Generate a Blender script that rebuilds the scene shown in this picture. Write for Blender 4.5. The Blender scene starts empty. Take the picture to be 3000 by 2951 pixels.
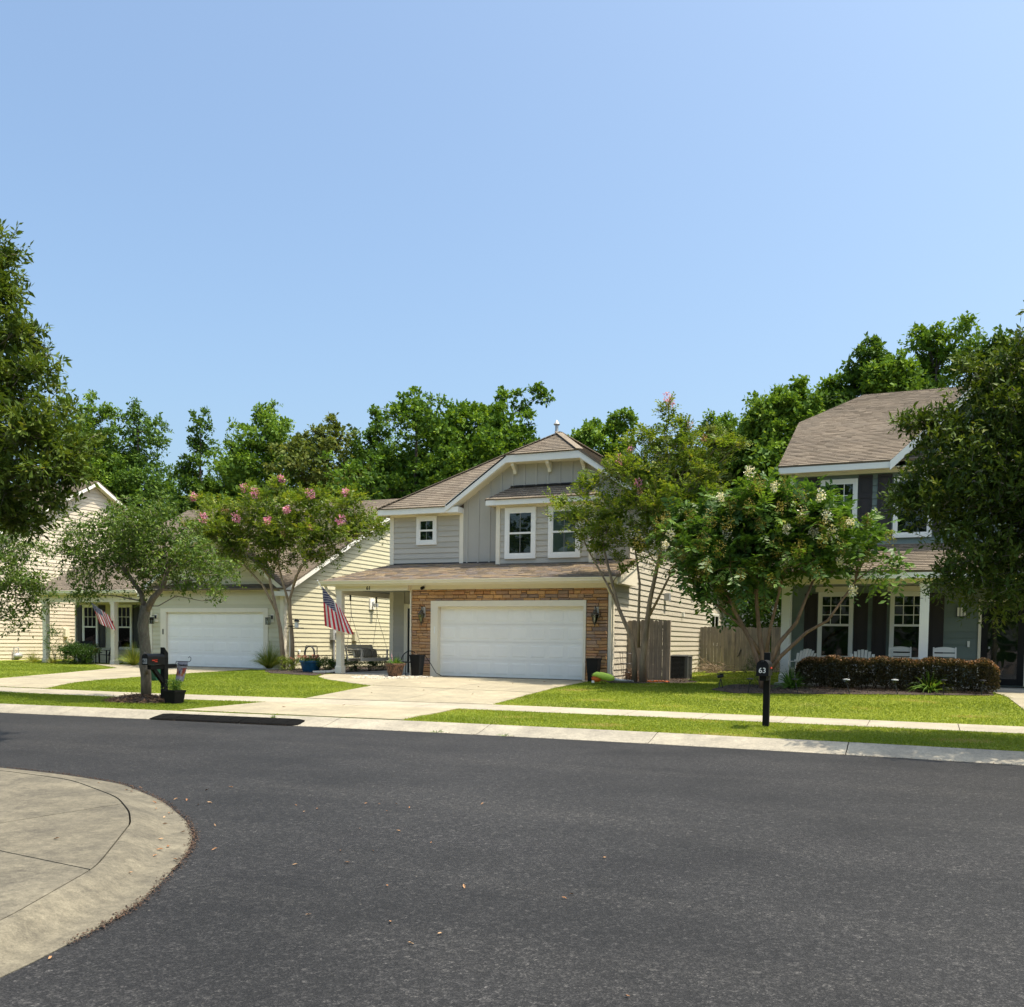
import bpy, bmesh, math, random
import numpy as np
from mathutils import Vector, Matrix

SC = bpy.context.scene
COL = SC.collection
rng = np.random.default_rng(11)
random.seed(11)
rad = math.radians

# ------------------------------------------------------------------ camera
YAW, PITCH, ROLL = rad(23.5258), rad(2.5317), rad(-0.7647)
EYE = 1.65
cam = bpy.data.cameras.new('camera')
cam.sensor_width = 36.0
cam.lens = 36.0 * 2773.0 / 3000.0
cam.shift_y = 524.5 / 3000.0
cam.clip_start = 0.05
cam.clip_end = 2000.0
cam_ob = bpy.data.objects.new('camera', cam)
COL.objects.link(cam_ob)
_f = Vector((-math.sin(YAW) * math.cos(PITCH), math.cos(YAW) * math.cos(PITCH), -math.sin(PITCH)))
_r = Vector((math.cos(YAW), math.sin(YAW), 0))
_d = _f.cross(_r)
_r2 = math.cos(ROLL) * _r + math.sin(ROLL) * _d
_d2 = -math.sin(ROLL) * _r + math.cos(ROLL) * _d
_m = Matrix.Identity(4)
for i in range(3):
    _m[i][0], _m[i][1], _m[i][2] = _r2[i], -_d2[i], -_f[i]
_m[2][3] = EYE
cam_ob.matrix_world = _m
SC.camera = cam_ob

# ------------------------------------------------------------------ sky, sun, exposure
SUN = Vector((0.39, 0.05, 1.0)).normalized()
world = bpy.data.worlds.new('World')
SC.world = world
world.use_nodes = True
wn = world.node_tree
wn.nodes.clear()
sky = wn.nodes.new('ShaderNodeTexSky')
sky.sky_type = 'NISHITA'
sky.sun_disc = False
sky.sun_elevation = math.asin(SUN.z)
sky.sun_rotation = math.atan2(SUN.x, SUN.y)
sky.altitude = 0
sky.air_density = 1.0
sky.dust_density = 5.0
sky.ozone_density = 2.0
bg = wn.nodes.new('ShaderNodeBackground')
bg.inputs[1].default_value = 0.115
wo = wn.nodes.new('ShaderNodeOutputWorld')
tint = wn.nodes.new('ShaderNodeMix')
tint.data_type = 'RGBA'
tint.blend_type = 'MULTIPLY'
tint.inputs[0].default_value = 1.0
tint.inputs[7].default_value = (.90, 1.0, 1.0, 1)
wn.links.new(sky.outputs[0], tint.inputs[6])
wn.links.new(tint.outputs[2], bg.inputs[0])
wn.links.new(bg.outputs[0], wo.inputs[0])
sl = bpy.data.lights.new('sun', 'SUN')
sl.energy = 2.85
sl.angle = rad(0.53)
sl.color = (1.0, 0.90, 0.74)
so = bpy.data.objects.new('sun', sl)
COL.objects.link(so)
so.rotation_euler = SUN.to_track_quat('Z', 'Y').to_euler()
so.location = (20, 5, 60)
SC.view_settings.view_transform = 'Standard'
SC.view_settings.look = 'None'
SC.view_settings.gamma = 1.0
SC.view_settings.exposure = 1.22
SC.view_settings.use_curve_mapping = False
try:
    SC.cycles.max_bounces = 4
    SC.cycles.transparent_max_bounces = 12
except Exception:
    pass

# ------------------------------------------------------------------ materials
MATS = {}


def nodes_of(name):
    m = bpy.data.materials.new(name)
    m.use_nodes = True
    nt = m.node_tree
    return m, nt, nt.nodes['Principled BSDF']


def N(nt, kind, **kw):
    n = nt.nodes.new(kind)
    for k, v in kw.items():
        setattr(n, k, v)
    return n


def mixc(nt, fac, a, b, blend='MIX'):
    n = N(nt, 'ShaderNodeMix', data_type='RGBA', blend_type=blend)
    for i, x in ((0, fac), (6, a), (7, b)):
        if hasattr(x, 'is_output'):
            nt.links.new(x, n.inputs[i])
        else:
            n.inputs[i].default_value = x if i == 0 else (*x, 1)
    return n.outputs[2]


def noise(nt, scale, detail=4, rough=.55, vec=None, stretch=None, obj=False):
    t = N(nt, 'ShaderNodeTexCoord')
    src = t.outputs['Object'] if obj else N(nt, 'ShaderNodeNewGeometry').outputs['Position']
    if vec is not None:
        src = vec
    if stretch:
        mp = N(nt, 'ShaderNodeMapping')
        mp.inputs['Scale'].default_value = stretch
        nt.links.new(src, mp.inputs[0])
        src = mp.outputs[0]
    n = N(nt, 'ShaderNodeTexNoise')
    n.inputs['Scale'].default_value = scale
    n.inputs['Detail'].default_value = detail
    n.inputs['Roughness'].default_value = rough
    nt.links.new(src, n.inputs['Vector'])
    return n.outputs['Fac']


def ramp(nt, fac, stops):
    r = N(nt, 'ShaderNodeValToRGB')
    nt.links.new(fac, r.inputs[0])
    e = r.color_ramp.elements
    while len(e) < len(stops):
        e.new(.5)
    for i, (p, c) in enumerate(stops):
        e[i].position = p
        e[i].color = (*c, 1) if len(c) == 3 else c
    return r.outputs[0]


def bump(nt, b, height, strength=.3, dist=.01):
    n = N(nt, 'ShaderNodeBump')
    n.inputs['Strength'].default_value = strength
    n.inputs['Distance'].default_value = dist
    nt.links.new(height, n.inputs['Height'])
    nt.links.new(n.outputs[0], b.inputs['Normal'])


def paint(name, c, rough=.55, var=.12, dirt=.25, dirtc=None, scale=1.3, bs=.15, rnd=.06, spec=.4, fine=60, stretch=None, metallic=0, lo=.52, hi=.78):
    """painted / cast surface: broad tone drift, weathering, per-piece drift, fine relief"""
    if name in MATS:
        return MATS[name]
    m, nt, b = nodes_of(name)
    c = np.array(c)
    n1 = noise(nt, scale, 5, .6)
    base = mixc(nt, n1, tuple(c * (1 - var)), tuple(np.minimum(c * (1 + var), 1)))
    n2 = noise(nt, scale * 3.7, 6, .7, stretch=stretch)
    f = ramp(nt, n2, [(lo, (0, 0, 0)), (hi, (dirt,) * 3)])
    base = mixc(nt, f, base, dirtc if dirtc is not None else tuple(c * .45))
    if rnd:
        oi = N(nt, 'ShaderNodeObjectInfo')
        rr = ramp(nt, oi.outputs['Random'], [(0, (1 - rnd,) * 3), (1, (1 + rnd,) * 3)])
        base = mixc(nt, 1.0, base, rr, 'MULTIPLY')
    nt.links.new(base, b.inputs['Base Color'])
    b.inputs['Roughness'].default_value = rough
    b.inputs['Specular IOR Level'].default_value = spec
    b.inputs['Metallic'].default_value = metallic
    bump(nt, b, noise(nt, fine, 3, .6), bs, .004)
    MATS[name] = m
    return m


def wood(name, c1, c2, stretch=(14, 14, .9), rough=.8):
    m, nt, b = nodes_of(name)
    oi = N(nt, 'ShaderNodeObjectInfo')
    geo = N(nt, 'ShaderNodeNewGeometry')
    add = N(nt, 'ShaderNodeVectorMath', operation='ADD')
    sc = N(nt, 'ShaderNodeVectorMath', operation='SCALE')
    cmb = N(nt, 'ShaderNodeCombineXYZ')
    for i in range(3):
        nt.links.new(oi.outputs['Random'], cmb.inputs[i])
    nt.links.new(cmb.outputs[0], sc.inputs[0])
    sc.inputs['Scale'].default_value = 37.0
    nt.links.new(geo.outputs['Position'], add.inputs[0])
    nt.links.new(sc.outputs[0], add.inputs[1])
    n1 = noise(nt, 2.2, 6, .65, vec=add.outputs[0], stretch=stretch)
    n2 = noise(nt, 1.1, 4, .6, vec=add.outputs[0])
    col = ramp(nt, n1, [(.3, c1), (.7, c2)])
    col = mixc(nt, 1.0, col, ramp(nt, n2, [(.25, (.6, .6, .62)), (.75, (1.15, 1.08, 1))]), 'MULTIPLY')
    rr = ramp(nt, oi.outputs['Random'], [(0, (.8, .8, .82)), (1, (1.15, 1.1, 1.05))])
    col = mixc(nt, 1.0, col, rr, 'MULTIPLY')
    nt.links.new(col, b.inputs['Base Color'])
    b.inputs['Roughness'].default_value = rough
    bump(nt, b, n1, .5, .006)
    MATS[name] = m
    return m


def leafmat(name, stops, trans=.35, rough=.45, spec=.3, gain=1.0):
    m, nt, b = nodes_of(name)
    stops = [(p, (min(c[0] * gain, .9), min(c[1] * gain, .9), min(c[2] * gain * .8, .9)) if gain != 1 else c) for p, c in stops]
    at = N(nt, 'ShaderNodeAttribute', attribute_name='tone')
    col = ramp(nt, at.outputs['Fac'], stops)
    nt.links.new(col, b.inputs['Base Color'])
    b.inputs['Roughness'].default_value = rough
    b.inputs['Specular IOR Level'].default_value = spec
    tr = N(nt, 'ShaderNodeBsdfTranslucent')
    tc = mixc(nt, 1.0, col, (1.25, 1.2, .55), 'MULTIPLY')
    nt.links.new(tc, tr.inputs[0])
    mx = N(nt, 'ShaderNodeMixShader')
    mx.inputs[0].default_value = trans
    nt.links.new(b.outputs[0], mx.inputs[1])
    nt.links.new(tr.outputs[0], mx.inputs[2])
    nt.links.new(mx.outputs[0], nt.nodes['Material Output'].inputs[0])
    MATS[name] = m
    return m


def asphalt():
    m, nt, b = nodes_of('asphalt')
    big = noise(nt, .30, 5, .6)
    mid = noise(nt, .9, 5, .6)
    strk = noise(nt, .5, 4, .6, stretch=(.25, 1.6, 1))
    col = ramp(nt, big, [(.36, (0.0090, 0.0089, 0.0092)), (.64, (0.0222, 0.0217, 0.0218))])
    col = mixc(nt, ramp(nt, mid, [(.45, (0, 0, 0)), (.8, (.7, .7, .7))]), col, (0.0269, 0.0264, 0.0265))
    col = mixc(nt, ramp(nt, strk, [(.5, (0, 0, 0)), (.75, (.75, .75, .75))]), col, (0.0328, 0.0316, 0.0304))
    geo = N(nt, 'ShaderNodeNewGeometry')
    vo = N(nt, 'ShaderNodeTexVoronoi')
    vo.inputs['Scale'].default_value = 105
    nt.links.new(geo.outputs['Position'], vo.inputs['Vector'])
    sp = ramp(nt, vo.outputs['Color'], [(.25, (.5, .5, .5)), (.55, (.82, .82, .82)), (.75, (1.45, 1.44, 1.42)), (.95, (2.8, 2.75, 2.65))])
    col = mixc(nt, 1.0, col, sp, 'MULTIPLY')
    vo3 = N(nt, 'ShaderNodeTexVoronoi')
    vo3.inputs['Scale'].default_value = 36
    nt.links.new(geo.outputs['Position'], vo3.inputs['Vector'])
    col = mixc(nt, 1.0, col, ramp(nt, vo3.outputs['Color'], [(.3, (.7, .7, .71)), (.62, (.98, .98, .98)), (.82, (1.35, 1.34, 1.32)), (.96, (2.3, 2.27, 2.2))]), 'MULTIPLY')
    n9 = noise(nt, 14, 4, .7)
    col = mixc(nt, 1.0, col, ramp(nt, n9, [(.35, (.8, .8, .8)), (.65, (1.2, 1.2, 1.2))]), 'MULTIPLY')
    vo2 = N(nt, 'ShaderNodeTexVoronoi')
    vo2.inputs['Scale'].default_value = 30
    nt.links.new(geo.outputs['Position'], vo2.inputs['Vector'])
    fl = ramp(nt, vo2.outputs['Color'], [(.93, (0, 0, 0)), (.97, (.7, .7, .7))])
    near = ramp(nt, vo2.outputs['Distance'], [(.16, (1, 1, 1)), (.28, (0, 0, 0))])
    fl = mixc(nt, 1.0, fl, near, 'MULTIPLY')
    col = mixc(nt, fl, col, (0.1656, 0.1518, 0.1280))
    # dust drifted against the kerb and a couple of fine cracks
    cr = N(nt, 'ShaderNodeTexVoronoi', feature='DISTANCE_TO_EDGE')
    cr.inputs['Scale'].default_value = .21
    wv = N(nt, 'ShaderNodeMapping')
    wv.inputs['Scale'].default_value = (.55, 1.25, 1)
    wv.inputs['Location'].default_value = (3.2, .4, 0)
    dn = N(nt, 'ShaderNodeTexNoise')
    dn.inputs['Scale'].default_value = 1.6
    dn.inputs['Detail'].default_value = 5
    nt.links.new(geo.outputs['Position'], dn.inputs['Vector'])
    da = N(nt, 'ShaderNodeVectorMath', operation='ADD')
    nt.links.new(geo.outputs['Position'], da.inputs[0])
    nt.links.new(dn.outputs['Color'], da.inputs[1])
    nt.links.new(da.outputs[0], wv.inputs[0])
    nt.links.new(wv.outputs[0], cr.inputs['Vector'])
    ck = ramp(nt, cr.outputs['Distance'], [(.0012, (.85,) * 3), (.0032, (0, 0, 0))])
    gate = ramp(nt, noise(nt, .35, 3, .5), [(.46, (0, 0, 0)), (.50, (1, 1, 1))])
    ck = mixc(nt, 1.0, ck, gate, 'MULTIPLY')
    col = mixc(nt, ck, col, (.018, .018, .018))
    nt.links.new(col, b.inputs['Base Color'])
    b.inputs['Roughness'].default_value = .78
    b.inputs['Specular IOR Level'].default_value = .35
    bump(nt, b, vo.outputs['Distance'], .6, .004)
    MATS['asphalt'] = m
    return m


def concrete(name, c, dark=.5, scale=.6, bs=.3):
    m, nt, b = nodes_of(name)
    c = np.array(c)
    oi = N(nt, 'ShaderNodeObjectInfo')
    n1 = noise(nt, scale, 6, .65)
    col = ramp(nt, n1, [(.28, tuple(c * .84)), (.7, tuple(c * 1.06))])
    n2 = noise(nt, scale * 4.5, 7, .75)
    col = mixc(nt, ramp(nt, n2, [(.48, (0, 0, 0)), (.75, (dark,) * 3)]), col, tuple(c * np.array([.62, .62, .62])))
    n4 = noise(nt, 2.3, 8, .8, stretch=(1, 2.6, 1))
    col = mixc(nt, ramp(nt, n4, [(.6, (0, 0, 0)), (.72, (dark * .8,) * 3)]), col, tuple(c * np.array([.5, .5, .52])))
    n5 = noise(nt, scale * 2.2, 12, .82)
    k5 = dark * .55
    col = mixc(nt, 1.0, col, ramp(nt, n5, [(.38, (1 - k5, 1 - k5, 1 - k5 * .95)), (.62, (1 + k5 * .45, 1 + k5 * .42, 1 + k5 * .35))]), 'MULTIPLY')
    n3 = noise(nt, 90, 3, .7)
    col = mixc(nt, 1.0, col, ramp(nt, n3, [(.35, (.80, .80, .80)), (.65, (1.14, 1.14, 1.14))]), 'MULTIPLY')
    n6 = noise(nt, 22, 6, .75)
    col = mixc(nt, 1.0, col, ramp(nt, n6, [(.36, (1 - dark * .3,) * 3), (.6, (1 + dark * .08,) * 3)]), 'MULTIPLY')
    col = mixc(nt, 1.0, col, ramp(nt, oi.outputs['Random'], [(0, (.965, .97, .98)), (1, (1.03, 1.025, 1.015))]), 'MULTIPLY')
    nt.links.new(col, b.inputs['Base Color'])
    b.inputs['Roughness'].default_value = .85
    b.inputs['Specular IOR Level'].default_value = .25
    bump(nt, b, n3, bs, .004)
    MATS[name] = m
    return m


def piece_mat(name, stops, rough=.85, bs=.5, fine=40, coat=0):
    """many small pieces (stones, shingles): colour by the piece's own 'tone' or object random"""
    m, nt, b = nodes_of(name)
    at = N(nt, 'ShaderNodeAttribute', attribute_name='tone')
    oi = N(nt, 'ShaderNodeObjectInfo')
    mx = N(nt, 'ShaderNodeMath', operation='ADD')
    nt.links.new(at.outputs['Fac'], mx.inputs[0])
    # pieces that are objects of their own carry no tone; their object random stands in
    gt = N(nt, 'ShaderNodeMath', operation='LESS_THAN')
    gt.inputs[1].default_value = .001
    nt.links.new(at.outputs['Fac'], gt.inputs[0])
    ml = N(nt, 'ShaderNodeMath', operation='MULTIPLY')
    nt.links.new(gt.outputs[0], ml.inputs[0])
    nt.links.new(oi.outputs['Random'], ml.inputs[1])
    nt.links.new(ml.outputs[0], mx.inputs[1])
    col = ramp(nt, mx.outputs[0], stops)
    n1 = noise(nt, fine, 5, .7)
    col = mixc(nt, 1.0, col, ramp(nt, n1, [(.3, (.72, .72, .72)), (.7, (1.22, 1.2, 1.18))]), 'MULTIPLY')
    n2 = noise(nt, .8, 5, .6)
    col = mixc(nt, 1.0, col, ramp(nt, n2, [(.3, (.84, .85, .86)), (.7, (1.1, 1.08, 1.06))]), 'MULTIPLY')
    nt.links.new(col, b.inputs['Base Color'])
    b.inputs['Roughness'].default_value = rough
    b.inputs['Specular IOR Level'].default_value = .25
    bump(nt, b, n1, bs, .01)
    MATS[name] = m
    return m


def glassmat(name, tint=(.9, .95, .93), refl=1.0):
    m, nt, b = nodes_of(name)
    nt.nodes.remove(b)
    tr = N(nt, 'ShaderNodeBsdfTransparent')
    tr.inputs[0].default_value = (*tint, 1)
    gl = N(nt, 'ShaderNodeBsdfGlossy')
    gl.inputs['Roughness'].default_value = .015
    fr = N(nt, 'ShaderNodeFresnel')
    fr.inputs[0].default_value = 1.55
    k = N(nt, 'ShaderNodeMath', operation='MULTIPLY')
    k.inputs[1].default_value = refl
    nt.links.new(fr.outputs[0], k.inputs[0])
    wob = N(nt, 'ShaderNodeBump')
    wob.inputs['Strength'].default_value = .04
    wob.inputs['Distance'].default_value = .05
    nt.links.new(noise(nt, 2.4, 1, .4), wob.inputs['Height'])
    nt.links.new(wob.outputs[0], gl.inputs['Normal'])
    mx = N(nt, 'ShaderNodeMixShader')
    nt.links.new(k.outputs[0], mx.inputs[0])
    nt.links.new(tr.outputs[0], mx.inputs[1])
    nt.links.new(gl.outputs[0], mx.inputs[2])
    nt.links.new(mx.outputs[0], nt.nodes['Material Output'].inputs[0])
    MATS[name] = m
    return m


asphalt()
concrete('drive_concrete', (.365, .322, .228), .42)
concrete('walk_concrete', (.38, .342, .262), .32)
concrete('kerb_concrete', (.35, .32, .255), .5)
concrete('old_concrete', (.175, .157, .116), .75, .9)
concrete('block_concrete', (.42, .40, .36), .35)
GREY = paint('grey_paint', (.48, .445, .37), .6, .08, .18, stretch=(.5, .5, 3))
GREYLIT = paint('grey_paint_lit', (.55, .50, .405), .6, .06, .2, stretch=(.5, .5, 3))  # same grey wall paint, lightened to put the sun into the side wall's colour
GREYB = paint('grey_batten_paint', (.46, .43, .365), .6, .06, .12)
TRIM = paint('trim_paint', (.80, .73, .58), .5, .05, .15, rnd=.03)
WHITE = paint('white_paint', (.84, .82, .75), .45, .04, .10, rnd=.03)
DOORW = paint('garage_door_white', (.90, .88, .81), .45, .04, .08, rnd=.02, bs=.08)
SAGE = paint('sage_paint', (.58, .54, .375), .6, .06, .14, stretch=(.5, .5, 3))
PEACH = paint('peach_paint', (.63, .55, .44), .6, .06, .14, stretch=(.5, .5, 3))
TEAL = paint('teal_paint', (.165, .205, .18), .6, .08, .15, stretch=(.5, .5, 3))
SHUT = paint('shutter_brown', (.034, .028, .026), .6, .1, .1)
SHUTB = paint('shutter_black', (.017, .017, .019), .5, .1, .1)
BLACKP = paint('black_plastic', (.011, .011, .011), .5, .15, .2, (.03, .03, .03), bs=.1, spec=.2)
RUBBER = paint('rubber', (.008, .008, .008), .85, .2, .3, (.02, .019, .018), bs=.4, fine=110, spec=.03)
BLACKW = paint('black_stained_wood', (.012, .0115, .011), .75, .2, .3, (.035, .03, .026), bs=.4, spec=.15)
DARKMET = paint('dark_metal', (.03, .03, .032), .4, .15, .2, (.08, .07, .05), metallic=.4)
BRONZE = paint('aged_bronze', (.10, .085, .06), .45, .2, .3, metallic=.5)
GALV = paint('galvanised', (.42, .43, .43), .45, .12, .2, metallic=.3)
ACGREY = paint('ac_grey', (.11, .115, .11), .5, .1, .2)
DARKROOM = paint('dark_interior', (.012, .014, .013), .9, .2, 0)
ROOMG = paint('green_interior', (.030, .042, .034), .9, .2, 0)
BLIND = paint('blind', (.20, .21, .20), .6, .05, 0)
BLINDD = paint('dark_blind', (.045, .05, .046), .6, .05, 0)
SHADE = paint('roller_shade', (.19, .215, .19), .7, .05, 0)
SWINGG = paint('swing_grey', (.46, .42, .36), .6, .1, .25)
BLUEP = paint('blue_glaze', (.018, .105, .20), .3, .2, .25, (.06, .10, .12), bs=.1)
TERRA = paint('terracotta', (.28, .09, .045), .8, .15, .2)
BROWNPOT = paint('brown_pot', (.20, .105, .06), .7, .25, 1.0, (.028, .02, .016), scale=4.5, bs=.5, lo=.44, hi=.56)
GREENBIN = paint('bin_green', (.012, .075, .052), .45, .1, .15)
RED = paint('red_plastic', (.55, .05, .025), .5, .1, .1)
ORANGE = paint('orange_plastic', (.75, .16, .03), .45, .1, .1)
LIME = paint('lime_fabric', (.52, .72, .10), .7, .08, .1)
CREAMCH = paint('chair_white', (.76, .73, .66), .5, .05, .1)
PORCHF = paint('porch_floor', (.36, .34, .30), .7, .1, .2)
CEIL = paint('porch_ceiling', (.42, .42, .38), .7, .05, .05)
HOSE = paint('hose', (.10, .095, .085), .6, .2, .2)
ROPE = paint('chain', (.22, .20, .17), .6, .2, .2, metallic=.3)
GOLDY = paint('dry_grass', (.30, .23, .10), .8, .2, .2)
GLASS = glassmat('window_glass')
STORM = glassmat('storm_glass', (.75, .78, .78), 2.2)
FENCEW = wood('fence_wood', (.20, .18, .15), (.36, .33, .275))
BARKOAK = wood('oak_bark', (.11, .098, .076), (.27, .24, .19), (9, 9, 2.5), .95)
BARKCR = wood('crape_bark', (.22, .16, .095), (.46, .36, .24), (6, 6, 1.2), .7)
BARKC2 = wood('crape_bark_dark', (.12, .07, .045), (.32, .22, .145), (6, 6, 1.2), .7)
BARKD = wood('bark_dark', (.05, .042, .034), (.12, .10, .08), (6, 6, 1.2), .95)
STONE = piece_mat('ledge_stone', [(0, (0.382, 0.190, 0.090)), (.18, (0.561, 0.311, 0.135)), (.38, (0.446, 0.265, 0.146)), (.55, (0.637, 0.368, 0.158)), (.72, (0.510, 0.322, 0.192)),
                                 (.86, (0.306, 0.218, 0.169)), (1, (0.586, 0.299, 0.146))], .9, .7, 28)
MORTAR = paint('mortar', (.10, .072, .05), .95, .2, .3)
SHINGLE = piece_mat('shingle', [(0, (.145, .118, .09)), (.3, (.195, .162, .125)), (.6, (.175, .146, .112)), (.8, (.222, .185, .142)), (1, (.158, .132, .105))], .95, .8, 70)
SHINGLE2 = piece_mat('shingle_mixed', [(0, (.13, .11, .09)), (.25, (.27, .21, .14)), (.45, (.19, .165, .15)), (.65, (.33, .25, .15)), (.85, (.22, .195, .18)), (1, (.29, .205, .135))], .95, .8, 70)
PEBBLE = piece_mat('pebbles', [(0, (.42, .36, .26)), (.4, (.62, .57, .44)), (.7, (.70, .66, .56)), (1, (.36, .32, .27))], .7, .2, 30)
MULCH = piece_mat('mulch_chip', [(0, (.028, .018, .013)), (.4, (.065, .040, .027)), (.75, (.11, .07, .048)), (1, (.17, .125, .09))], .95, .6, 60)
LITTER = piece_mat('pine_straw', [(0, (.10, .055, .03)), (.5, (.20, .12, .07)), (1, (.30, .20, .12))], .95, .4, 60)
SOIL = paint('soil', (.045, .032, .024), .95, .3, .5, (.02, .015, .012), scale=4, bs=.9, fine=30)
DRYLEAF = piece_mat('dry_leaf', [(0, (.22, .11, .055)), (.4, (.36, .20, .10)), (.75, (.46, .31, .18)), (1, (.14, .08, .045))], .8, .3, 40)
MOSS = leafmat('hanging_moss', [(0, (.14, .145, .10)), (1, (.26, .26, .19))], .2, .8)
G = lambda *c: c
L_OAK = leafmat('oak_leaf', [(0, (.030, .055, .012)), (.45, (.058, .095, .016)), (.85, (.105, .140, .022)), (1, (.15, .15, .035))], .25, .5, .18, gain=1.3)
L_SOAK = leafmat('small_oak_leaf', [(0, (.030, .058, .014)), (.5, (.062, .108, .022)), (.9, (.115, .16, .035)), (1, (.19, .21, .08))], .28, .5, .15, gain=1.4)
L_CRA = leafmat('crape_leaf', [(0, (.045, .078, .012)), (.5, (.085, .13, .018)), (.85, (.155, .18, .025)), (1, (.19, .17, .035))], .4, .42, gain=1.6)
L_CRC = leafmat('white_crape_leaf', [(0, (.022, .055, .014)), (.5, (.05, .10, .020)), (.88, (.10, .165, .03)), (1, (.17, .17, .04))], .35, .45, .3, gain=1.55)
L_BG = [leafmat('wood_leaf_%d' % i, s, .28, .55, .15, gain=1.9) for i, s in enumerate([
    [(0, (.022, .048, .012)), (.6, (.045, .085, .016)), (1, (.085, .13, .025))],
    [(0, (.040, .078, .016)), (.6, (.075, .13, .020)), (1, (.13, .18, .035))],
    [(0, (.040, .060, .018)), (.6, (.075, .095, .026)), (1, (.13, .135, .045))],
    [(0, (.020, .046, .010)), (.55, (.052, .10, .014)), (1, (.13, .19, .022))]])]
L_SHRUB = leafmat('shrub_leaf', [(0, (.022, .05, .012)), (.6, (.05, .10, .02)), (1, (.11, .18, .035))], .3, .4, gain=1.2)
L_LIME = leafmat('lime_leaf', [(0, (.10, .15, .02)), (1, (.26, .30, .04))], .4, .45)
L_HEDGE = leafmat('hedge_leaf', [(0, (.030, .030, .013)), (.45, (.062, .054, .022)), (.72, (.10, .075, .032)), (.9, (.26, .14, .075)), (1, (.40, .22, .12))], .15, .5)
L_BLADE = leafmat('strap_leaf', [(0, (.03, .075, .015)), (.7, (.075, .15, .025)), (1, (.20, .24, .05))], .35, .4, gain=1.45)
L_MUHLY = leafmat('fountain_leaf', [(0, (.06, .10, .015)), (.6, (.13, .17, .025)), (1, (.28, .25, .08))], .4, .5, gain=1.45)
L_GRASS = leafmat('lawn_blade', [(0, (.080, .125, .014)), (.4, (.135, .185, .026)), (.72, (.20, .255, .033)), (.88, (.27, .255, .075)), (1, (.34, .265, .14))], .4, .55, .2, gain=1.15)
L_PINK = leafmat('pink_blossom', [(0, (.55, .16, .36)), (.6, (.75, .30, .52)), (1, (.85, .52, .66))], .35, .6)
L_FADED = leafmat('faded_blossom', [(0, (.38, .19, .13)), (1, (.55, .33, .27))], .35, .6)
L_WHITE = leafmat('white_blossom', [(0, (.58, .52, .36)), (1, (.80, .78, .66))], .3, .6)
L_SEED = leafmat('seed_panicle', [(0, (.13, .11, .016)), (.6, (.215, .18, .03)), (1, (.30, .26, .06))], .25, .6)
L_RED = leafmat('red_blossom', [(0, (.30, .07, .05)), (.6, (.5, .16, .12)), (1, (.55, .30, .16))], .3, .6)
L_DRY = leafmat('dry_stem', [(0, (.16, .11, .07)), (1, (.34, .26, .18))], .1, .8)

# ------------------------------------------------------------------ geometry helpers
BASE = {}


def tag(o, label=None, cat=None, group=None, kind=None):
    for k, v in (('label', label), ('category', cat), ('group', group), ('kind', kind)):
        if v:
            o[k] = v
    return o


def thing(name, label, cat, loc, rotz=0.0, group=None):
    o = bpy.data.objects.new(name, None)
    o.empty_display_size = .1
    COL.objects.link(o)
    o.location = loc
    o.rotation_euler = (0, 0, rotz)
    BASE[o.name] = Vector(loc)
    return tag(o, label, cat, group)


def struct_root(name, loc=(0, 0, 0)):
    o = bpy.data.objects.new(name, None)
    COL.objects.link(o)
    o.location = loc
    BASE[o.name] = Vector(loc)
    o['kind'] = 'structure'
    return o


def link(name, me, mat, parent=None, base=None):
    o = bpy.data.objects.new(name, me)
    COL.objects.link(o)
    if mat is not None and not me.materials:
        me.materials.append(MATS[mat] if isinstance(mat, str) else mat)
    if parent is not None:
        o.parent = parent
        BASE[o.name] = BASE.get(parent.name, Vector())
    return o


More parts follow.
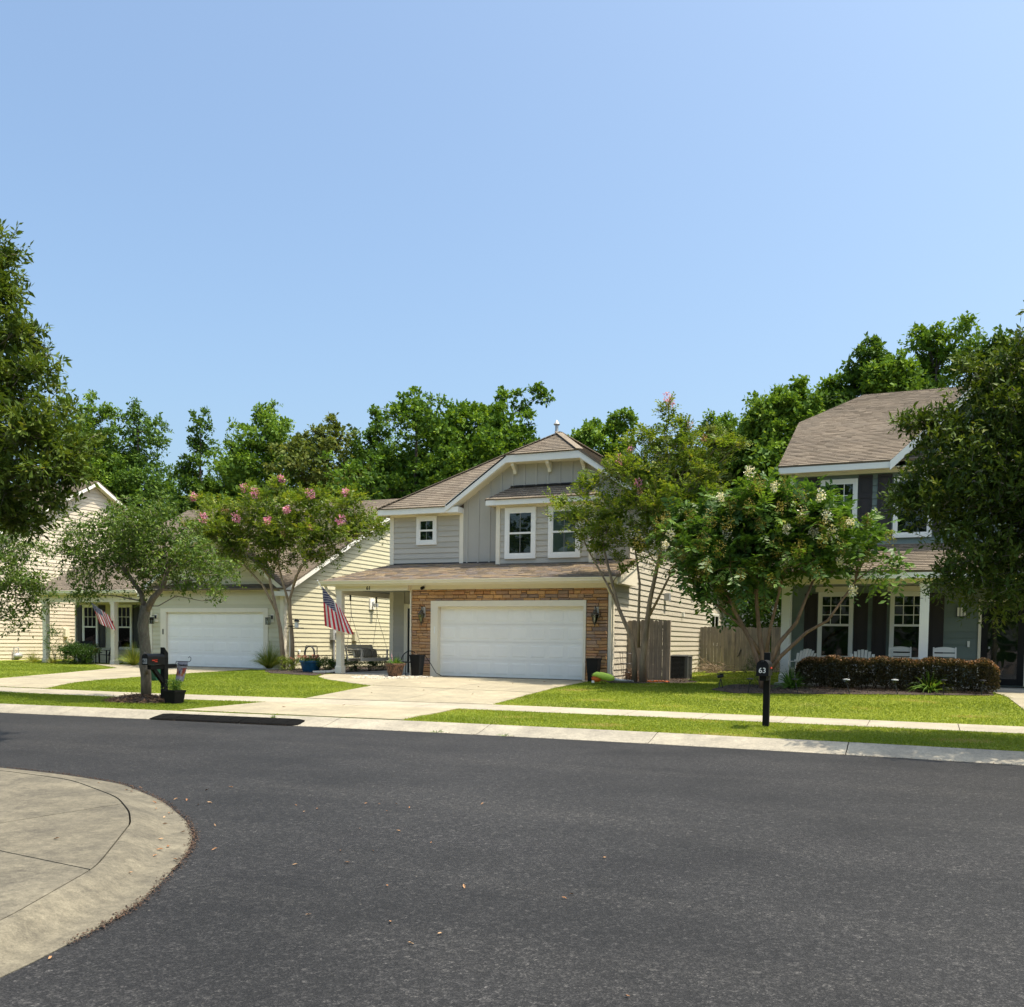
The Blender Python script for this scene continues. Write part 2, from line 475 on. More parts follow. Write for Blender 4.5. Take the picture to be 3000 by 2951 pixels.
class MB:
    def __init__(s):
        s.v, s.f, s.t = [], [], []

    def add(s, vs, fs, tone=None):
        n = len(s.v)
        s.v += [tuple(v) for v in vs]
        s.f += [tuple(i + n for i in f) for f in fs]
        if tone is not None:
            s.t += [tone] * len(fs)
        return s

    def hexa(s, p, tone=None):
        return s.add(p, [(0, 3, 2, 1), (4, 5, 6, 7), (0, 1, 5, 4), (1, 2, 6, 5), (2, 3, 7, 6), (3, 0, 4, 7)], tone)

    def box(s, x0, x1, y0, y1, z0, z1, tone=None):
        return s.hexa([(x0, y0, z0), (x1, y0, z0), (x1, y1, z0), (x0, y1, z0), (x0, y0, z1), (x1, y0, z1), (x1, y1, z1), (x0, y1, z1)], tone)

    def taper(s, c, w0, d0, w1, d1, z0, z1):
        x, y = c
        return s.hexa([(x - w0, y - d0, z0), (x + w0, y - d0, z0), (x + w0, y + d0, z0), (x - w0, y + d0, z0),
                       (x - w1, y - d1, z1), (x + w1, y - d1, z1), (x + w1, y + d1, z1), (x - w1, y + d1, z1)])

    def beam(s, a, b, w, h, up=(0, 0, 1)):
        a, b = Vector(a), Vector(b)
        d = (b - a).normalized()
        u = Vector(up)
        if abs(d.dot(u)) > .98:
            u = Vector((0, 1, 0))
        x = d.cross(u).normalized() * (w / 2)
        z = x.cross(d).normalized() * (h / 2)
        return s.hexa([a - x - z, a + x - z, a + x + z, a - x + z, b - x - z, b + x - z, b + x + z, b - x + z])

    def prism(s, poly, vec):
        n = len(poly)
        v = Vector(vec)
        vs = [Vector(p) for p in poly] + [Vector(p) + v for p in poly]
        fs = [tuple(range(n - 1, -1, -1)), tuple(range(n, 2 * n))] + [(i, (i + 1) % n, n + (i + 1) % n, n + i) for i in range(n)]
        return s.add(vs, fs)

    def tube(s, pts, r, n=7, cap=True, tone=None):
        pts = [Vector(p) for p in pts]
        if not hasattr(r, '__len__'):
            r = [r] * len(pts)
        k = len(pts)
        base = len(s.v)
        prev = None
        for i, p in enumerate(pts):
            d = (pts[min(i + 1, k - 1)] - pts[max(i - 1, 0)])
            d = d.normalized() if d.length > 1e-9 else Vector((0, 0, 1))
            if prev is None:
                ref = Vector((1, 0, 0)) if abs(d.z) > .9 else Vector((0, 0, 1))
                x = d.cross(ref).normalized()
            else:
                x = (prev - d * prev.dot(d)).normalized()
            prev = x
            y = d.cross(x)
            for j in range(n):
                a = 2 * math.pi * j / n
                s.v.append(tuple(p + (x * math.cos(a) + y * math.sin(a)) * r[i]))
        nf = 0
        for i in range(k - 1):
            for j in range(n):
                s.f.append((base + i * n + j, base + i * n + (j + 1) % n, base + (i + 1) * n + (j + 1) % n, base + (i + 1) * n + j))
                nf += 1
        if cap:
            s.f.append(tuple(base + j for j in range(n))[::-1])
            s.f.append(tuple(base + (k - 1) * n + j for j in range(n)))
            nf += 2
        if tone is not None:
            s.t += [tone] * nf
        return s

    def lathe(s, prof, c=(0, 0, 0), n=20):
        base = len(s.v)
        for r, z in prof:
            for j in range(n):
                a = 2 * math.pi * j / n
                s.v.append((c[0] + r * math.cos(a), c[1] + r * math.sin(a), c[2] + z))
        for i in range(len(prof) - 1):
            for j in range(n):
                s.f.append((base + i * n + j, base + i * n + (j + 1) % n, base + (i + 1) * n + (j + 1) % n, base + (i + 1) * n + j))
        s.f.append(tuple(base + j for j in range(n))[::-1])
        s.f.append(tuple(base + (len(prof) - 1) * n + j for j in range(n)))
        return s

    def build(s, name, mat, parent=None, smooth=False, local=False, bevel=0, **kw):
        me = bpy.data.meshes.new(name)
        b = BASE.get(parent.name, Vector()) if (parent is not None and not local) else Vector()
        me.from_pydata([(v[0] - b[0], v[1] - b[1], v[2] - b[2]) for v in s.v], [], s.f)
        if len(s.t) == len(s.f) and s.t:
            a = me.attributes.new('tone', 'FLOAT', 'FACE')
            a.data.foreach_set('value', np.array(s.t, dtype=np.float32))
        bm = bmesh.new()
        bm.from_mesh(me)
        bmesh.ops.recalc_face_normals(bm, faces=bm.faces)
        if bevel:
            bmesh.ops.bevel(bm, geom=[e for e in bm.edges if e.is_manifold and e.calc_face_angle(0) > .5], offset=bevel, segments=2, affect='EDGES', profile=.5)
        bm.to_mesh(me)
        bm.free()
        if smooth:
            me.polygons.foreach_set('use_smooth', np.ones(len(me.polygons), bool))
            if smooth != 'all':
                try:
                    me.set_sharp_from_angle(angle=rad(40))
                except Exception:
                    pass
        me.update()
        o = link(name, me, mat, parent)
        if kw:
            tag(o, **kw)
        return o


def fastmesh(name, V, tris_per, F, tone=None):
    """V (n,3) float, F (m,k) int with equal sized faces"""
    me = bpy.data.meshes.new(name)
    V = np.ascontiguousarray(V, dtype=np.float32)
    F = np.ascontiguousarray(F, dtype=np.int32)
    k = F.shape[1]
    me.vertices.add(len(V))
    me.vertices.foreach_set('co', V.ravel())
    me.loops.add(F.size)
    me.loops.foreach_set('vertex_index', F.ravel())
    me.polygons.add(len(F))
    me.polygons.foreach_set('loop_start', np.arange(0, F.size, k, dtype=np.int32))
    me.polygons.foreach_set('loop_total', np.full(len(F), k, dtype=np.int32))
    if tone is not None:
        a = me.attributes.new('tone', 'FLOAT', 'FACE')
        a.data.foreach_set('value', np.ascontiguousarray(tone, dtype=np.float32))
    me.update(calc_edges=True)
    return me


def nrm(a):
    return a / np.maximum(np.linalg.norm(a, axis=-1, keepdims=True), 1e-9)


def leaf_mesh(name, pos, d, nor, L, W, tone, mat, parent, fold=.12, widest=.5, **kw):
    """leaf blades: base, two sides, tip -> two triangles each, slightly folded along the midrib"""
    pos = np.asarray(pos) - np.array(BASE.get(parent.name, Vector()) if parent is not None else (0, 0, 0))
    n = len(pos)
    d = nrm(d)
    side = nrm(np.cross(d, nor))
    nn = np.cross(side, d)
    L = np.broadcast_to(np.asarray(L, float).reshape(-1, 1), (n, 1))
    W = np.broadcast_to(np.asarray(W, float).reshape(-1, 1), (n, 1))
    mid = pos + d * L * widest
    V = np.empty((n, 4, 3))
    V[:, 0] = pos
    V[:, 1] = mid + side * W * .5 + nn * W * fold
    V[:, 2] = pos + d * L
    V[:, 3] = mid - side * W * .5 + nn * W * fold
    i = np.arange(n)[:, None] * 4
    F = np.concatenate([i + np.array([[0, 1, 2]]), i + np.array([[0, 2, 3]])], 1).reshape(-1, 3)
    me = fastmesh(name, V.reshape(-1, 3), 2, F, np.repeat(np.clip(tone, .002, 1), 2))
    o = link(name, me, mat, parent)
    if kw:
        tag(o, **kw)
    return o


def rdir(n):
    return nrm(rng.normal(size=(n, 3)))


def text(name, s, size, mat, parent, origin, ux=(1, 0, 0), uz=(0, 0, 1), depth=.004, align='CENTER', shear=0, weight=0):
    cu = bpy.data.curves.new(name, 'FONT')
    cu.body = s
    cu.size = size
    cu.extrude = depth / 2
    cu.offset = weight
    cu.shear = shear
    cu.align_x = align
    cu.align_y = 'CENTER'
    t = bpy.data.objects.new(name, cu)
    COL.objects.link(t)
    bpy.context.view_layer.update()
    me = bpy.data.meshes.new_from_object(t)
    bpy.data.objects.remove(t)
    bpy.data.curves.remove(cu)
    me.name = name
    ux, uz = Vector(ux).normalized(), Vector(uz).normalized()
    un = ux.cross(uz)
    b = BASE.get(parent.name, Vector()) if parent is not None else Vector()
    m = Matrix.Identity(4)
    for i in range(3):
        m[i][0], m[i][1], m[i][2], m[i][3] = ux[i], uz[i], un[i], origin[i] - b[i]
    me.transform(m)
    me.materials.clear()
    return link(name, me, mat, parent)


class Fr:
    """a wall face: u runs along it, w is height, d stands off it"""

    def __init__(s, o, ux, ud):
        s.o, s.ux, s.ud = Vector(o), Vector(ux), Vector(ud)

    def __call__(s, u, w, d=0):
        return s.o + s.ux * u + Vector((0, 0, w)) + s.ud * d


def fbox(mb, fr, u0, u1, w0, w1, d0, d1):
    return mb.hexa([fr(u0, w0, d0), fr(u1, w0, d0), fr(u1, w0, d1), fr(u0, w0, d1), fr(u0, w1, d0), fr(u1, w1, d0), fr(u1, w1, d1), fr(u0, w1, d1)])


def clip(poly, a, b, c):
    """keep the part of a 2d polygon where a*x+b*y>=c"""
    out = []
    n = len(poly)
    for i in range(n):
        p, q = poly[i], poly[(i + 1) % n]
        fp, fq = a * p[0] + b * p[1] - c, a * q[0] + b * q[1] - c
        if fp >= 0:
            out.append(p)
        if (fp >= 0) != (fq >= 0):
            t = fp / (fp - fq)
            out.append((p[0] + (q[0] - p[0]) * t, p[1] + (q[1] - p[1]) * t))
    return out


def siding(parent, fr, poly, mat, expo=.18, name='plank', w_start=None, lip=.026):
    w0 = min(p[1] for p in poly) if w_start is None else w_start
    w1 = max(p[1] for p in poly)
    k = 0
    while w0 + k * expo < w1 - .01:
        a, b = w0 + k * expo, min(w0 + (k + 1) * expo, w1)
        q = clip(clip(poly, 0, 1, a), 0, -1, -b)
        k += 1
        if len(q) < 3:
            continue
        ua, ub = min(p[0] for p in q), max(p[0] for p in q)
        cuts = [ua - 1]
        if ub - ua > 4.2:
            x_ = ua + random.uniform(.8, 3.4)
            while x_ < ub - .5:
                cuts.append(x_)
                x_ += 3.66
        cuts.append(ub + 1)
        for c0, c1 in zip(cuts[:-1], cuts[1:]):
            q1 = clip(clip(q, 1, 0, c0 + .0015), -1, 0, -(c1 - .0015))
            n = len(q1)
            if n < 3:
                continue
            sag = random.uniform(-.0018, .0018)
            mb = MB()
            out = [fr(u, w, lip + sag - (lip - .003) * (w - a) / expo) for u, w in q1]
            back = [fr(u, w, 0) for u, w in q1]
            mb.add(out + back, [tuple(range(n)), tuple(range(2 * n - 1, n - 1, -1))] + [(i, n + i, n + (i + 1) % n, (i + 1) % n) for i in range(n)])
            mb.build(name, mat, parent)


_TAB = {}


def roof_plane(parent, poly, mat, expo=.14, tab=.30, thick=.05, singles=0, name='shingles', over=True):
    """poly: 3d corners, first edge is the eave; lays shingle tabs in courses on a thin deck"""
    P = [Vector(p) for p in poly]
    e = (P[1] - P[0]).normalized()
    nn = Vector((0, 0, 0))
    for i in range(1, len(P) - 1):
        nn += (P[i] - P[0]).cross(P[i + 1] - P[0])
    nn.normalize()
    if nn.z < 0:
        nn = -nn
    up = nn.cross(e)
    if up.z < 0:
        up = -up
    mb = MB()
    mb.prism([p - nn * thick for p in P], nn * (thick - .002))
    deck = mb.build('roof', mat if over else TRIM, parent)
    q2 = [((p - P[0]).dot(e), (p - P[0]).dot(up)) for p in P]
    bmax = max(p[1] for p in q2)
    amin, amax = min(p[0] for p in q2), max(p[0] for p in q2)
    sm = MB()
    cand = []
    k = 0
    # keep polygon winding consistent for clipping (any winding works)
    while k * expo < bmax:
        b0, b1 = k * expo - (.03 if k == 0 else 0), (k + 1) * expo
        row = clip(clip(q2, 0, 1, b0 if k else -.001), 0, -1, -b1)
        a = amin - random.random() * tab
        while a < amax:
            w = tab * random.choice((.5, .75, 1, 1, 1.2, 1.4))
            cell = clip(clip(row, 1, 0, a + .004), -1, 0, -(a + w - .004)) if len(row) > 2 else []
            if len(cell) > 2:
                h = .012 + .008 * random.random()
                full = len(cell) == 4 and abs(min(c[0] for c in cell) - a - .004) < 1e-4 and abs(max(c[0] for c in cell) - a - w + .004) < 1e-4 and abs(max(c[1] for c in cell) - b1) < 1e-4
                if full and singles > len(cand):
                    cand.append((a, w, b0, b1, h))
                else:
                    n = len(cell)
                    top = [P[0] + e * c[0] + up * c[1] + nn * (.003 + h * (1 - (c[1] - b0) / expo)) for c in cell]
                    bot = [P[0] + e * c[0] + up * c[1] for c in cell]
                    sm.add(top + bot, [tuple(range(n))] + [(i, n + i, n + (i + 1) % n, (i + 1) % n) for i in range(n)], random.uniform(.01, 1))
            a += w
        k += 1
    if sm.f:
        sm.build(name, mat, deck, kind='stuff')
    b = BASE.get(parent.name, Vector())
    for a, w, b0, b1, h in cand:
        key = (round(w, 3), mat.name)
        if key not in _TAB:
            m2 = MB()
            m2.hexa([(0, 0, 0), (w - .008, 0, 0), (w - .008, expo, 0), (0, expo, 0), (0, 0, .017), (w - .008, 0, .017), (w - .008, expo, .004), (0, expo, .004)])
            me = bpy.data.meshes.new('shingle')
            me.from_pydata(m2.v, [], m2.f)
            me.materials.append(mat)
            _TAB[key] = me
        o = bpy.data.objects.new('shingle', _TAB[key])
        COL.objects.link(o)
        o.parent = deck
        mt = Matrix.Identity(4)
        org = P[0] + e * (a + .004) + up * b0 + nn * .001 - b
        for i in range(3):
            mt[i][0], mt[i][1], mt[i][2], mt[i][3] = e[i], up[i], nn[i], org[i]
        o.matrix_local = mt
    return deck


def window(parent, fr, u0, u1, w0, w1, trim=.11, cols=2, rows=1, split=.5, back=None, blinds=None, shade=None, tm=None, sill=True, lower_grid=False, glass=None, single=False, sash=.055):
    tm = tm or WHITE
    D1 = .072
    mb = MB()
    fbox(mb, fr, u0, u1, w1 - trim, w1, 0, D1)
    fbox(mb, fr, u0, u1, w0, w0 + trim, 0, D1)
    fbox(mb, fr, u0, u0 + trim, w0 + trim, w1 - trim, 0, D1 - .002)
    fbox(mb, fr, u1 - trim, u1, w0 + trim, w1 - trim, 0, D1 - .002)
    a, b, c, d = u0 + trim, u1 - trim, w0 + trim, w1 - trim
    win = mb.build('window', tm, parent)
    bk = MB()
    fbox(bk, fr, a, b, c, d, .028, .031)
    bk.build('interior', back or DARKROOM, win)
    wm = c + (d - c) * split
    sa = MB()
    s = sash
    if single:
        fbox(sa, fr, (a + b) / 2 - .03, (a + b) / 2 + .03, c, d, .032, .062)
        fbox(sa, fr, a, b, c, c + s * .8, .032, .060)
        fbox(sa, fr, a, b, d - s * .8, d, .032, .060)
    else:
        fbox(sa, fr, a, b, wm - .03, wm + .03, .032, .066)
        fbox(sa, fr, a, b, c, c + s, .032, .055)
        fbox(sa, fr, a, b, d - s, d, .032, .06)
        fbox(sa, fr, a, a + s * .7, c + s, d - s, .032, .058)
        fbox(sa, fr, b - s * .7, b, c + s, d - s, .032, .058)
    sa.build('sash', tm, win)
    mu = MB()
    zones = [(wm + .03, d - s)] + ([(c + s, wm - .03)] if lower_grid else [])
    for z0, z1 in zones:
        for i in range(1, cols):
            x = a + (b - a) * i / cols
            fbox(mu, fr, x - .010, x + .010, z0, z1, .050, .057)
        for j in range(1, rows):
            z = z0 + (z1 - z0) * j / rows
            fbox(mu, fr, a + s * .7, b - s * .7, z - .010, z + .010, .050, .0565)
    if mu.f and not single:
        mu.build('muntin', tm if back is not None or rows > 1 else BLIND, win)
    if blinds is not None:
        z = c + s + .01
        sm = MB()
        fbox(sm, fr, a + .03, b - .03, 0, .007, .036, .046)
        while z < d - s:
            o = MB()
            o.hexa([fr(a + .03, z, .034), fr(b - .03, z, .034), fr(b - .03, z - .012, .043), fr(a + .03, z - .012, .043),
                    fr(a + .03, z + .004, .034), fr(b - .03, z + .004, .034), fr(b - .03, z - .008, .043), fr(a + .03, z - .008, .043)])
            o.build('blind_slat', blinds, win)
            z += .05
    if shade is not None:
        o = MB()
        fbox(o, fr, a + .02, b - .02, c + .02, d - .02, .034, .038)
        o.build('roller_shade', shade, win)
    for z0, z1 in (((c, d),) if single else ((c + s, wm - .03), (wm + .03, d - s))):
        p = MB()
        fbox(p, fr, a + .02, b - .02, z0, z1, .047, .049)
        p.build('pane', glass or GLASS, win)
    return win


def shutter(parent, fr, u0, u1, w0, w1, mat, panels=2):
    mb = MB()
    fbox(mb, fr, u0, u1, w0, w1, .028, .0341)
    h = (w1 - w0) / panels
    for k in range(panels):
        z0, z1 = w0 + k * h, w0 + (k + 1) * h
        fbox(mb, fr, u0 + .001, u1 - .001, z0 + .001, z0 + .06, .034, .05)
        fbox(mb, fr, u0 + .001, u1 - .001, z1 - .06, z1 - .001, .034, .05)
        fbox(mb, fr, u0 + .001, u0 + .05, z0 + .06, z1 - .06, .034, .049)
        fbox(mb, fr, u1 - .05, u1 - .001, z0 + .06, z1 - .06, .034, .049)
        fbox(mb, fr, u0 + .085, u1 - .085, z0 + .10, z1 - .10, .034, .044)
    return mb.build('shutter', mat, parent)


def garage_door(parent, fr, u0, u1, w0, w1, cols=8, rows=4, plain=False):
    mb = MB()
    fbox(mb, fr, u0, u1, w0, w1, 0, .02)
    door = mb.build('garage_door', DOORW, parent)
    rh = (w1 - w0) / rows
    cw = (u1 - u0) / cols
    for r in range(rows):
        z0, z1 = w0 + r * rh + .004, w0 + (r + 1) * rh - .004
        s = MB()
        fbox(s, fr, u0 + .005, u1 - .005, z0, z1, .02, .045)
        sec = s.build('door_section', DOORW, door)
        for c in range(cols):
            x0, x1 = u0 + c * cw + .07, u0 + (c + 1) * cw - .07
            p = MB()
            i = .035
            zz0, zz1 = z0 + .09, z1 - .09
            o4 = [(x0, zz0), (x1, zz0), (x1, zz1), (x0, zz1)]
            i4 = [(x0 + i, zz0 + i), (x1 - i, zz0 + i), (x1 - i, zz1 - i), (x0 + i, zz1 - i)]
            vs = [fr(u, w, .0455) for u, w in o4] + [fr(u, w, .053) for u, w in i4]
            p.add(vs, [(4, 5, 6, 7)] + [(k, (k + 1) % 4, 4 + (k + 1) % 4, 4 + k) for k in range(4)])
            p.build('panel', DOORW, door)
    h = MB()
    fbox(h, fr, u0, u1, w0 - .012, w0 + .012, .02, .05)
    h.build('bottom_seal', RUBBER, door)
    return door


# ------------------------------------------------------------------ lie of the land
KERB = [(-60, 6.8), (-40, 10.5), (-30, 12.2), (-24, 13.1), (-17.7, 13.84), (-14.1, 14.23), (-10.6, 14.58), (-7.6, 14.82), (-4.1, 14.98), (-1, 15.0), (1.3, 14.95), (6, 14.7), (14, 14.1), (40, 11.5)]
SWB = [(-60, 15), (-40, 16.6), (-24, 17.75), (-17.85, 17.95), (-13.5, 18.5), (-8.8, 19.1), (-5, 19.25), (1.7, 19.3), (14, 19.2), (40, 18)]
KX, KY = zip(*KERB)
SX, SY = zip(*SWB)
KW = .65


def kerb_y(x):
    return np.interp(x, KX, KY)


def swb_y(x):
    return np.interp(x, SX, SY)


def terr(X, Y):
    X, Y = np.asarray(X, float), np.asarray(Y, float)
    k, s = kerb_y(X), swb_y(X)
    g = np.interp(X, (-23, -20, -9, -5), (.017, .037, .037, .057))
    c = np.interp(X, (-23, -20, -9, -5), (.42, .48, .48, .55))
    a = .13 * (Y - k) / KW
    b = .13 + .09 * (Y - k - KW) / np.maximum(s - k - KW, .1)
    d = np.minimum(c, .22 + g * (Y - s))
    return np.where(Y < k, 0., np.where(Y < k + KW, a, np.where(Y < s, b, d)))


def gz(x, y):
    return float(terr(x, y))


def grid_mesh(name, X, Y, Z, mat, parent=None, kind=None, thick=0):
    n, m = X.shape
    b = np.array(BASE.get(parent.name, Vector()) if parent is not None else (0, 0, 0))
    V = np.stack([X, Y, Z], -1).reshape(-1, 3) - b
    i, j = np.meshgrid(np.arange(n - 1), np.arange(m - 1), indexing='ij')
    a = (i * m + j).ravel()
    F = np.stack([a, a + m, a + m + 1, a + 1], 1)
    if thick:
        nv = len(V)
        V = np.concatenate([V, V - np.array([0, 0, thick])])
        loop = [k for k in range(m)] + [k * m + m - 1 for k in range(1, n)] + [(n - 1) * m + k for k in range(m - 2, -1, -1)] + [k * m for k in range(n - 2, 0, -1)]
        loop = np.array(loop)
        nx = np.roll(loop, -1)
        F = np.concatenate([F, np.stack([loop, nx, nx + nv, loop + nv], 1)])
    me = fastmesh(name, V, 0, F)
    bm = bmesh.new()
    bm.from_mesh(me)
    bmesh.ops.recalc_face_normals(bm, faces=bm.faces)
    s = sum((f.normal.z for f in bm.faces))
    if s < 0:
        bmesh.ops.reverse_faces(bm, faces=bm.faces)
    bm.to_mesh(me)
    bm.free()
    me.set_sharp_from_angle(angle=rad(35))
    o = link(name, me, mat, parent)
    if kind:
        o['kind'] = kind
    return o


def resample(pts, n):
    p = np.array(pts, float)
    d = np.concatenate([[0], np.cumsum(np.linalg.norm(np.diff(p, axis=0), axis=1))])
    t = np.linspace(0, d[-1], n)
    return np.stack([np.interp(t, d, p[:, 0]), np.interp(t, d, p[:, 1])], 1)


def strip(name, A, B, n, m, dz, mat, parent=None, kind=None, thick=0, zf=None, t0=0, t1=1, s0=0, s1=1):
    """sheet between polylines A and B (same parameter), following the ground"""
    A, B = resample(A, 200), resample(B, 200)
    ti = np.linspace(s0, s1, n) * 199
    Ai = np.stack([np.interp(ti, np.arange(200), A[:, k]) for k in (0, 1)], 1)
    Bi = np.stack([np.interp(ti, np.arange(200), B[:, k]) for k in (0, 1)], 1)
    w = np.linspace(t0, t1, m)[None, :, None]
    Q = Ai[:, None] * (1 - w) + Bi[:, None] * w
    Z = (terr(Q[..., 0], Q[..., 1]) if zf is None else zf(Q[..., 0], Q[..., 1], w[..., 0] + 0 * Q[..., 0])) + dz
    return grid_mesh(name, Q[..., 0], Q[..., 1], Z, mat, parent, kind, thick)


# ------------------------------------------------------------------ ground, road, kerb, pavements
xs = np.unique(np.concatenate([np.linspace(-400, -60, 10), np.linspace(-60, 30, 181), np.linspace(30, 400, 12)]))
ys = np.unique(np.concatenate([np.linspace(-300, -20, 8), np.linspace(-20, 60, 161), np.linspace(60, 900, 16)]))
XX, YY = np.meshgrid(xs, ys, indexing='ij')
grid_mesh('ground', XX, YY, terr(XX, YY) - .07 - .05 * (YY < kerb_y(XX) + .5), SOIL, None, 'structure')
rx = np.linspace(-60, 40, 101)
strip('road', [(x, -25) for x in rx], [(x, float(kerb_y(x)) + .012) for x in rx], 101, 30, 0, 'asphalt', None, 'structure', zf=lambda X, Y, w: 0 * X)


def kerb_prof(w):
    return np.interp(w, (0, .08, .25, .5, .75, .92, 1), (.004, .012, .028, .062, .104, .128, .134))


kerb = struct_root('kerb')
x = -59.0
while x < 38:
    L = 3.05
    px = np.linspace(x + .008, x + L - .008, 8)
    A = [(a, float(kerb_y(a))) for a in px]
    B = [(a, float(kerb_y(a)) + KW) for a in px]
    strip('kerb_section', A, B, 8, 9, 0, 'kerb_concrete', kerb, zf=lambda X, Y, w: kerb_prof(w), thick=.12)
    x += L
walk = struct_root('sidewalk')
SWW = 1.2
x = -45.0
while x < 25:
    L = 1.52
    px = np.linspace(x + .007, x + L - .007, 4)
    A = [(a, float(swb_y(a)) - SWW) for a in px]
    B = [(a, float(swb_y(a))) for a in px]
    strip('slab', A, B, 4, 4, .006, 'walk_concrete', walk, thick=.06)
    x += L


def dedge(pts):
    return pts


D61L = [(-13.95, 15.02), (-13.62, 17.0), (-13.38, 18.6), (-13.87, 22.2), (-14.15, 24.5), (-14.45, 26.75)]
D61R = [(-8.95, 15.38), (-9.0, 17.9), (-8.78, 19.05), (-9.08, 23.6), (-9.02, 25.0), (-8.95, 26.75)]
drive = struct_root('driveway')


def cut(pl, y0, y1):
    q = np.array(pl, float)
    yy = np.linspace(y0, y1, 9)
    return [(float(np.interp(y, q[:, 1], q[:, 0])), y) for y in yy]


def mid(P, Q, t):
    return [(a[0] + (b[0] - a[0]) * t, a[1] + (b[1] - a[1]) * t) for a, b in zip(P, Q)]


def rows61(y0l, y1l, y0r, y1r, ts):
    P, Q = cut(D61L, y0l, y1l), cut(D61R, y0r, y1r)
    for t0, t1 in zip(ts[:-1], ts[1:]):
        strip('slab', mid(P, Q, t0), mid(P, Q, t1), 8, 5, .014, 'drive_concrete', drive, thick=.08, s0=.004, s1=.996, t0=.003, t1=.997)


rows61(15.02 + 0, 17.28, 15.42, 17.85, (0, .5, 1))
rows61(18.53, 22.3, 19.07, 22.2, (0, .5, 1))
rows61(22.32, 26.75, 22.22, 26.75, (0, .5, 1))
# front walk of the middle house, swept from the driveway round to the porch
path1 = struct_root('path')
strip('slab', [(-13.88, 22.22), (-14.0, 23.3), (-14.15, 24.5), (-14.3, 25.6), (-14.42, 26.72)], [(-13.95, 22.2), (-16.4, 23.65), (-17.15, 24.4), (-17.55, 25.3), (-17.75, 26.72)], 14, 8, .013, 'drive_concrete', path1, thick=.08, t0=.004)
d59 = struct_root('driveway')
L59 = [(-25.9, 17.72), (-26.1, 20.4), (-27.3, 24), (-28.5, 27.4), (-29.2, 30.0)]
R59 = [(-21.2, 17.92), (-22.6, 20.2), (-23.3, 22.9), (-23.55, 26), (-23.6, 30.0)]
for s0, s1 in ((0, .3), (.3, .62), (.62, 1)):
    for t0, t1 in ((0, .5), (.5, 1)):
        strip('slab', L59, R59, 8, 5, .014, 'drive_concrete', d59, thick=.08, s0=s0 + .002, s1=s1 - .002, t0=t0 + .002, t1=t1 - .002)
strip('slab', [(-26.6, 13.5), (-26.0, 16.5)], [(-21.6, 13.95), (-21.3, 16.62)], 6, 5, .014, 'drive_concrete', d59, thick=.08)
path2 = struct_root('path')
strip('slab', [(-28.45, 27.3), (-29.9, 28.2), (-31.6, 29.2), (-33.2, 29.95)], [(-29.15, 29.98), (-30.0, 29.98), (-31.8, 29.98), (-33.2, 29.99)], 8, 5, .013, 'drive_concrete', path2, thick=.08)
path3 = struct_root('path')
strip('slab', [(1.5, 26.2), (1.55, 25.2), (1.75, 24.5), (1.9, 22), (1.9, 19.34)], [(3.4, 26.2), (3.4, 25.2), (3.4, 24.4), (3.3, 22), (3.3, 19.34)], 12, 5, .013, 'drive_concrete', path3, thick=.08)

# near street corner: gutter, rolled kerb and the slabs of the corner ramp
OUT = [(-24, 7.6), (-14, 8.1), (-10.4, 8.13), (-9.29, 8.07), (-8.13, 7.86), (-6.94, 7.23), (-6.0, 6.54), (-5.47, 6.04), (-5.05, 5.5), (-4.42, 4.45), (-4.23, 3.95), (-4.0, 3.11), (-3.85, 1), (-3.8, -8)]
INN = [(-24, 6.9), (-14, 7.4), (-10.5, 7.42), (-9.3, 7.40), (-8.24, 7.28), (-6.98, 6.70), (-6.31, 6.19), (-5.9, 5.80), (-5.63, 5.45), (-4.98, 4.6), (-4.75, 4.1), (-4.42, 3.38), (-4.4, 1), (-4.4, -8)]
corner = struct_root('kerb')


def smoothpl(pts, n):
    p = np.array(pts, float)
    t = np.arange(len(p))
    tt = np.linspace(0, len(p) - 1, n)
    q = np.stack([np.interp(tt, t, p[:, 0]), np.interp(tt, t, p[:, 1])], 1)
    for _ in range(6):
        q[1:-1] = .25 * q[:-2] + .5 * q[1:-1] + .25 * q[2:]
    return q


o2, i2 = smoothpl(OUT, 131), smoothpl(INN, 131)
wv = np.linspace(0, 1, 12)
zprof = np.interp(wv, (0, .06, .3, .42, .7, .92, 1), (.004, .010, .012, .022, .085, .118, .12))
for a, b in ((0, 36), (36, 62), (62, 90), (90, 130)):
    Q = o2[a:b + 1, None] * (1 - wv[None, :, None]) + i2[a:b + 1, None] * wv[None, :, None]
    lam = np.linspace(0, 1, b - a + 1)[:, None]
    grid_mesh('kerb_section', Q[..., 0], Q[..., 1], zprof[None, :] + 0 * Q[..., 0], 'old_concrete', corner, thick=.1)
ramp_ = struct_root('sidewalk')
inn2 = [tuple(p) for p in i2[4:-4]]


def shrink(pts, d):
    p = np.array(pts)
    t = np.gradient(p, axis=0)
    n = np.stack([t[:, 1], -t[:, 0]], 1)
    n = n / np.linalg.norm(n, axis=1, keepdims=True)
    return p + n * d


inner = [tuple(p) for p in shrink(inn2, .014)]
cen = (-9.5, -2.0)
whole = inner + [(-5.6, -8), (-24, -8)]
for cl in ([(-1, .144, 7.606)], [(1, -.144, -7.590), (.118, 1, 3.947)], [(1, -.144, -7.590), (-.118, -1, -3.933)]):
    q = list(whole)
    for a, b, c in cl:
        q = clip(q, a, b, c)
    if len(q) > 2:
        MB().prism([(p[0], p[1], .02) for p in q], (0, 0, .098)).build('slab', 'old_concrete', ramp_)

# ------------------------------------------------------------------ the middle house, number 61
def front(y):
    return Fr((0, y, 0), (1, 0, 0), (0, -1, 0))


def rightside(x):
    return Fr((x, 0, 0), (0, 1, 0), (1, 0, 0))


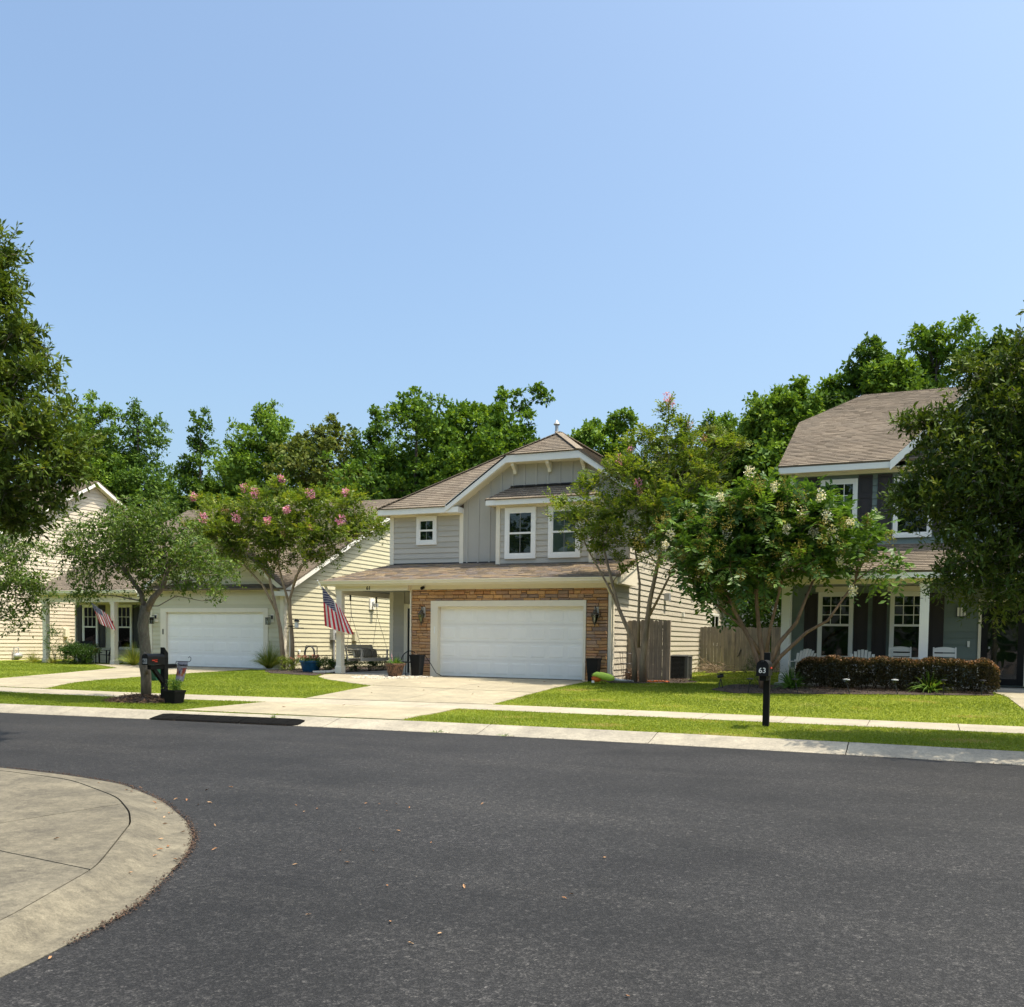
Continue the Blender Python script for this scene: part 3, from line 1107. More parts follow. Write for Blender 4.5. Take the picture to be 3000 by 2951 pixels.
def slab(parent, poly, mat, name='roof', t=.05):
    P = [Vector(p) for p in poly]
    n = (P[1] - P[0]).cross(P[2] - P[0]).normalized()
    if n.z < 0:
        n = -n
    return MB().prism([p - n * t for p in P], n * t).build(name, mat, parent)


def fascia(parent, pts, y0, y1, h, mat=None, name='fascia'):
    """board following a line in a plane of constant y; pts are its top edge (x, z)"""
    mb = MB()
    for (xa, za), (xb, zb) in zip(pts[:-1], pts[1:]):
        mb.hexa([(xa, y0, za - h), (xb, y0, zb - h), (xb, y1, zb - h), (xa, y1, za - h), (xa, y0, za), (xb, y0, zb), (xb, y1, zb), (xa, y1, za)])
    return mb.build(name, mat or WHITE, parent)


def fascia_x(parent, pts, x0, x1, h, mat=None, name='fascia'):
    mb = MB()
    for (ya, za), (yb, zb) in zip(pts[:-1], pts[1:]):
        mb.hexa([(x0, ya, za - h), (x0, yb, zb - h), (x1, yb, zb - h), (x1, ya, za - h), (x0, ya, za), (x0, yb, zb), (x1, yb, zb), (x1, ya, za)])
    return mb.build(name, mat or WHITE, parent)


def gutter(parent, x0, x1, y, z, mat=None):
    pr = [(y, z - .11), (y - .07, z - .11), (y - .085, z - .06), (y - .11, z - .03), (y - .115, z), (y - .10, z), (y - .095, z - .02), (y - .012, z - .02), (y, z)]
    return MB().prism([(x0, a, b) for a, b in pr], (x1 - x0, 0, 0)).build('gutter', mat or TRIM, parent)


def column(parent, x, y, z0, z1, w=.20, mat=None):
    mb = MB()
    h = w / 2
    mb.box(x - h, x + h, y - h, y + h, z0 + .24, z1 - .10)
    mb.box(x - h - .025, x + h + .025, y - h - .025, y + h + .025, z0, z0 + .22)
    mb.taper((x, y), h + .025, h + .025, h, h, z0 + .22, z0 + .24)
    mb.box(x - h - .022, x + h + .022, y - h - .022, y + h + .022, z1 - .10, z1)
    return mb.build('column', mat or TRIM, parent, bevel=.004)


def boards(text_, mat, parent):
    for b in text_:
        MB().box(*b).build('corner_board', mat, parent)


def pipe(parent, pts, r, mat, name='downspout', n=8):
    return MB().tube(pts, r, n).build(name, mat, parent, smooth=True)


def downspout(parent, pts, w=.075, d=.055, mat=None):
    mb = MB()
    for a, b in zip(pts[:-1], pts[1:]):
        mb.beam(a, b, w, d, up=(0, -1, 0))
    return mb.build('downspout', mat or TRIM, parent)


H = thing('house', 'grey two-storey house with stone garage front and number 61 on its porch', 'house', (-12.5, 27, .48))
YG, YU = 26.69, 28.3
fg, fu, fb = front(YG), front(YU), front(28.0)
w = MB()
w.box(-15.15, -8.43, 26.92, 43.28, .05, 3.42)
w.box(-16.94, -15.16, 28.32, 43.28, .05, 3.42)
w.box(-16.94, -8.43, 28.32, 37.0, 3.43, 5.95)
w.prism([(-14.2, 28.325, 5.96), (-8.45, 28.325, 5.96), (-8.45, 28.325, 6.0), (-9.95, 28.325, 7.35), (-12.46, 28.325, 7.35), (-14.2, 28.325, 6.0)], (0, .2, 0))
w.prism([(-8.45, 37.0, 3.4), (-8.45, 43.28, 3.4), (-8.45, 37.0, 5.7)], (-8.4, 0, 0))
w.build('wall', GREY, H)
MB().box(-15.15, -14.2, YG, 26.91, .1, 3.26).box(-9.30, -8.44, YG, 26.91, .1, 3.26).box(-14.2, -9.30, YG, 26.91, 2.72, 3.26).build('mortar_backing', MORTAR, H)
boards([(-15.19, -15.152, 26.60, 28.3, .1, 3.26)], TRIM, H)

# ledge stones: every stone is a piece of its own, six shared shapes
stones = []
for k in range(6):
    mb = MB()
    j = lambda s: random.uniform(-s, s)
    bk = [(0, 0), (1, 0), (1, 1), (0, 1)]
    mdl = [(.0 + j(.02), 0 + j(.05)), (1 + j(.02), 0 + j(.05)), (1 + j(.02), 1 + j(.05)), (0 + j(.02), 1 + j(.05))]
    fr_ = [(.05 + j(.02), .14 + j(.07)), (.95 + j(.02), .14 + j(.07)), (.95 + j(.02), .86 + j(.07)), (.05 + j(.02), .86 + j(.07))]
    vs = [(a, 0, b) for a, b in bk] + [(a, -.62, b) for a, b in mdl] + [(a, -1 + j(.1), b) for a, b in fr_]
    fs = [(0, 1, 5, 4), (1, 2, 6, 5), (2, 3, 7, 6), (3, 0, 4, 7), (4, 5, 9, 8), (5, 6, 10, 9), (6, 7, 11, 10), (7, 4, 8, 11), (8, 9, 10, 11)]
    me = bpy.data.meshes.new('stone')
    me.from_pydata(vs, [], fs)
    me.materials.append(STONE)
    stones.append(me)
hb = BASE[H.name]


def stone_at(x0, x1, z0, z1):
    o = bpy.data.objects.new('stone', random.choice(stones))
    COL.objects.link(o)
    o.parent = H
    g = .006
    o.location = (x0 + g - hb.x, YG - hb.y, z0 + g - hb.z)
    o.scale = (x1 - x0 - 2 * g, random.uniform(.03, .062), z1 - z0 - 2 * g)


def stone_field(x0, x1, z0, z1):
    z = z0
    while z < z1 - .02:
        h = random.choice((.075, .09, .10, .115, .13))
        if z + h > z1 - .05:
            h = z1 - z
        x = x0
        while x < x1 - .01:
            wd = random.uniform(.16, .42)
            if x + wd > x1 - .12:
                wd = x1 - x
            if h > .11 and wd < .3 and random.random() < .25:
                m_ = z + h * random.uniform(.4, .6)
                stone_at(x, x + wd, z, m_)
                stone_at(x, x + wd, m_, z + h)
            else:
                stone_at(x, x + wd, z + random.uniform(-.004, .004), z + h + random.uniform(-.004, .004))
            x += wd
        z += h


stone_field(-15.15, -14.44, .47, 2.88)
stone_field(-9.23, -8.57, .47, 2.88)
stone_field(-15.15, -8.57, 2.88, 3.24)
# garage opening
t = MB()
fbox(t, fg, -14.44, -14.19, .48, 2.70, .0, .075)
fbox(t, fg, -9.31, -9.23, .48, 2.70, .0, .075)
fbox(t, fg, -14.44, -9.23, 2.70, 2.88, .0, .078)
fbox(t, fg, -14.23, -14.188, .48, 2.70, -.16, -.001)
fbox(t, fg, -9.312, -9.27, .48, 2.70, -.16, -.001)
fbox(t, fg, -14.23, -9.27, 2.698, 2.74, -.16, -.001)
t.build('garage_trim', TRIM, H)
garage_door(H, front(26.86), -14.19, -9.31, .495, 2.70)
c = MB()
fbox(c, front(26.63), -14.315, -14.275, 1.85, 2.07, 0, .022)
c.build('keypad', WHITE, H)
# frieze, soffit, gutter, skirt roof
MB().box(-15.16, -8.56, 26.60, 26.69, 3.24, 3.40).box(-17.90, -15.16, 26.40, 26.60, 3.21, 3.40).build('frieze', TRIM, H)
MB().box(-18.3, -8.2, 26.21, 26.60, 3.403, 3.425).build('soffit', TRIM, H)
MB().box(-18.33, -8.16, 26.18, 26.21, 3.36, 3.51).build('fascia', TRIM, H)
gutter(H, -18.40, -8.12, 26.18, 3.525)
roof_plane(H, [(-18.35, 26.14, 3.515), (-8.13, 26.14, 3.515), (-8.13, 28.32, 4.205), (-16.9, 28.32, 4.205)], SHINGLE2, singles=0)
slab(H, [(-18.35, 31.0, 3.50), (-18.35, 26.15, 3.50), (-16.94, 28.3, 4.19), (-16.94, 31.0, 4.19)], SHINGLE2)
MB().box(-16.95, -8.45, 28.27, 28.318, 4.19, 4.235).build('flashing', DARKMET, H)
fascia_x(H, [(26.16, 3.47), (28.32, 4.16)], -8.16, -8.12, .16, TRIM)
MB().prism([(-8.42, 26.25, 3.36), (-8.42, 28.3, 3.36), (-8.42, 28.3, 4.0)], (.26, 0, 0)).build('rake_soffit', TRIM, H)
# porch
MB().box(-17.95, -15.2, 26.42, 28.29, .20, .50).box(-17.95, -16.97, 28.3, 31.0, .20, .50).build('porch_floor', PORCHF, H)
MB().box(-17.85, -15.2, 26.61, 28.29, 3.27, 3.29).box(-17.85, -16.97, 28.3, 31.0, 3.27, 3.29).build('porch_ceiling', CEIL, H)
MB().box(-17.86, -17.64, 26.62, 30.7, 3.10, 3.26).build('porch_beam', TRIM, H)
column(H, -17.76, 26.50, .50, 3.21)
siding(H, fu, [(-16.80, .50), (-16.38, .50), (-16.38, 3.26), (-16.80, 3.26)], GREY, w_start=.5)
boards([(-16.94, -16.80, 28.27, 28.318, .5, 3.26)], TRIM, H)
dm = MB()
fbox(dm, fu, -16.36, -16.22, .5, 2.86, 0, .05)
fbox(dm, fu, -16.22, -15.2, 2.70, 2.86, 0, .048)
door = dm.build('front_door', TRIM, H)
dm = MB()
fbox(dm, fu, -16.22, -15.2, .52, 2.70, .0, .02)
dm.build('door_leaf', DARKMET, door)
text('house_number', '61', .17, BLACKP, H, (-16.62, 26.392, 3.29), depth=.01, weight=.002)
downspout(H, [(-18.2, 26.24, 3.42), (-18.15, 26.3, 3.22), (-17.90, 26.62, 2.98), (-17.90, 26.66, .62), (-18.1, 26.5, .55), (-18.7, 26.3, .52)])
downspout(H, [(-8.47, 26.20, 3.42), (-8.47, 26.24, 3.30), (-8.47, 26.60, 3.05), (-8.47, 26.60, .52)])
boards([(-8.56, -8.40, 26.585 + .09, 26.80, .45, 3.36)], TRIM, H)
# right side wall
fs = rightside(-8.43)
siding(H, fs, [(26.8, .47), (28.3, .47), (28.3, 4.08), (26.8, 3.45)], GREYLIT, w_start=.47)
siding(H, fs, [(28.3, .47), (43.2, .47), (43.2, 3.45), (37, 5.62), (28.3, 5.9)], GREYLIT, w_start=.47)
boards([(-8.42, -8.38, 43.2, 43.34, .45, 3.5)], TRIM, H)
roof_plane(H, [(-8.05, 43.75, 3.42), (-16.9, 43.75, 3.42), (-16.9, 36.9, 5.82), (-8.05, 36.9, 5.82)], SHINGLE, expo=.5, tab=1.0)
fascia_x(H, [(43.75, 3.40), (36.9, 5.79)], -8.10, -8.06, .18)
MB().box(-8.42, -8.02, 43.3, 43.9, 3.26, 3.42).build('eave_box', WHITE, H)
window(H, fs, 40.35, 42.0, 1.55, 2.95, trim=.09, back=ROOMG, single=True)
# upper front: lap siding left, board and batten gable, bay
siding(H, fu, [(-16.80, 4.21), (-14.28, 4.21), (-14.28, 5.80), (-16.80, 5.80)], GREY, w_start=4.21)
boards([(-16.95, -16.80, 28.265, 28.318, 4.20, 5.88), (-14.28, -14.14, 28.265, 28.318, 4.20, 6.0), (-16.80, -14.28, 28.275, 28.318, 5.80, 5.90)], TRIM, H)
window(H, fu, -15.90, -15.13, 4.84, 5.80, trim=.11, cols=2, lower_grid=True, blinds=BLINDD)
gp = [(-14.14, 4.21), (-8.45, 4.21), (-8.45, 6.18), (-9.95, 7.35), (-12.46, 7.35), (-14.14, 6.18)]
m_ = MB()
m_.prism([fu(u, w_, .0) for u, w_ in gp], (0, -.014, 0))
m_.build('panel', GREYB, H)
u = -14.0
while u < -8.4:
    q = clip(clip(gp, 1, 0, u - .03), -1, 0, -(u + .03))
    if len(q) > 2 and max(p[1] for p in q) - min(p[1] for p in q) > .2:
        MB().prism([fu(a, b_, .014) for a, b_ in q], (0, -.022, 0)).build('batten', GREYB, H)
    u += .406
MB().box(-12.80, -9.51, 28.0, 28.28, 4.12, 5.99).build('bay_wall', GREY, H)
siding(H, fb, [(-12.66, 4.13), (-9.65, 4.13), (-9.65, 5.90), (-12.66, 5.90)], GREY, w_start=4.13)
boards([(-12.81, -12.67, 27.955, 28.05, 4.11, 5.99), (-9.64, -9.50, 27.955, 28.05, 4.11, 5.99), (-12.67, -9.64, 27.965, 28.02, 5.90, 5.99)], TRIM, H)
window(H, fb, -12.49, -11.42, 4.27, 5.90, trim=.125, cols=2, lower_grid=True, blinds=BLINDD)
window(H, fb, -10.99, -9.92, 4.27, 5.90, trim=.125, cols=2, lower_grid=True, shade=SHADE)
roof_plane(H, [(-13.09, 27.68, 6.16), (-9.22, 27.68, 6.16), (-9.88, 28.31, 6.60), (-12.44, 28.31, 6.60)], SHINGLE, singles=70)
slab(H, [(-13.09, 28.3, 6.15), (-13.09, 27.69, 6.15), (-12.44, 28.31, 6.59)], SHINGLE)
slab(H, [(-9.22, 27.69, 6.15), (-9.22, 28.3, 6.15), (-9.88, 28.31, 6.59)], SHINGLE)
fascia(H, [(-13.07, 6.14), (-9.24, 6.14)], 27.70, 27.74, .17)
MB().box(-13.05, -13.01, 27.74, 28.28, 5.97, 6.13).box(-9.30, -9.26, 27.74, 28.28, 5.97, 6.13).box(-13.0, -9.31, 27.745, 28.27, 5.995, 6.015).build('soffit', TRIM, H)
MB().hexa([(-12.44, 28.22, 6.60), (-9.88, 28.22, 6.60), (-9.88, 28.29, 6.60), (-12.44, 28.29, 6.60), (-12.44, 28.27, 6.66), (-9.88, 28.27, 6.66), (-9.88, 28.29, 6.66), (-12.44, 28.29, 6.66)]).build('flashing', DARKMET, H)
# eaves and rakes
fascia(H, [(-17.2, 6.04), (-14.58, 6.04)], 27.88, 27.92, .20)
MB().box(-17.18, -14.3, 27.93, 28.27, 5.86, 5.88).build('soffit', TRIM, H)
MB().box(-17.2, -17.16, 27.93, 31.2, 5.84, 6.03).build('fascia', WHITE, H)
fascia(H, [(-14.62, 6.10), (-12.46, 7.57), (-9.95, 7.57), (-7.80, 6.10)], 27.86, 27.90, .24)
MB().box(-14.64, -14.16, 27.90, 28.27, 5.84, 6.02).build('rake_return', WHITE, H)
sf = MB()
for (xa, za), (xb, zb) in (((-14.5, 5.93), (-12.42, 7.33)), ((-12.42, 7.33), (-9.99, 7.33)), ((-9.99, 7.33), (-7.9, 5.93))):
    sf.hexa([(xa, 27.9, za), (xb, 27.9, zb), (xb, 28.30, zb), (xa, 28.30, za), (xa, 27.9, za + .03), (xb, 27.9, zb + .03), (xb, 28.30, zb + .03), (xa, 28.30, za + .03)])
sf.build('soffit', TRIM, H)
for bx_ in (-12.26, -11.07, -9.92):
    MB().prism([(bx_ - .05, 27.95, 7.34), (bx_ - .05, 28.28, 7.34), (bx_ - .05, 28.28, 7.02), (bx_ - .05, 28.17, 7.0), (bx_ - .05, 28.12, 7.12), (bx_ - .05, 27.95, 7.24)], (.10, 0, 0)).build('bracket', TRIM, H)
SL = .68
roof_plane(H, [(-17.22, 27.86, 6.05), (-14.6, 27.86, 6.05), (-11.25, 31.2, 8.32), (-13.88, 31.2, 8.32)], SHINGLE, singles=160)
roof_plane(H, [(-12.46, 27.84, 7.585), (-9.95, 27.84, 7.585), (-11.2, 29.25, 8.46)], SHINGLE, singles=60)
roof_plane(H, [(-7.82, 27.84, 6.10), (-7.82, 36.9, 6.10), (-11.2, 36.9, 8.46), (-11.2, 29.25, 8.46), (-9.95, 27.84, 7.585)], SHINGLE)
slab(H, [(-14.6, 27.86, 6.09), (-14.6, 28.0, 6.09), (-11.2, 31.4, 8.45), (-11.2, 29.25, 8.45), (-12.46, 27.86, 7.57)], SHINGLE)
slab(H, [(-17.22, 36.9, 6.04), (-17.22, 27.88, 6.04), (-13.88, 31.2, 8.31), (-13.88, 33.6, 8.31)], SHINGLE)
slab(H, [(-7.9, 36.9, 6.05), (-17.2, 36.9, 6.05), (-13.88, 33.6, 8.31), (-11.2, 33.6, 8.31)], SHINGLE)
# ridge and hip caps
caps = MB()
for a, b in (((-17.22, 27.86, 6.07), (-13.88, 31.2, 8.34)), ((-12.46, 27.84, 7.60), (-11.2, 29.25, 8.48)), ((-9.95, 27.84, 7.60), (-11.2, 29.25, 8.48)), ((-11.2, 29.25, 8.48), (-11.2, 33.6, 8.48))):
    a, b = Vector(a), Vector(b)
    n = max(2, int((b - a).length / .2))
    for k in range(n):
        p, q = a.lerp(b, k / n), a.lerp(b, (k + 1) / n)
        caps.beam(p, q + (q - p) * .1 + Vector((0, 0, .006)), .24, .02)
caps.build('ridge_cap', SHINGLE, H)
v = MB().lathe([(.055, 0), (.055, .42), (.06, .42), (.06, .43)], (-11.47, 29.8, 8.42), 12)
vp = v.build('flue', GALV, H, smooth=True)
MB().lathe([(.10, .43), (.11, .46), (.07, .50), (.03, .58), (.005, .60)], (-11.47, 29.8, 8.42), 12).build('flue_cap', GALV, vp, smooth=True)
MB().box(-8.43, -8.24, 32.55, 32.80, 3.12, 3.38).build('dryer_vent', GALV, H)
MB().box(-8.43, -8.33, 35.2, 35.32, 2.62, 2.80).build('pipe_cap', WHITE, H)

# ------------------------------------------------------------------ house 59
H59 = thing('house', 'sage one-storey house with white garage and number 59 beside its porch', 'house', (-29, 30, .4))
w = MB()
w.box(-29.42, -22.68, 30.15, 47.8, .05, 3.55)
w.box(-35.6, -29.43, 31.77, 47.8, .05, 3.55)
w.prism([(-22.68, 30.2, 3.56), (-22.68, 47.8, 3.56), (-22.68, 39.3, 8.05)], (-12.9, 0, 0))
w.prism([(-29.3, 30.0, 3.56), (-22.8, 30.0, 3.56), (-26.04, 30.0, 5.85)], (0, 3.0, 0))
w.build('wall', SAGE, H59)
fy = rightside(-22.68)
siding(H59, fy, [(30.12, .42), (42, .42), (42, 6.8), (39.3, 8.1), (30.12, 3.52)], SAGE, w_start=.42)
f9 = front(29.98)
MB().box(-29.40, -28.62, 29.99, 30.14, .1, 3.55).box(-23.55, -22.70, 29.99, 30.14, .1, 3.55).box(-28.62, -23.55, 29.99, 30.14, 2.66, 3.55).build('garage_wall', SAGE, H59)
siding(H59, f9, [(-29.28, .42), (-28.84, .42), (-28.84, 2.80), (-29.28, 2.80)], SAGE, w_start=.42)
siding(H59, f9, [(-23.40, .42), (-22.83, .42), (-22.83, 2.80), (-23.40, 2.80)], SAGE, w_start=.42)
siding(H59, f9, [(-29.28, 2.76), (-22.83, 2.76), (-22.83, 3.62), (-26.04, 5.93), (-29.28, 3.62)], SAGE, w_start=2.76)
boards([(-29.43, -29.29, 29.94, 29.99, .4, 3.5), (-22.82, -22.66, 29.94, 29.99, .4, 3.45), (-22.665, -22.63, 29.96, 30.12, .4, 3.45)], TRIM, H59)
t = MB()
fbox(t, f9, -28.83, -28.54, .42, 2.62, 0, .04)
fbox(t, f9, -23.62, -23.40, .42, 2.62, 0, .04)
fbox(t, f9, -28.83, -23.40, 2.62, 2.79, 0, .042)
fbox(t, f9, -28.58, -28.535, .42, 2.62, -.14, -.001)
fbox(t, f9, -23.625, -23.58, .42, 2.62, -.14, -.001)
t.build('garage_trim', TRIM, H59)
garage_door(H59, front(30.10), -28.54, -23.62, .43, 2.63)
lv = MB()
fbox(lv, f9, -26.62, -25.92, 4.55, 5.15, 0, .05)
lo = lv.build('gable_vent', TRIM, H59)
for k in range(7):
    s_ = MB()
    z = 4.62 + k * .065
    s_.hexa([f9(-26.56, z, .05), f9(-25.98, z, .05), f9(-25.98, z + .05, .05), f9(-26.56, z + .05, .05), f9(-26.56, z - .01, .075), f9(-25.98, z - .01, .075), f9(-25.98, z, .075), f9(-26.56, z, .075)])
    s_.build('slat', TRIM, lo)
roof_plane(H59, [(-35.9, 29.58, 3.52), (-22.34, 29.58, 3.52), (-22.34, 39.3, 8.30), (-35.9, 39.3, 8.30)], SHINGLE)
slab(H59, [(-22.34, 48.6, 3.5), (-35.9, 48.6, 3.5), (-35.9, 39.3, 8.30), (-22.34, 39.3, 8.30)], SHINGLE)
roof_plane(H59, [(-22.30, 29.66, 3.44), (-22.30, 29.95, 3.44), (-26.04, 34.9, 6.13), (-26.04, 29.66, 6.13)], SHINGLE)
slab(H59, [(-29.78, 29.95, 3.43), (-29.78, 29.66, 3.43), (-26.04, 29.66, 6.12), (-26.04, 34.9, 6.12)], SHINGLE)
fascia_x(H59, [(29.62, 3.50), (39.3, 8.25)], -22.39, -22.34, .2)
MB().hexa([(-22.68, 29.9, 3.42), (-22.4, 29.9, 3.42), (-22.4, 39.3, 8.03), (-22.68, 39.3, 8.03), (-22.68, 29.9, 3.45), (-22.4, 29.9, 3.45), (-22.4, 39.3, 8.06), (-22.68, 39.3, 8.06)]).build('soffit', TRIM, H59)
fascia(H59, [(-29.78, 3.42), (-26.04, 6.11), (-22.30, 3.42)], 29.64, 29.68, .19)
sf = MB()
for (xa, za), (xb, zb) in (((-29.7, 3.3), (-26.04, 5.92)), ((-26.04, 5.92), (-22.38, 3.3))):
    sf.hexa([(xa, 29.69, za - .02), (xb, 29.69, zb - .02), (xb, 29.96, zb - .02), (xa, 29.96, za - .02), (xa, 29.69, za), (xb, 29.69, zb), (xb, 29.96, zb), (xa, 29.96, za)])
sf.build('soffit', TRIM, H59)
MB().box(-22.98, -22.30, 29.60, 29.95, 3.24, 3.42).build('eave_return', WHITE, H59)
gutter(H59, -22.64, -22.28, 30.0, 3.44, WHITE)
gutter(H59, -35.95, -29.70, 29.58, 3.53, WHITE)
MB().box(-35.88, -29.75, 29.59, 29.63, 3.36, 3.50).box(-35.7, -29.44, 29.90, 30.10, 3.05, 3.42).build('porch_beam', TRIM, H59)
MB().box(-35.6, -29.44, 30.11, 31.74, 3.20, 3.22).build('porch_ceiling', CEIL, H59)
MB().box(-35.75, -29.44, 29.85, 31.74, .1, .36).build('porch_floor', PORCHF, H59)
MB().box(-32.35, -31.2, 29.62, 29.84, .28, .335).build('step_edge', BLACKW, H59)
column(H59, -31.42, 30.0, .36, 3.05, .21)
column(H59, -35.42, 30.0, .36, 3.05, .21)
fw = front(31.75)
siding(H59, fw, [(-35.48, .36), (-29.44, .36), (-29.44, 3.19), (-35.48, 3.19)], SAGE, w_start=.36)
boards([(-35.62, -35.48, 31.71, 31.765, .3, 3.2)], TRIM, H59)
for a, b in ((-35.10, -34.22), (-33.04, -32.19)):
    window(H59, fw, a - .02, b + .02, 1.02, 3.02, trim=.07, cols=3, rows=2, back=ROOMG, tm=WHITE)
    shutter(H59, fw, a - .44, a - .04, 1.10, 3.0, SHUTB, 2) if a < -35 else None
    shutter(H59, fw, b + .05, b + .46, 1.10, 3.0, SHUTB, 2)
text('house_number', '59', .15, BLACKP, H59, (-30.40, 29.893, 3.18), depth=.008, weight=.001)
downspout(H59, [(-22.44, 29.93, 3.34), (-22.44, 29.95, 3.2), (-22.58, 30.25, 3.0), (-22.58, 30.25, .5)], mat=WHITE)
MB().box(-22.68, -22.60, 36.05, 36.45, 2.95, 3.45).build('light_block', WHITE, H59)
fl = MB().box(-22.60, -22.55, 36.2, 36.3, 3.1, 3.3)
fl.beam((-22.56, 36.25, 3.22), (-22.44, 36.25, 3.18), .06, .05)
fl.box(-22.50, -22.38, 36.17, 36.38, 3.06, 3.22)
fl.build('flood_light', GALV, H59)
MB().box(-22.68, -22.5, 33.05, 33.42, 1.58, 2.02).build('meter_box', GALV, H59)
MB().lathe([(.10, 0), (.10, .03), (.085, .09), (.06, .11)], (0, 0, 0), 14).build('meter_dial', GALV, H59, local=True).matrix_local = Matrix.Translation(Vector((-22.5, 33.30, 1.86)) - BASE[H59.name]) @ Matrix.Rotation(rad(90), 4, 'Y')
MB().tube([(-22.60, 33.25, 1.6), (-22.60, 33.25, .45)], .045, 8).build('conduit', GALV, H59, smooth=True)
MB().box(-22.68, -22.52, 34.7, 35.05, 1.55, 1.95).build('cable_box', SAGE, H59)

# ------------------------------------------------------------------ house 57, only its gable side shows
H57 = thing('house', 'peach sided house with a tall gable end behind the dark oak', 'house', (-42, 31, .3))
MB().box(-54, -39.62, 29.95, 43.0, .0, 5.8).prism([(-39.62, 29.95, 5.81), (-39.62, 43.0, 5.81), (-39.62, 36.5, 9.32)], (-14, 0, 0)).build('wall', PEACH, H57)
f7 = rightside(-39.62)
siding(H57, f7, [(30.05, .33), (42.9, .33), (42.9, 5.85), (36.5, 9.33), (30.05, 5.85)], PEACH, w_start=.33)
boards([(-39.62, -39.58, 29.93, 30.05, .3, 5.8)], WHITE, H57)
roof_plane(H57, [(-54, 29.4, 5.66), (-39.28, 29.4, 5.66), (-39.28, 36.5, 9.58), (-54, 36.5, 9.58)], SHINGLE)
slab(H57, [(-39.28, 43.6, 5.66), (-54, 43.6, 5.66), (-54, 36.5, 9.58), (-39.28, 36.5, 9.58)], SHINGLE)
fascia_x(H57, [(29.4, 5.63), (36.5, 9.55), (43.6, 5.63)], -39.33, -39.28, .2)
sf = MB()
for (ya, za), (yb, zb) in (((29.5, 5.5), (36.5, 9.36)), ((36.5, 9.36), (43.5, 5.5))):
    sf.hexa([(-39.6, ya, za), (-39.34, ya, za), (-39.34, yb, zb), (-39.6, yb, zb), (-39.6, ya, za + .02), (-39.34, ya, za + .02), (-39.34, yb, zb + .02), (-39.6, yb, zb + .02)])
sf.build('soffit', TRIM, H57)
MB().box(-39.61, -39.45, 34.55, 34.80, 1.55, 1.95).tube([(-39.5, 34.7, 1.6), (-39.5, 34.7, .4)], .03, 6).build('utility_box', TRIM, H57)

# ------------------------------------------------------------------ house 63
H63 = thing('house', 'dark teal two-storey house with brown shutters behind the clipped hedge', 'house', (1, 27, .6))
YW = 27.8
f6 = front(YW)
w = MB()
w.box(-3.6, 8.4, YW + .02, 41, .1, 6.5)
w.prism([(-.7, YW + .02, 6.51), (3.7, YW + .02, 6.51), (1.5, YW + .02, 8.7)], (0, 3, 0))
w.prism([(-3.6, 28, 6.51), (-3.6, 41, 6.51), (-3.6, 37.2, 8.6), (-3.6, 31.6, 8.6)], (12, 0, 0))
w.build('wall', TEAL, H63)
siding(H63, f6, [(-3.48, .62), (8.3, .62), (8.3, 3.28), (-3.48, 3.28)], TEAL, w_start=.62)
siding(H63, f6, [(-3.48, 4.40), (8.3, 4.40), (8.3, 6.34), (-3.48, 6.34)], TEAL, w_start=4.40)
siding(H63, f6, [(-.55, 6.62), (3.55, 6.62), (1.5, 8.55)], TEAL, w_start=6.44)
boards([(-3.62, -3.48, 27.76, 27.815, .6, 3.3), (-3.62, -3.48, 27.76, 27.815, 4.38, 6.4), (-3.48, 8.3, 27.765, 27.815, 6.34, 6.46)], WHITE, H63)
for a, b, lo_, hi in ((-2.77, -1.84, 1.22, 3.12), (-.90, .03, 1.22, 3.12), (3.6, 4.5, 1.22, 3.12)):
    window(H63, f6, a, b, lo_, hi, trim=.075, cols=3, rows=3, split=.52, back=DARKROOM, tm=WHITE)
    MB().box(a - .08, b + .08, 27.725, 27.80, 3.125, 3.27).build('window_header', TRIM, H63)
for a, b in ((-3.14, -2.79), (-1.82, -1.46), (-1.35, -.98), (.07, .44)):
    shutter(H63, f6, a, b, 1.25, 3.08, SHUT, 2)
for a, b in ((-2.79, -1.82), (-.90, .07), (2.4, 3.3)):
    window(H63, f6, a, b, 4.57, 6.22, trim=.085, cols=3, rows=2, split=.52, back=DARKROOM, tm=WHITE)
for a, b in ((-3.18, -2.82), (-1.80, -1.44), (-1.31, -.94), (.10, .46)):
    shutter(H63, f6, a, b, 4.62, 6.30, SHUT, 3)
dm = MB()
fbox(dm, f6, 1.27, 1.34, .64, 2.90, .0, .06)
fbox(dm, f6, 2.36, 2.43, .64, 2.90, .0, .06)
fbox(dm, f6, 1.34, 2.36, 2.83, 2.90, .0, .058)
door = dm.build('storm_door', TRIM, H63)
dm = MB()
fbox(dm, f6, 1.34, 1.50, .66, 2.83, .030, .050)
fbox(dm, f6, 2.20, 2.36, .66, 2.83, .030, .050)
fbox(dm, f6, 1.50, 2.20, 2.66, 2.83, .030, .049)
fbox(dm, f6, 1.50, 2.20, .66, .82, .030, .049)
dm.build('door_frame', BLACKP, door)
dm = MB()
fbox(dm, f6, 1.50, 2.20, .82, 2.66, .036, .040)
dm.build('pane', STORM, door)
dm = MB()
fbox(dm, f6, 1.34, 2.36, .66, 2.83, .027, .029)
dm.build('inner_door', ROOMG, door)
dm = MB()
fbox(dm, f6, 1.52, 1.56, 1.60, 1.66, .050, .09)
dm.build('handle', GALV, door)
MB().box(1.02, 1.08, 27.745, 27.772, 1.64, 1.80).build('doorbell', WHITE, H63)
roof_plane(H63, [(-3.90, 27.36, 6.60), (8.6, 27.36, 6.60), (8.6, 34.4, 10.1), (-2.17, 34.4, 10.1), (-3.90, 31.6, 8.72)], SHINGLE)
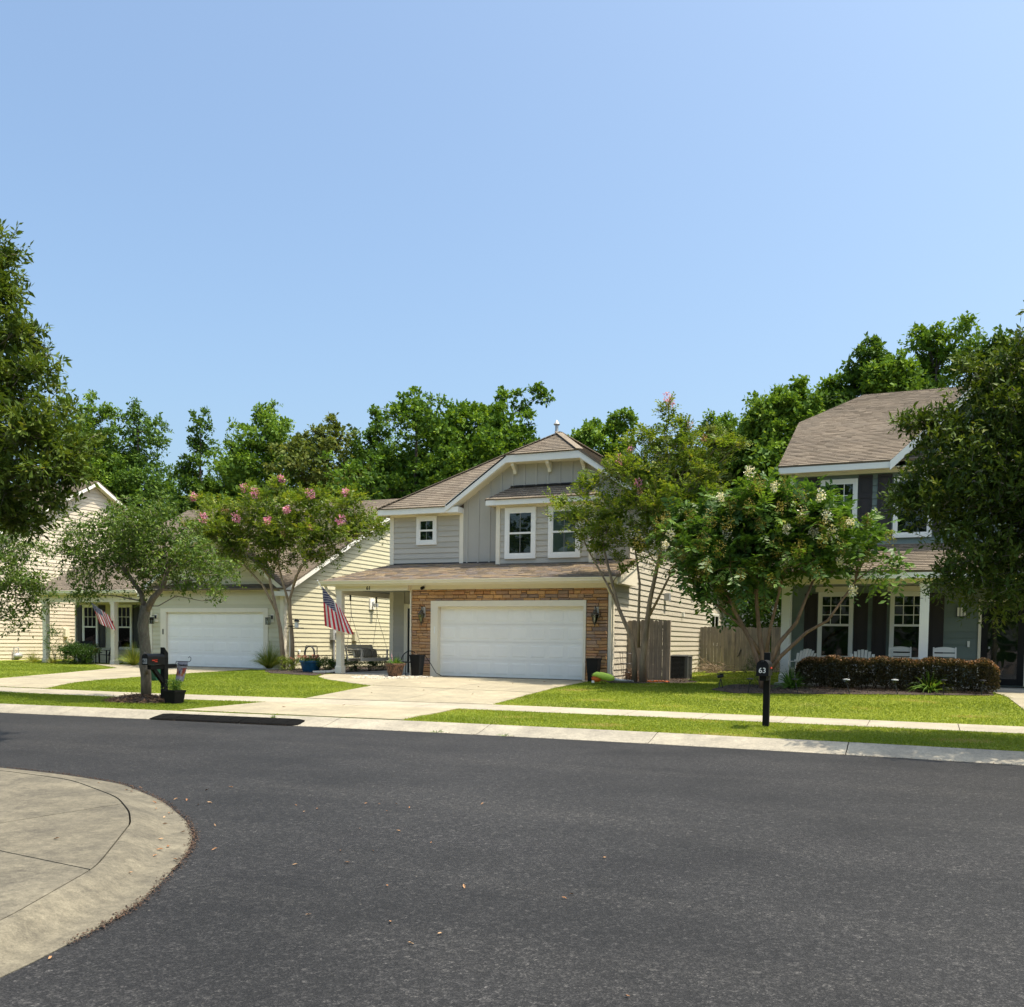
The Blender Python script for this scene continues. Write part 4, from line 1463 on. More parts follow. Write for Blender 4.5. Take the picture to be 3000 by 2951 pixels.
slab(H63, [(8.6, 41.4, 6.6), (-3.9, 41.4, 6.6), (-3.9, 37.2, 8.7), (-2.17, 34.4, 10.1), (8.6, 34.4, 10.1)], SHINGLE)
slab(H63, [(-3.9, 37.2, 8.71), (-3.9, 31.6, 8.71), (-2.17, 34.4, 10.09)], SHINGLE)
slab(H63, [(-.98, 27.5, 6.6), (-.98, 27.36, 6.6), (1.5, 27.36, 8.93), (1.5, 32.1, 8.93)], SHINGLE)
slab(H63, [(3.98, 27.36, 6.6), (3.98, 27.5, 6.6), (1.5, 32.1, 8.93), (1.5, 27.36, 8.93)], SHINGLE)
fascia(H63, [(-3.88, 6.59), (-.96, 6.59)], 27.38, 27.42, .19)
fascia(H63, [(-1.0, 6.57), (1.5, 8.91), (4.0, 6.57)], 27.34, 27.38, .24)
fascia(H63, [(3.98, 6.59), (8.6, 6.59)], 27.38, 27.42, .19)
MB().box(-3.88, 8.5, 27.43, 27.76, 6.42, 6.44).build('soffit', TRIM, H63)
fascia_x(H63, [(27.42, 6.58), (31.6, 8.70)], -3.90, -3.86, .19)
roof_plane(H63, [(-3.95, 25.62, 3.53), (8.6, 25.62, 3.53), (8.6, 27.79, 4.40), (-3.95, 27.79, 4.40)], SHINGLE)
fascia(H63, [(-3.93, 3.51), (8.6, 3.51)], 25.64, 25.68, .17)
MB().box(-3.9, 8.5, 25.69, 25.90, 3.35, 3.37).box(-3.62, 8.4, 25.90, 26.10, 3.23, 3.45).build('porch_beam', TRIM, H63)
MB().prism([(-3.61, 25.9, 3.4), (-3.61, 27.79, 3.4), (-3.61, 27.79, 4.3)], (.05, 0, 0)).build('porch_gable', TRIM, H63)
MB().box(-3.6, 8.4, 26.11, 27.78, 3.29, 3.31).build('porch_ceiling', CEIL, H63)
MB().box(-3.65, 8.4, 25.85, 27.78, .2, .62).build('porch_floor', PORCHF, H63)
for cx in (-3.41, -.04, 3.3):
    column(H63, cx, 26.0, .62, 3.23, .215, WHITE)

# ------------------------------------------------------------------ lawns and beds
def lawn_mat():
    m, nt, b = nodes_of('lawn_base')
    n1 = noise(nt, .5, 4, .6)
    n2 = noise(nt, 9, 4, .7)
    col = ramp(nt, n1, [(.3, (.17, .21, .02)), (.7, (.24, .275, .032))])
    col = mixc(nt, 1.0, col, ramp(nt, n2, [(.3, (.5, .55, .5)), (.7, (1.2, 1.15, 1.1))]), 'MULTIPLY')
    col = mixc(nt, ramp(nt, noise(nt, .9, 6, .7), [(.55, (0, 0, 0)), (.7, (.6, .6, .6))]), col, (.27, .225, .10))
    nt.links.new(col, b.inputs['Base Color'])
    b.inputs['Roughness'].default_value = .95
    b.inputs['Specular IOR Level'].default_value = .1
    bump(nt, b, noise(nt, 45, 4, .7), .9, .03)
    return m


LAWN = lawn_mat()
lx = np.linspace(-60, 40, 201)
strip('lawn', [(x, float(kerb_y(x)) + KW + .05) for x in lx], [(x, float(swb_y(x)) - SWW - .03) for x in lx], 201, 8, 0.0, LAWN, None, 'structure')
strip('lawn', [(x, float(swb_y(x)) + .04) for x in lx], [(x, 49) for x in lx], 201, 90, 0.0, LAWN, None, 'structure')


def in_poly(X, Y, poly):
    p = np.array(poly)
    ins = np.zeros(len(X), bool)
    j = len(p) - 1
    for i in range(len(p)):
        c = ((p[i, 1] > Y) != (p[j, 1] > Y)) & (X < (p[j, 0] - p[i, 0]) * (Y - p[i, 1]) / (p[j, 1] - p[i, 1] + 1e-12) + p[i, 0])
        ins ^= c
        j = i
    return ins


BED_A = [(-22.55, 29.9), (-21.9, 27.9), (-20.6, 26.2), (-19.4, 25.0), (-17.4, 24.55), (-17.62, 25.3), (-17.9, 26.4), (-17.97, 31), (-17.0, 40), (-22.6, 40)]
BED_B = [(-8.55, 26.55), (-8.2, 25.75), (-7.2, 25.35), (-6.1, 25.7), (-5.9, 26.8), (-6.6, 28.0), (-6.7, 30.2), (-8.4, 30.2)]
BED_C = [(-4.9, 23.75), (-4.15, 23.15), (-3.4, 23.35), (-.8, 23.95), (1.5, 24.55), (1.5, 25.84), (-3.6, 25.84), (-4.5, 25.6)]
MOUND = (-16.2, 16.25, .95, .62)
keep_out = [D61L + D61R[::-1], [(-13.9, 22.2), (-16.4, 23.65), (-17.15, 24.4), (-17.6, 25.3), (-17.75, 26.75), (-14.3, 26.75)], L59 + R59[::-1],
            [(-28.45, 27.3), (-29.9, 28.2), (-31.6, 29.2), (-33.2, 29.95), (-29.15, 30)], BED_A, BED_B, BED_C, [(1.5, 26.2), (1.55, 25.2), (1.75, 24.5), (1.9, 22), (1.9, 19), (3.3, 19), (3.4, 26.2)],
            [(-26.6, 13.5), (-26.0, 16.6), (-21.3, 16.65), (-21.6, 13.9)], [(-15.2, 26.6), (-8.4, 26.6), (-8.4, 44), (-17.9, 44), (-17.9, 26.4)], [(-3.65, 25.8), (9, 25.8), (9, 42), (-3.65, 42)],
            [(-29.4, 29.9), (-22.6, 29.9), (-22.6, 48), (-29.4, 48)], [(-35.8, 29.8), (-29.4, 29.8), (-29.4, 48), (-35.8, 48)], [(-55, 29.9), (-39.6, 29.9), (-39.6, 44), (-55, 44)]]


def lawn_points(x0, x1, y0f, y1f, dens):
    area = (x1 - x0) * 14
    n = int(area * dens)
    X = rng.uniform(x0, x1, n)
    a, b = y0f(X), y1f(X)
    Y = a + (b - a) * rng.random(n)
    keep = rng.random(n) < (b - a) / 14
    return X[keep], Y[keep]


def lawn_seen(X, Y):
    d = np.hypot(X, Y)
    ang = np.degrees(np.arctan2(-X, Y))
    return (ang < 55) & (ang > -8) & (d < 48)


GX, GY = [], []
for args in ((-24, 4, lambda x: kerb_y(x) + KW + .04, lambda x: swb_y(x) - SWW - .02, 2000), (-26, 4, lambda x: swb_y(x) + .03, lambda x: 0 * x + 26, 1150), (-40, 3, lambda x: 0 * x + 24, lambda x: 0 * x + 38, 400), (-40, -24, lambda x: swb_y(x), lambda x: 0 * x + 27, 500)):
    X, Y = lawn_points(*args)
    GX.append(X)
    GY.append(Y)
GX, GY = np.concatenate(GX), np.concatenate(GY)
ok = lawn_seen(GX, GY) & ~(((GX - MOUND[0]) / MOUND[2]) ** 2 + ((GY - MOUND[1]) / MOUND[3]) ** 2 < .9)
wob = .05 * np.sin(GX * 7.1 + GY * 3.3) + .04 * np.sin(GY * 9.7 - GX * 5.1)
for p in keep_out:
    ok &= ~in_poly(GX + wob, GY + wob * .6, p)
GX, GY = GX[ok], GY[ok]
n = len(GX)
hgt = rng.uniform(.016, .04, n) * (1 + .25 * np.sin(GX * 1.7) * np.sin(GY * 2.3))
lean = rng.normal(size=(n, 2)) * .028
wd = rng.uniform(.003, .007, n) * (1 + np.hypot(GX, GY) / 25)
a = rng.uniform(0, math.pi, n)
z = terr(GX, GY) - .004
patch = .5 + .5 * (np.sin(GX * .9 + 1.3 * np.sin(GY * .7)) * np.sin(GY * 1.3 + np.sin(GX * 1.1)))
dry = 1.0 * np.clip((np.sin(GX * 2.3 + 2 * np.sin(GY * 1.7)) + np.sin(GY * 3.1 + GX * .9) - 1.0), 0, 1) * (GX > -10) * .5 + .34 * (GX > -9) * (GY < 18.2) * rng.random(n)
tone = np.clip(.12 + .38 * rng.random(n) + .32 * patch + dry * rng.uniform(.4, 1, n), .01, 1)
V = np.empty((n, 3, 3))
V[:, 0] = np.stack([GX - np.cos(a) * wd, GY - np.sin(a) * wd, z], 1)
V[:, 1] = np.stack([GX + np.cos(a) * wd, GY + np.sin(a) * wd, z], 1)
V[:, 2] = np.stack([GX + lean[:, 0], GY + lean[:, 1], z + hgt], 1)
gm = fastmesh('grass', V.reshape(-1, 3), 1, np.arange(3 * n).reshape(-1, 3), tone)
tag(link('grass', gm, L_GRASS), 'short bright green lawn grass around the driveways', 'grass', None, 'stuff')


def chips(name, poly, n, mat, parent, zoff=.02, size=(.015, .05), kind='stuff', flat=.35, label=None):
    p = np.array(poly)
    X = rng.uniform(p[:, 0].min(), p[:, 0].max(), n * 4)
    Y = rng.uniform(p[:, 1].min(), p[:, 1].max(), n * 4)
    k = in_poly(X, Y, poly) & lawn_seen(X, Y) & (Y < 36)
    X, Y = X[k][:n], Y[k][:n]
    n = len(X)
    d = nrm(np.concatenate([rng.normal(size=(n, 2)), rng.normal(size=(n, 1)) * flat], 1))
    nor = nrm(np.concatenate([rng.normal(size=(n, 2)) * .5, np.ones((n, 1))], 1))
    L = rng.uniform(*size, n)
    return leaf_mesh(name, np.stack([X, Y, terr(X, Y) + zoff + rng.random(n) * .02], 1), d, nor, L, L * rng.uniform(.3, .6, n), rng.random(n), mat, parent, kind=kind, fold=.3)


def bed(frontpl, backpl, poly, n, mat=MULCH, h=.018):
    r = struct_root('flower_bed')
    strip('soil', frontpl, backpl, 24, 10, h, SOIL, r, thick=.05)
    chips('mulch', poly, n, mat, r, h + .002)
    return r


bed([(-21.9, 27.9), (-20.6, 26.2), (-19.4, 25.0), (-17.4, 24.55), (-17.62, 25.3), (-17.9, 26.4), (-17.97, 31), (-17.5, 36)], [(-22.64, 29.9), (-22.64, 30.5), (-22.64, 31), (-22.64, 32), (-22.64, 33), (-22.64, 34), (-22.64, 36), (-22.64, 40)], BED_A, 5000)
bed([(-8.55, 26.5), (-8.2, 25.75), (-7.2, 25.35), (-6.1, 25.7), (-5.9, 26.8)], [(-8.38, 28.6), (-8.0, 29.4), (-7.4, 29.8), (-6.9, 29.6), (-6.6, 28.6)], BED_B, 2500)
bed([(-4.9, 23.75), (-4.15, 23.15), (-3.4, 23.35), (-.8, 23.95), (1.5, 24.55)], [(-4.6, 25.6), (-3.9, 25.84), (-3.4, 25.84), (-.8, 25.84), (1.5, 25.84)], BED_C, 3500)
mr = struct_root('mulch_mound')
th = np.linspace(0, 2 * math.pi, 41)
rr = np.linspace(0.001, 1, 9)
RR, TT = np.meshgrid(rr, th, indexing='ij')
mx_ = MOUND[0] + MOUND[2] * RR * np.cos(TT)
my_ = MOUND[1] + MOUND[3] * RR * np.sin(TT)
mz_ = terr(mx_, my_) + .15 * (1 - RR ** 1.6) * (1 + .15 * np.sin(5 * TT)) - .01
grid_mesh('soil', mx_, my_, mz_, SOIL, mr)
n = 3800
r_ = np.sqrt(rng.random(n)) * 1.08
a_ = rng.uniform(0, 2 * math.pi, n)
X, Y = MOUND[0] + MOUND[2] * r_ * np.cos(a_), MOUND[1] + MOUND[3] * r_ * np.sin(a_)
Z = terr(X, Y) + .15 * (1 - np.minimum(r_, 1) ** 1.6) + .003
leaf_mesh('pine_straw', np.stack([X, Y, Z], 1), np.concatenate([rng.normal(size=(n, 2)), rng.normal(size=(n, 1)) * .25], 1), np.concatenate([rng.normal(size=(n, 2)) * .4, np.ones((n, 1))], 1), rng.uniform(.04, .12, n), rng.uniform(.008, .02, n), rng.random(n), LITTER, mr, kind='stuff')

# white pebbles spread round the brown pot
n = 520
r_ = np.sqrt(rng.random(n))
a_ = rng.uniform(0, 2 * math.pi, n)
pb = MB()
for r0, a0 in zip(r_, a_):
    x, y = -15.0 + 1.0 * r0 * math.cos(a0) + .5 * r0 * math.sin(a0), 25.15 + .95 * r0 * math.sin(a0)
    s = random.uniform(.022, .05)
    zz = gz(x, y) + .012
    t1 = random.random() * 6.28
    p6 = [(x + s * math.cos(t1 + k * 1.2566) * random.uniform(.8, 1.2), y + s * math.sin(t1 + k * 1.2566) * random.uniform(.7, 1.0), zz + random.uniform(0, .006)) for k in range(5)]
    i6 = [(x + (p[0] - x) * .6, y + (p[1] - y) * .6, zz + s * random.uniform(.55, .8)) for p in p6]
    pb.add(p6 + i6, [(5, 6, 7, 8, 9)] + [(k, (k + 1) % 5, 5 + (k + 1) % 5, 5 + k) for k in range(5)], random.uniform(.01, 1))
tag(pb.build('pebbles', PEBBLE), 'pale river pebbles spread round the brown pot by the porch', 'pebbles', None, 'stuff')


# ------------------------------------------------------------------ foliage
def sprigs(o, d, K, slen, droop=.3, spread=.9, pairs=False, flat=False):
    """leaves along short stems: returns leaf base, direction, normal, stem index"""
    S = len(o)
    d = nrm(d)
    slen = np.broadcast_to(np.asarray(slen, float).reshape(-1, 1), (S, 1))
    t = (np.arange(K) + .6) / K
    t = t[None, :, None]
    zed = np.array([0, 0, 1.0])
    stem = o[:, None] + d[:, None] * (slen[:, None] * t) - zed * (droop * slen[:, None] * t ** 2)
    tan = nrm(d[:, None] - zed * (2 * droop * t))
    ref = nrm(np.cross(d, zed) + rng.normal(size=(S, 3)) * .25)[:, None]
    if flat:
        side = nrm(np.cross(tan, np.cross(ref, tan)))
        sgn = np.where(np.arange(K) % 2 == 0, 1, -1)[None, :, None]
        ld = nrm(tan * .55 + side * sgn * spread - zed * .15 + rng.normal(size=(S, K, 3)) * .14)
        nor = np.cross(tan, side)
        nor = np.where(nor[..., 2:3] < 0, -nor, nor) + rng.normal(size=(S, K, 3)) * .25
    else:
        ang = (np.arange(K) * 2.4)[None, :] + rng.uniform(0, 6.28, (S, 1))
        u = ref
        v = np.cross(tan, u)
        side = u * np.cos(ang)[..., None] + v * np.sin(ang)[..., None]
        ld = nrm(tan * .65 + side * spread + rng.normal(size=(S, K, 3)) * .3)
        nor = zed + rng.normal(size=(S, K, 3)) * .55 + side * .4
    idx = np.repeat(np.arange(S), K)
    return stem.reshape(-1, 3), ld.reshape(-1, 3), nor.reshape(-1, 3), idx


def sample_crown(E, n, inner=.55, lump=.18, per=11, sig=.2):
    """sprig roots gathered in clumps near the skin of each lobe of the crown"""
    E = np.array(E, float)
    wgt = (E[:, 3] * E[:, 4] * E[:, 5]) ** .7
    wgt = np.maximum(wgt, wgt.max() * .07)
    m = max(len(E), n // per)
    k = rng.choice(len(E), m, p=wgt / wgt.sum())
    u = rdir(m)
    u[:, 2] = np.where(rng.random(m) < .3, np.abs(u[:, 2]), u[:, 2])
    r = inner + (1 - inner) * rng.random(m) ** .6
    lumps = 1 + lump * (np.sin(u[:, 0] * 5 + k * 1.7) * np.sin(u[:, 2] * 6 + k) + np.sin(u[:, 1] * 7 + 2 * k) * .6)
    C = E[k, :3] + u * E[k, 3:6] * (r * lumps)[:, None]
    c = rng.integers(0, m, n)
    rad_ = E[k[c], 3:6]
    P = C[c] + rng.normal(size=(n, 3)) * sig * np.minimum(rad_, .9) * np.array([1, 1, .65])
    v = nrm(u[c] + nrm(P - C[c]) * .7)
    return P, v, k[c]


def limb_curve(a, b, sag=.0, n=5, jit=.06):
    a, b = np.array(a, float), np.array(b, float)
    L = np.linalg.norm(b - a)
    pts = []
    for i in range(n + 1):
        t = i / n
        p = a + (b - a) * t
        p = p + np.array([0, 0, 1]) * sag * L * math.sin(math.pi * t)
        if 0 < i < n:
            p = p + rng.normal(size=3) * jit * L * .5
        pts.append(tuple(p))
    return pts


def tree(name, label, cat, base, trunks, E, S, K, slen, leaf, mat, bark, droop=.25, up=.25, group=None, flat=False, limbs=2, tone=(0, 1), inner=.55, fork=None, spread=.9, limb_r=.035, n_side=8, lump=.18, fill=.78):
    t = thing(name, label, cat, base, 0, group)
    mb = MB()
    tops = []
    for pts, r0, r1 in trunks:
        rs = np.linspace(r0, r1, len(pts))
        mb.tube(pts, list(rs), n_side)
        tops.append((pts[-1], r1))
        if len(pts) > 3:
            tops.append((pts[-2], rs[-2] * .8))
    E = [tuple(e) for e in E]
    for e in E:
        c = np.array(e[:3])
        src = min(tops, key=lambda q: np.linalg.norm(np.array(q[0]) - c) + (0 if q[0][2] < c[2] else 1.5))
        L = limb_curve(src[0], c, .04)
        rr_ = min(src[1] * .85, limb_r * (.5 + np.linalg.norm(e[3:6]) * .5))
        mb.tube(L, list(np.linspace(rr_, rr_ * .35, len(L))), 5, cap=False)
        for _ in range(limbs):
            q = c + rdir(1)[0] * np.array(e[3:6]) * .8
            st = L[random.randint(2, len(L) - 1)]
            l2 = limb_curve(st, q, .03, 3)
            mb.tube(l2, list(np.linspace(rr_ * .45, rr_ * .12, len(l2))), 4, cap=False)
    mb.build('trunk', bark, t, smooth='all')
    P, u, k = sample_crown(E, S, inner, lump)
    d = nrm(u * .8 + rng.normal(size=(S, 3)) * .55 + np.array([0, 0, up]))
    pos, ld, nor, idx = sprigs(P, d, K, slen * rng.uniform(.6, 1.3, S), droop, spread, flat=flat)
    sp = rng.random(S)[idx]
    tn = np.clip(.55 * sp + .45 * rng.random(len(idx)), 0, 1)
    tn = tone[0] + (tone[1] - tone[0]) * tn
    Ls = leaf[0] * rng.uniform(.45, 1.3, len(idx))
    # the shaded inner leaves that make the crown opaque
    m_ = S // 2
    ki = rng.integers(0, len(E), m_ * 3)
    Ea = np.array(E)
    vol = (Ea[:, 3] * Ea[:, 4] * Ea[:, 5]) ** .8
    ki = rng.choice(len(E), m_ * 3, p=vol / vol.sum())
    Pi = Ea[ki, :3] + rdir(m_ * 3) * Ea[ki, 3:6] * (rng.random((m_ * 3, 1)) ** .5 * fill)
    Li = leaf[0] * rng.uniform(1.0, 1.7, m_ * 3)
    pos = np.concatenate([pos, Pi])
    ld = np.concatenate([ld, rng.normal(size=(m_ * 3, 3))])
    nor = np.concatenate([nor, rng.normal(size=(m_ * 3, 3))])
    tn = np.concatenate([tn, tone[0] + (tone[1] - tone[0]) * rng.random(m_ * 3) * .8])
    Ls = np.concatenate([Ls, Li])
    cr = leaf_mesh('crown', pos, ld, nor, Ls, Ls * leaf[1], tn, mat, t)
    # the fine stems that carry the leaves
    SV = []
    S2 = np.where(rng.random(S) < .7)[0]
    dd = d[S2]
    a0, a1 = P[S2], P[S2] + dd * (slen * .9) - np.array([0, 0, 1]) * droop * slen * .8
    wv_ = nrm(np.cross(dd, rng.normal(size=dd.shape))) * .004
    Vq = np.stack([a0 - wv_ * 1.6, a0 + wv_ * 1.6, a1], 1) - np.array(BASE[t.name])
    me = fastmesh('twig', Vq.reshape(-1, 3), 1, np.arange(3 * len(S2)).reshape(-1, 3))
    tag(link('twig', me, bark, t), kind='stuff')
    return t, P, d


def blossoms(parent, pts, r, n, mat, name='blossom', size=.035, tone=None, tall=1.25):
    for p in pts:
        rr_ = r * random.uniform(.7, 1.25)
        u = rdir(n) * (rng.random((n, 1)) ** .4)
        pos = np.array(p) + u * np.array([rr_, rr_, rr_ * tall])
        d = nrm(u + rng.normal(size=(n, 3)) * .7)
        leaf_mesh(name, pos, d, rng.normal(size=(n, 3)), rng.uniform(.6, 1.2, n) * size, rng.uniform(.6, 1.2, n) * size * .9, rng.random(n), mat, parent, fold=.4, kind='stuff')


def ell(x, y, z, a, b=None, c=None):
    return (x, y, z, a, a if b is None else b, a * .7 if c is None else c)


# big dark oak at the near corner, trunk out of the picture on that side
Y0 = 10.2
LO = [ell(-12.25, Y0, 4.65, .5, .8, .36), ell(-11.85, Y0 - .1, 4.45, .26, .4, .17), ell(-12.4, Y0, 4.0, .5, .8, .3), ell(-12.0, Y0, 3.65, .32, .5, .16), ell(-12.7, Y0, 5.2, .38, .6, .3), ell(-12.3, Y0 - .1, 5.5, .2, .3, .15), ell(-12.9, Y0, 5.95, .36, .6, .26), ell(-12.55, Y0, 6.2, .16, .25, .24), ell(-13.05, Y0, 6.7, .2, .4, .16), ell(-13.2, Y0, 7.4, .32, .5, .26), ell(-12.95, Y0, 7.25, .15, .25, .25),
      ell(-13.3, Y0, 3.6, .7, 1.0, .4), ell(-13.6, Y0, 4.6, .9, 1.1, .7), ell(-13.9, Y0, 5.8, .8, 1.0, .7), ell(-14.4, Y0, 7.2, .9, 1.1, .9), ell(-15.2, Y0, 5, 1.5, 1.5, 1.6), ell(-11.65, Y0 - .1, 4.05, .15, .3, .09), ell(-12.7, Y0, 3.35, .32, .5, .13)]
tree('oak_tree', 'large dark oak crowding in at the picture edge before the peach house', 'tree', (-15.2, Y0, gz(-15.2, Y0)), [([(-15.2, Y0, 0), (-15.15, Y0, 1.2), (-15.0, Y0 + .05, 2.4), (-14.7, Y0, 4.2), (-14.5, Y0, 6.2)], .19, .07)], LO, 4200, 10, .28, (.125, .36), L_OAK, BARKOAK, droop=.1, up=.35, spread=.75, lump=.2)
# oak on the verge at the other edge
RO = [ell(1.45, 16.6, 5.85, .42, .6, .45), ell(1.15, 16.6, 6.3, .15, .2, .3), ell(.85, 16.6, 5.55, .42, .7, .4), ell(.32, 16.6, 5.0, .4, .6, .34), ell(-.2, 16.5, 5.1, .22, .3, .13), ell(.5, 16.5, 4.5, .8, .9, .55), ell(-.05, 16.5, 4.1, .40, .6, .32), ell(-.35, 16.45, 3.95, .2, .35, .17),
      ell(.45, 16.5, 3.6, .62, .9, .45), ell(.85, 16.5, 2.9, .55, .8, .45), ell(1.2, 16.5, 2.45, .45, .6, .3), ell(1.5, 16.5, 5.2, .9, 1.0, .8), ell(1.5, 16.5, 4.0, .9, 1.0, .8), ell(2.2, 16.6, 5.2, 1.2, 1.2, 1.4), ell(2.2, 16.6, 3.4, 1.2, 1.2, 1.1), ell(1.75, 16.5, 2.85, .8, .8, .5), ell(2.1, 16.6, 6.5, .7, .7, .5), ell(.55, 16.5, 5.85, .14, .2, .18), ell(.32, 16.45, 2.75, .28, .4, .2)]
tree('oak_tree', 'dense oak on the grass verge covering the storm door side of the teal house', 'tree', (2.35, 16.7, gz(2.35, 16.7)), [([(2.35, 16.7, .15), (2.33, 16.7, 1.2), (2.3, 16.65, 2.4), (2.25, 16.6, 4.2), (2.1, 16.6, 6.2)], .12, .04)], RO, 6000, 10, .26, (.105, .36), L_OAK, BARKOAK, droop=.1, up=.4, spread=.75, lump=.2)
# young oak by the mailbox
yo = 16.35
SO = [ell(-16.7, yo, 4.1, .95, .9, .45), ell(-17.6, yo, 3.9, .85, .8, .5), ell(-18.3, yo, 3.35, .6, .6, .35), ell(-18.2, yo + .1, 2.75, .7, .6, .3), ell(-17.2, yo, 3.3, .8, .8, .45), ell(-15.7, yo, 4.0, .85, .9, .5), ell(-15.0, yo, 3.6, .8, .8, .5), ell(-14.4, yo, 3.4, .55, .6, .35), ell(-14.35, yo, 2.85, .5, .6, .28),
      ell(-15.5, yo, 3.2, .7, .7, .42), ell(-16.3, yo, 3.5, .8, .8, .45), ell(-15.9, yo, 4.55, .5, .6, .25), ell(-17.0, yo, 4.5, .5, .5, .22), ell(-13.95, yo, 3.0, .3, .4, .2), ell(-18.85, yo, 3.9, .35, .4, .22), ell(-16.1, yo - .1, 2.75, .32, .4, .2), ell(-13.9, yo, 2.5, .22, .3, .2), ell(-14.9, yo, 2.75, .3, .4, .2)]
oak, P_, d_ = tree('oak_tree', 'young spreading oak in a mulch mound beside the black mailbox', 'tree', (-16.2, yo, .3), [([(-16.17, yo, .25), (-16.17, yo, .75), (-16.22, yo, 1.0), (-16.18, yo, 1.3), (-16.26, yo, 1.9), (-16.17, yo, 2.32)], .115, .115), ([(-16.17, yo, 2.2), (-15.95, yo, 2.5), (-15.68, yo, 2.72), (-15.5, yo, 3.2)], .085, .045), ([(-16.2, yo, 2.25), (-16.3, yo, 2.6), (-16.75, yo, 3.1), (-17.0, yo, 3.5)], .065, .035)], [(-16.2 + (e[0] + 16.2) * .92,) + e[1:] for e in SO], 2000, 9, .25, (.085, .42), L_SOAK, BARKOAK, droop=.5, up=.1, lump=.22, limb_r=.02, limbs=3)
n = 1500
a_, zz = rng.uniform(0, 6.28, n), rng.uniform(1.25, 2.35, n)
cx = np.interp(zz, (1.3, 1.9, 2.32), (-16.18, -16.26, -16.17))
pos = np.stack([cx + .115 * np.cos(a_), yo + .115 * np.sin(a_), zz], 1)
leaf_mesh('hanging_moss', pos, np.stack([np.cos(a_) * .25, np.sin(a_) * .25, -np.ones(n)], 1) + rng.normal(size=(n, 3)) * .2, np.stack([np.cos(a_), np.sin(a_), 0 * a_], 1), rng.uniform(.03, .085, n), .008, rng.random(n), MOSS, oak)
MB().tube([(-16.06, yo - .09, .78), (-16.05, yo - .11, .86), (-16.06, yo - .09, .95)], [.02, .05, .02], 8).tube([(-16.10, yo - .1, 1.12), (-16.08, yo - .12, 1.2), (-16.1, yo - .1, 1.28)], [.02, .045, .02], 8).build('bark_knot', BARKOAK, oak, smooth='all')

S2 = [ell(-20.7, 16.2, 4.0, .7, .7, .45), ell(-20.1, 16.2, 3.5, .55, .6, .35), ell(-19.7, 16.2, 2.9, .5, .5, .3), ell(-20.4, 16.2, 2.8, .6, .6, .35), ell(-20.0, 16.2, 2.25, .5, .5, .28), ell(-20.8, 16.2, 2.1, .6, .6, .3), ell(-21.8, 16.2, 3.2, 1.1, 1.0, .9), ell(-22.2, 16.2, 4.6, 1.0, 1.0, .7), ell(-19.35, 16.2, 2.5, .22, .3, .15), ell(-19.9, 16.2, 1.8, .25, .3, .15), ell(-20.9, 16.2, 4.6, .4, .4, .25)]
tree('oak_tree', 'drooping small-leaved oak branches in front of the outer porch column of 59', 'tree', (-22.0, 16.2, gz(-22, 16.2)), [([(-22.0, 16.2, .15), (-22.0, 16.2, 1.2), (-21.9, 16.2, 2.4), (-21.7, 16.2, 3.2)], .11, .07)], S2, 1500, 9, .26, (.09, .42), L_SOAK, BARKOAK, droop=.5, up=.1, lump=.22, limb_r=.02, limbs=3)
# pink crape myrtle in the bed between the houses
ax, ay = -21.9, 29.0
az = gz(ax, ay)
EA = [ell(-22.2, ay, 5.3, 1.5, 1.2, .75), ell(-24.2, ay, 5.5, 1.3, 1.0, .7), ell(-25.6, ay, 5.6, .9, .8, .6), ell(-20.5, ay, 5.4, 1.4, 1.1, .7), ell(-18.9, ay, 5.6, 1.1, .9, .6), ell(-17.7, ay, 5.6, .6, .6, .25), ell(-22.8, ay, 6.3, 1.2, 1.0, .6), ell(-20.6, ay, 6.4, 1.1, .9, .55), ell(-24.8, ay, 6.3, .8, .7, .5), ell(-19.0, ay, 6.5, .7, .7, .45), ell(-21.8, ay, 7.0, .55, .6, .4), ell(-22.7, ay, 4.6, .9, .8, .4), ell(-20.6, ay, 4.7, .8, .8, .35), ell(-24.4, ay, 4.75, .6, .6, .3), ell(-26.5, ay, 6.0, .35, .4, .3), ell(-25.8, ay, 6.9, .25, .3, .25), ell(-23.6, ay, 7.0, .3, .3, .3)]
TA = [([(-21.95, ay, az), (-22.0, ay, 1.2), (-22.1, ay, 2.0), (-22.4, ay, 3.1), (-22.6, ay, 3.9), (-23.4, ay, 4.8)], .10, .035), ([(-21.6, ay + .1, az), (-21.62, ay + .1, 1.5), (-21.66, ay, 2.6), (-21.66, ay, 3.1), (-21.4, ay, 3.9), (-20.6, ay, 5.0)], .085, .03), ([(-21.66, ay, 2.8), (-21.95, ay, 3.6), (-22.2, ay, 4.4), (-22.1, ay, 5.2)], .05, .025), ([(-22.2, ay, 2.5), (-22.9, ay, 3.6), (-23.9, ay, 4.5), (-24.6, ay, 5.3)], .05, .025), ([(-21.6, ay, 3.3), (-21.2, ay, 4.3), (-19.8, ay, 5.0), (-18.6, ay, 5.4)], .045, .015)]
cra, PA, _d = tree('crape_myrtle', 'pink flowering crape myrtle against the yellow-lit siding of number 59', 'tree', (ax, ay, az), TA, EA, 3300, 12, .40, (.11, .5), L_CRA, BARKCR, droop=.15, up=.5, flat=True, limb_r=.03, lump=.22, fill=.6)


def crown_tips(P, n, zmin=None, front=None, spread=.6):
    sc = P[:, 2] * .6 - P[:, 1] * .8 + rng.random(len(P)) * 2.2
    if zmin:
        sc = np.where(P[:, 2] < zmin, -99, sc)
    o = np.argsort(-sc)
    out = []
    for i in o:
        if all(np.linalg.norm(P[i] - q) > spread for q in out):
            out.append(P[i] + np.array([0, -.12, .10]))
        if len(out) >= n:
            break
    return out


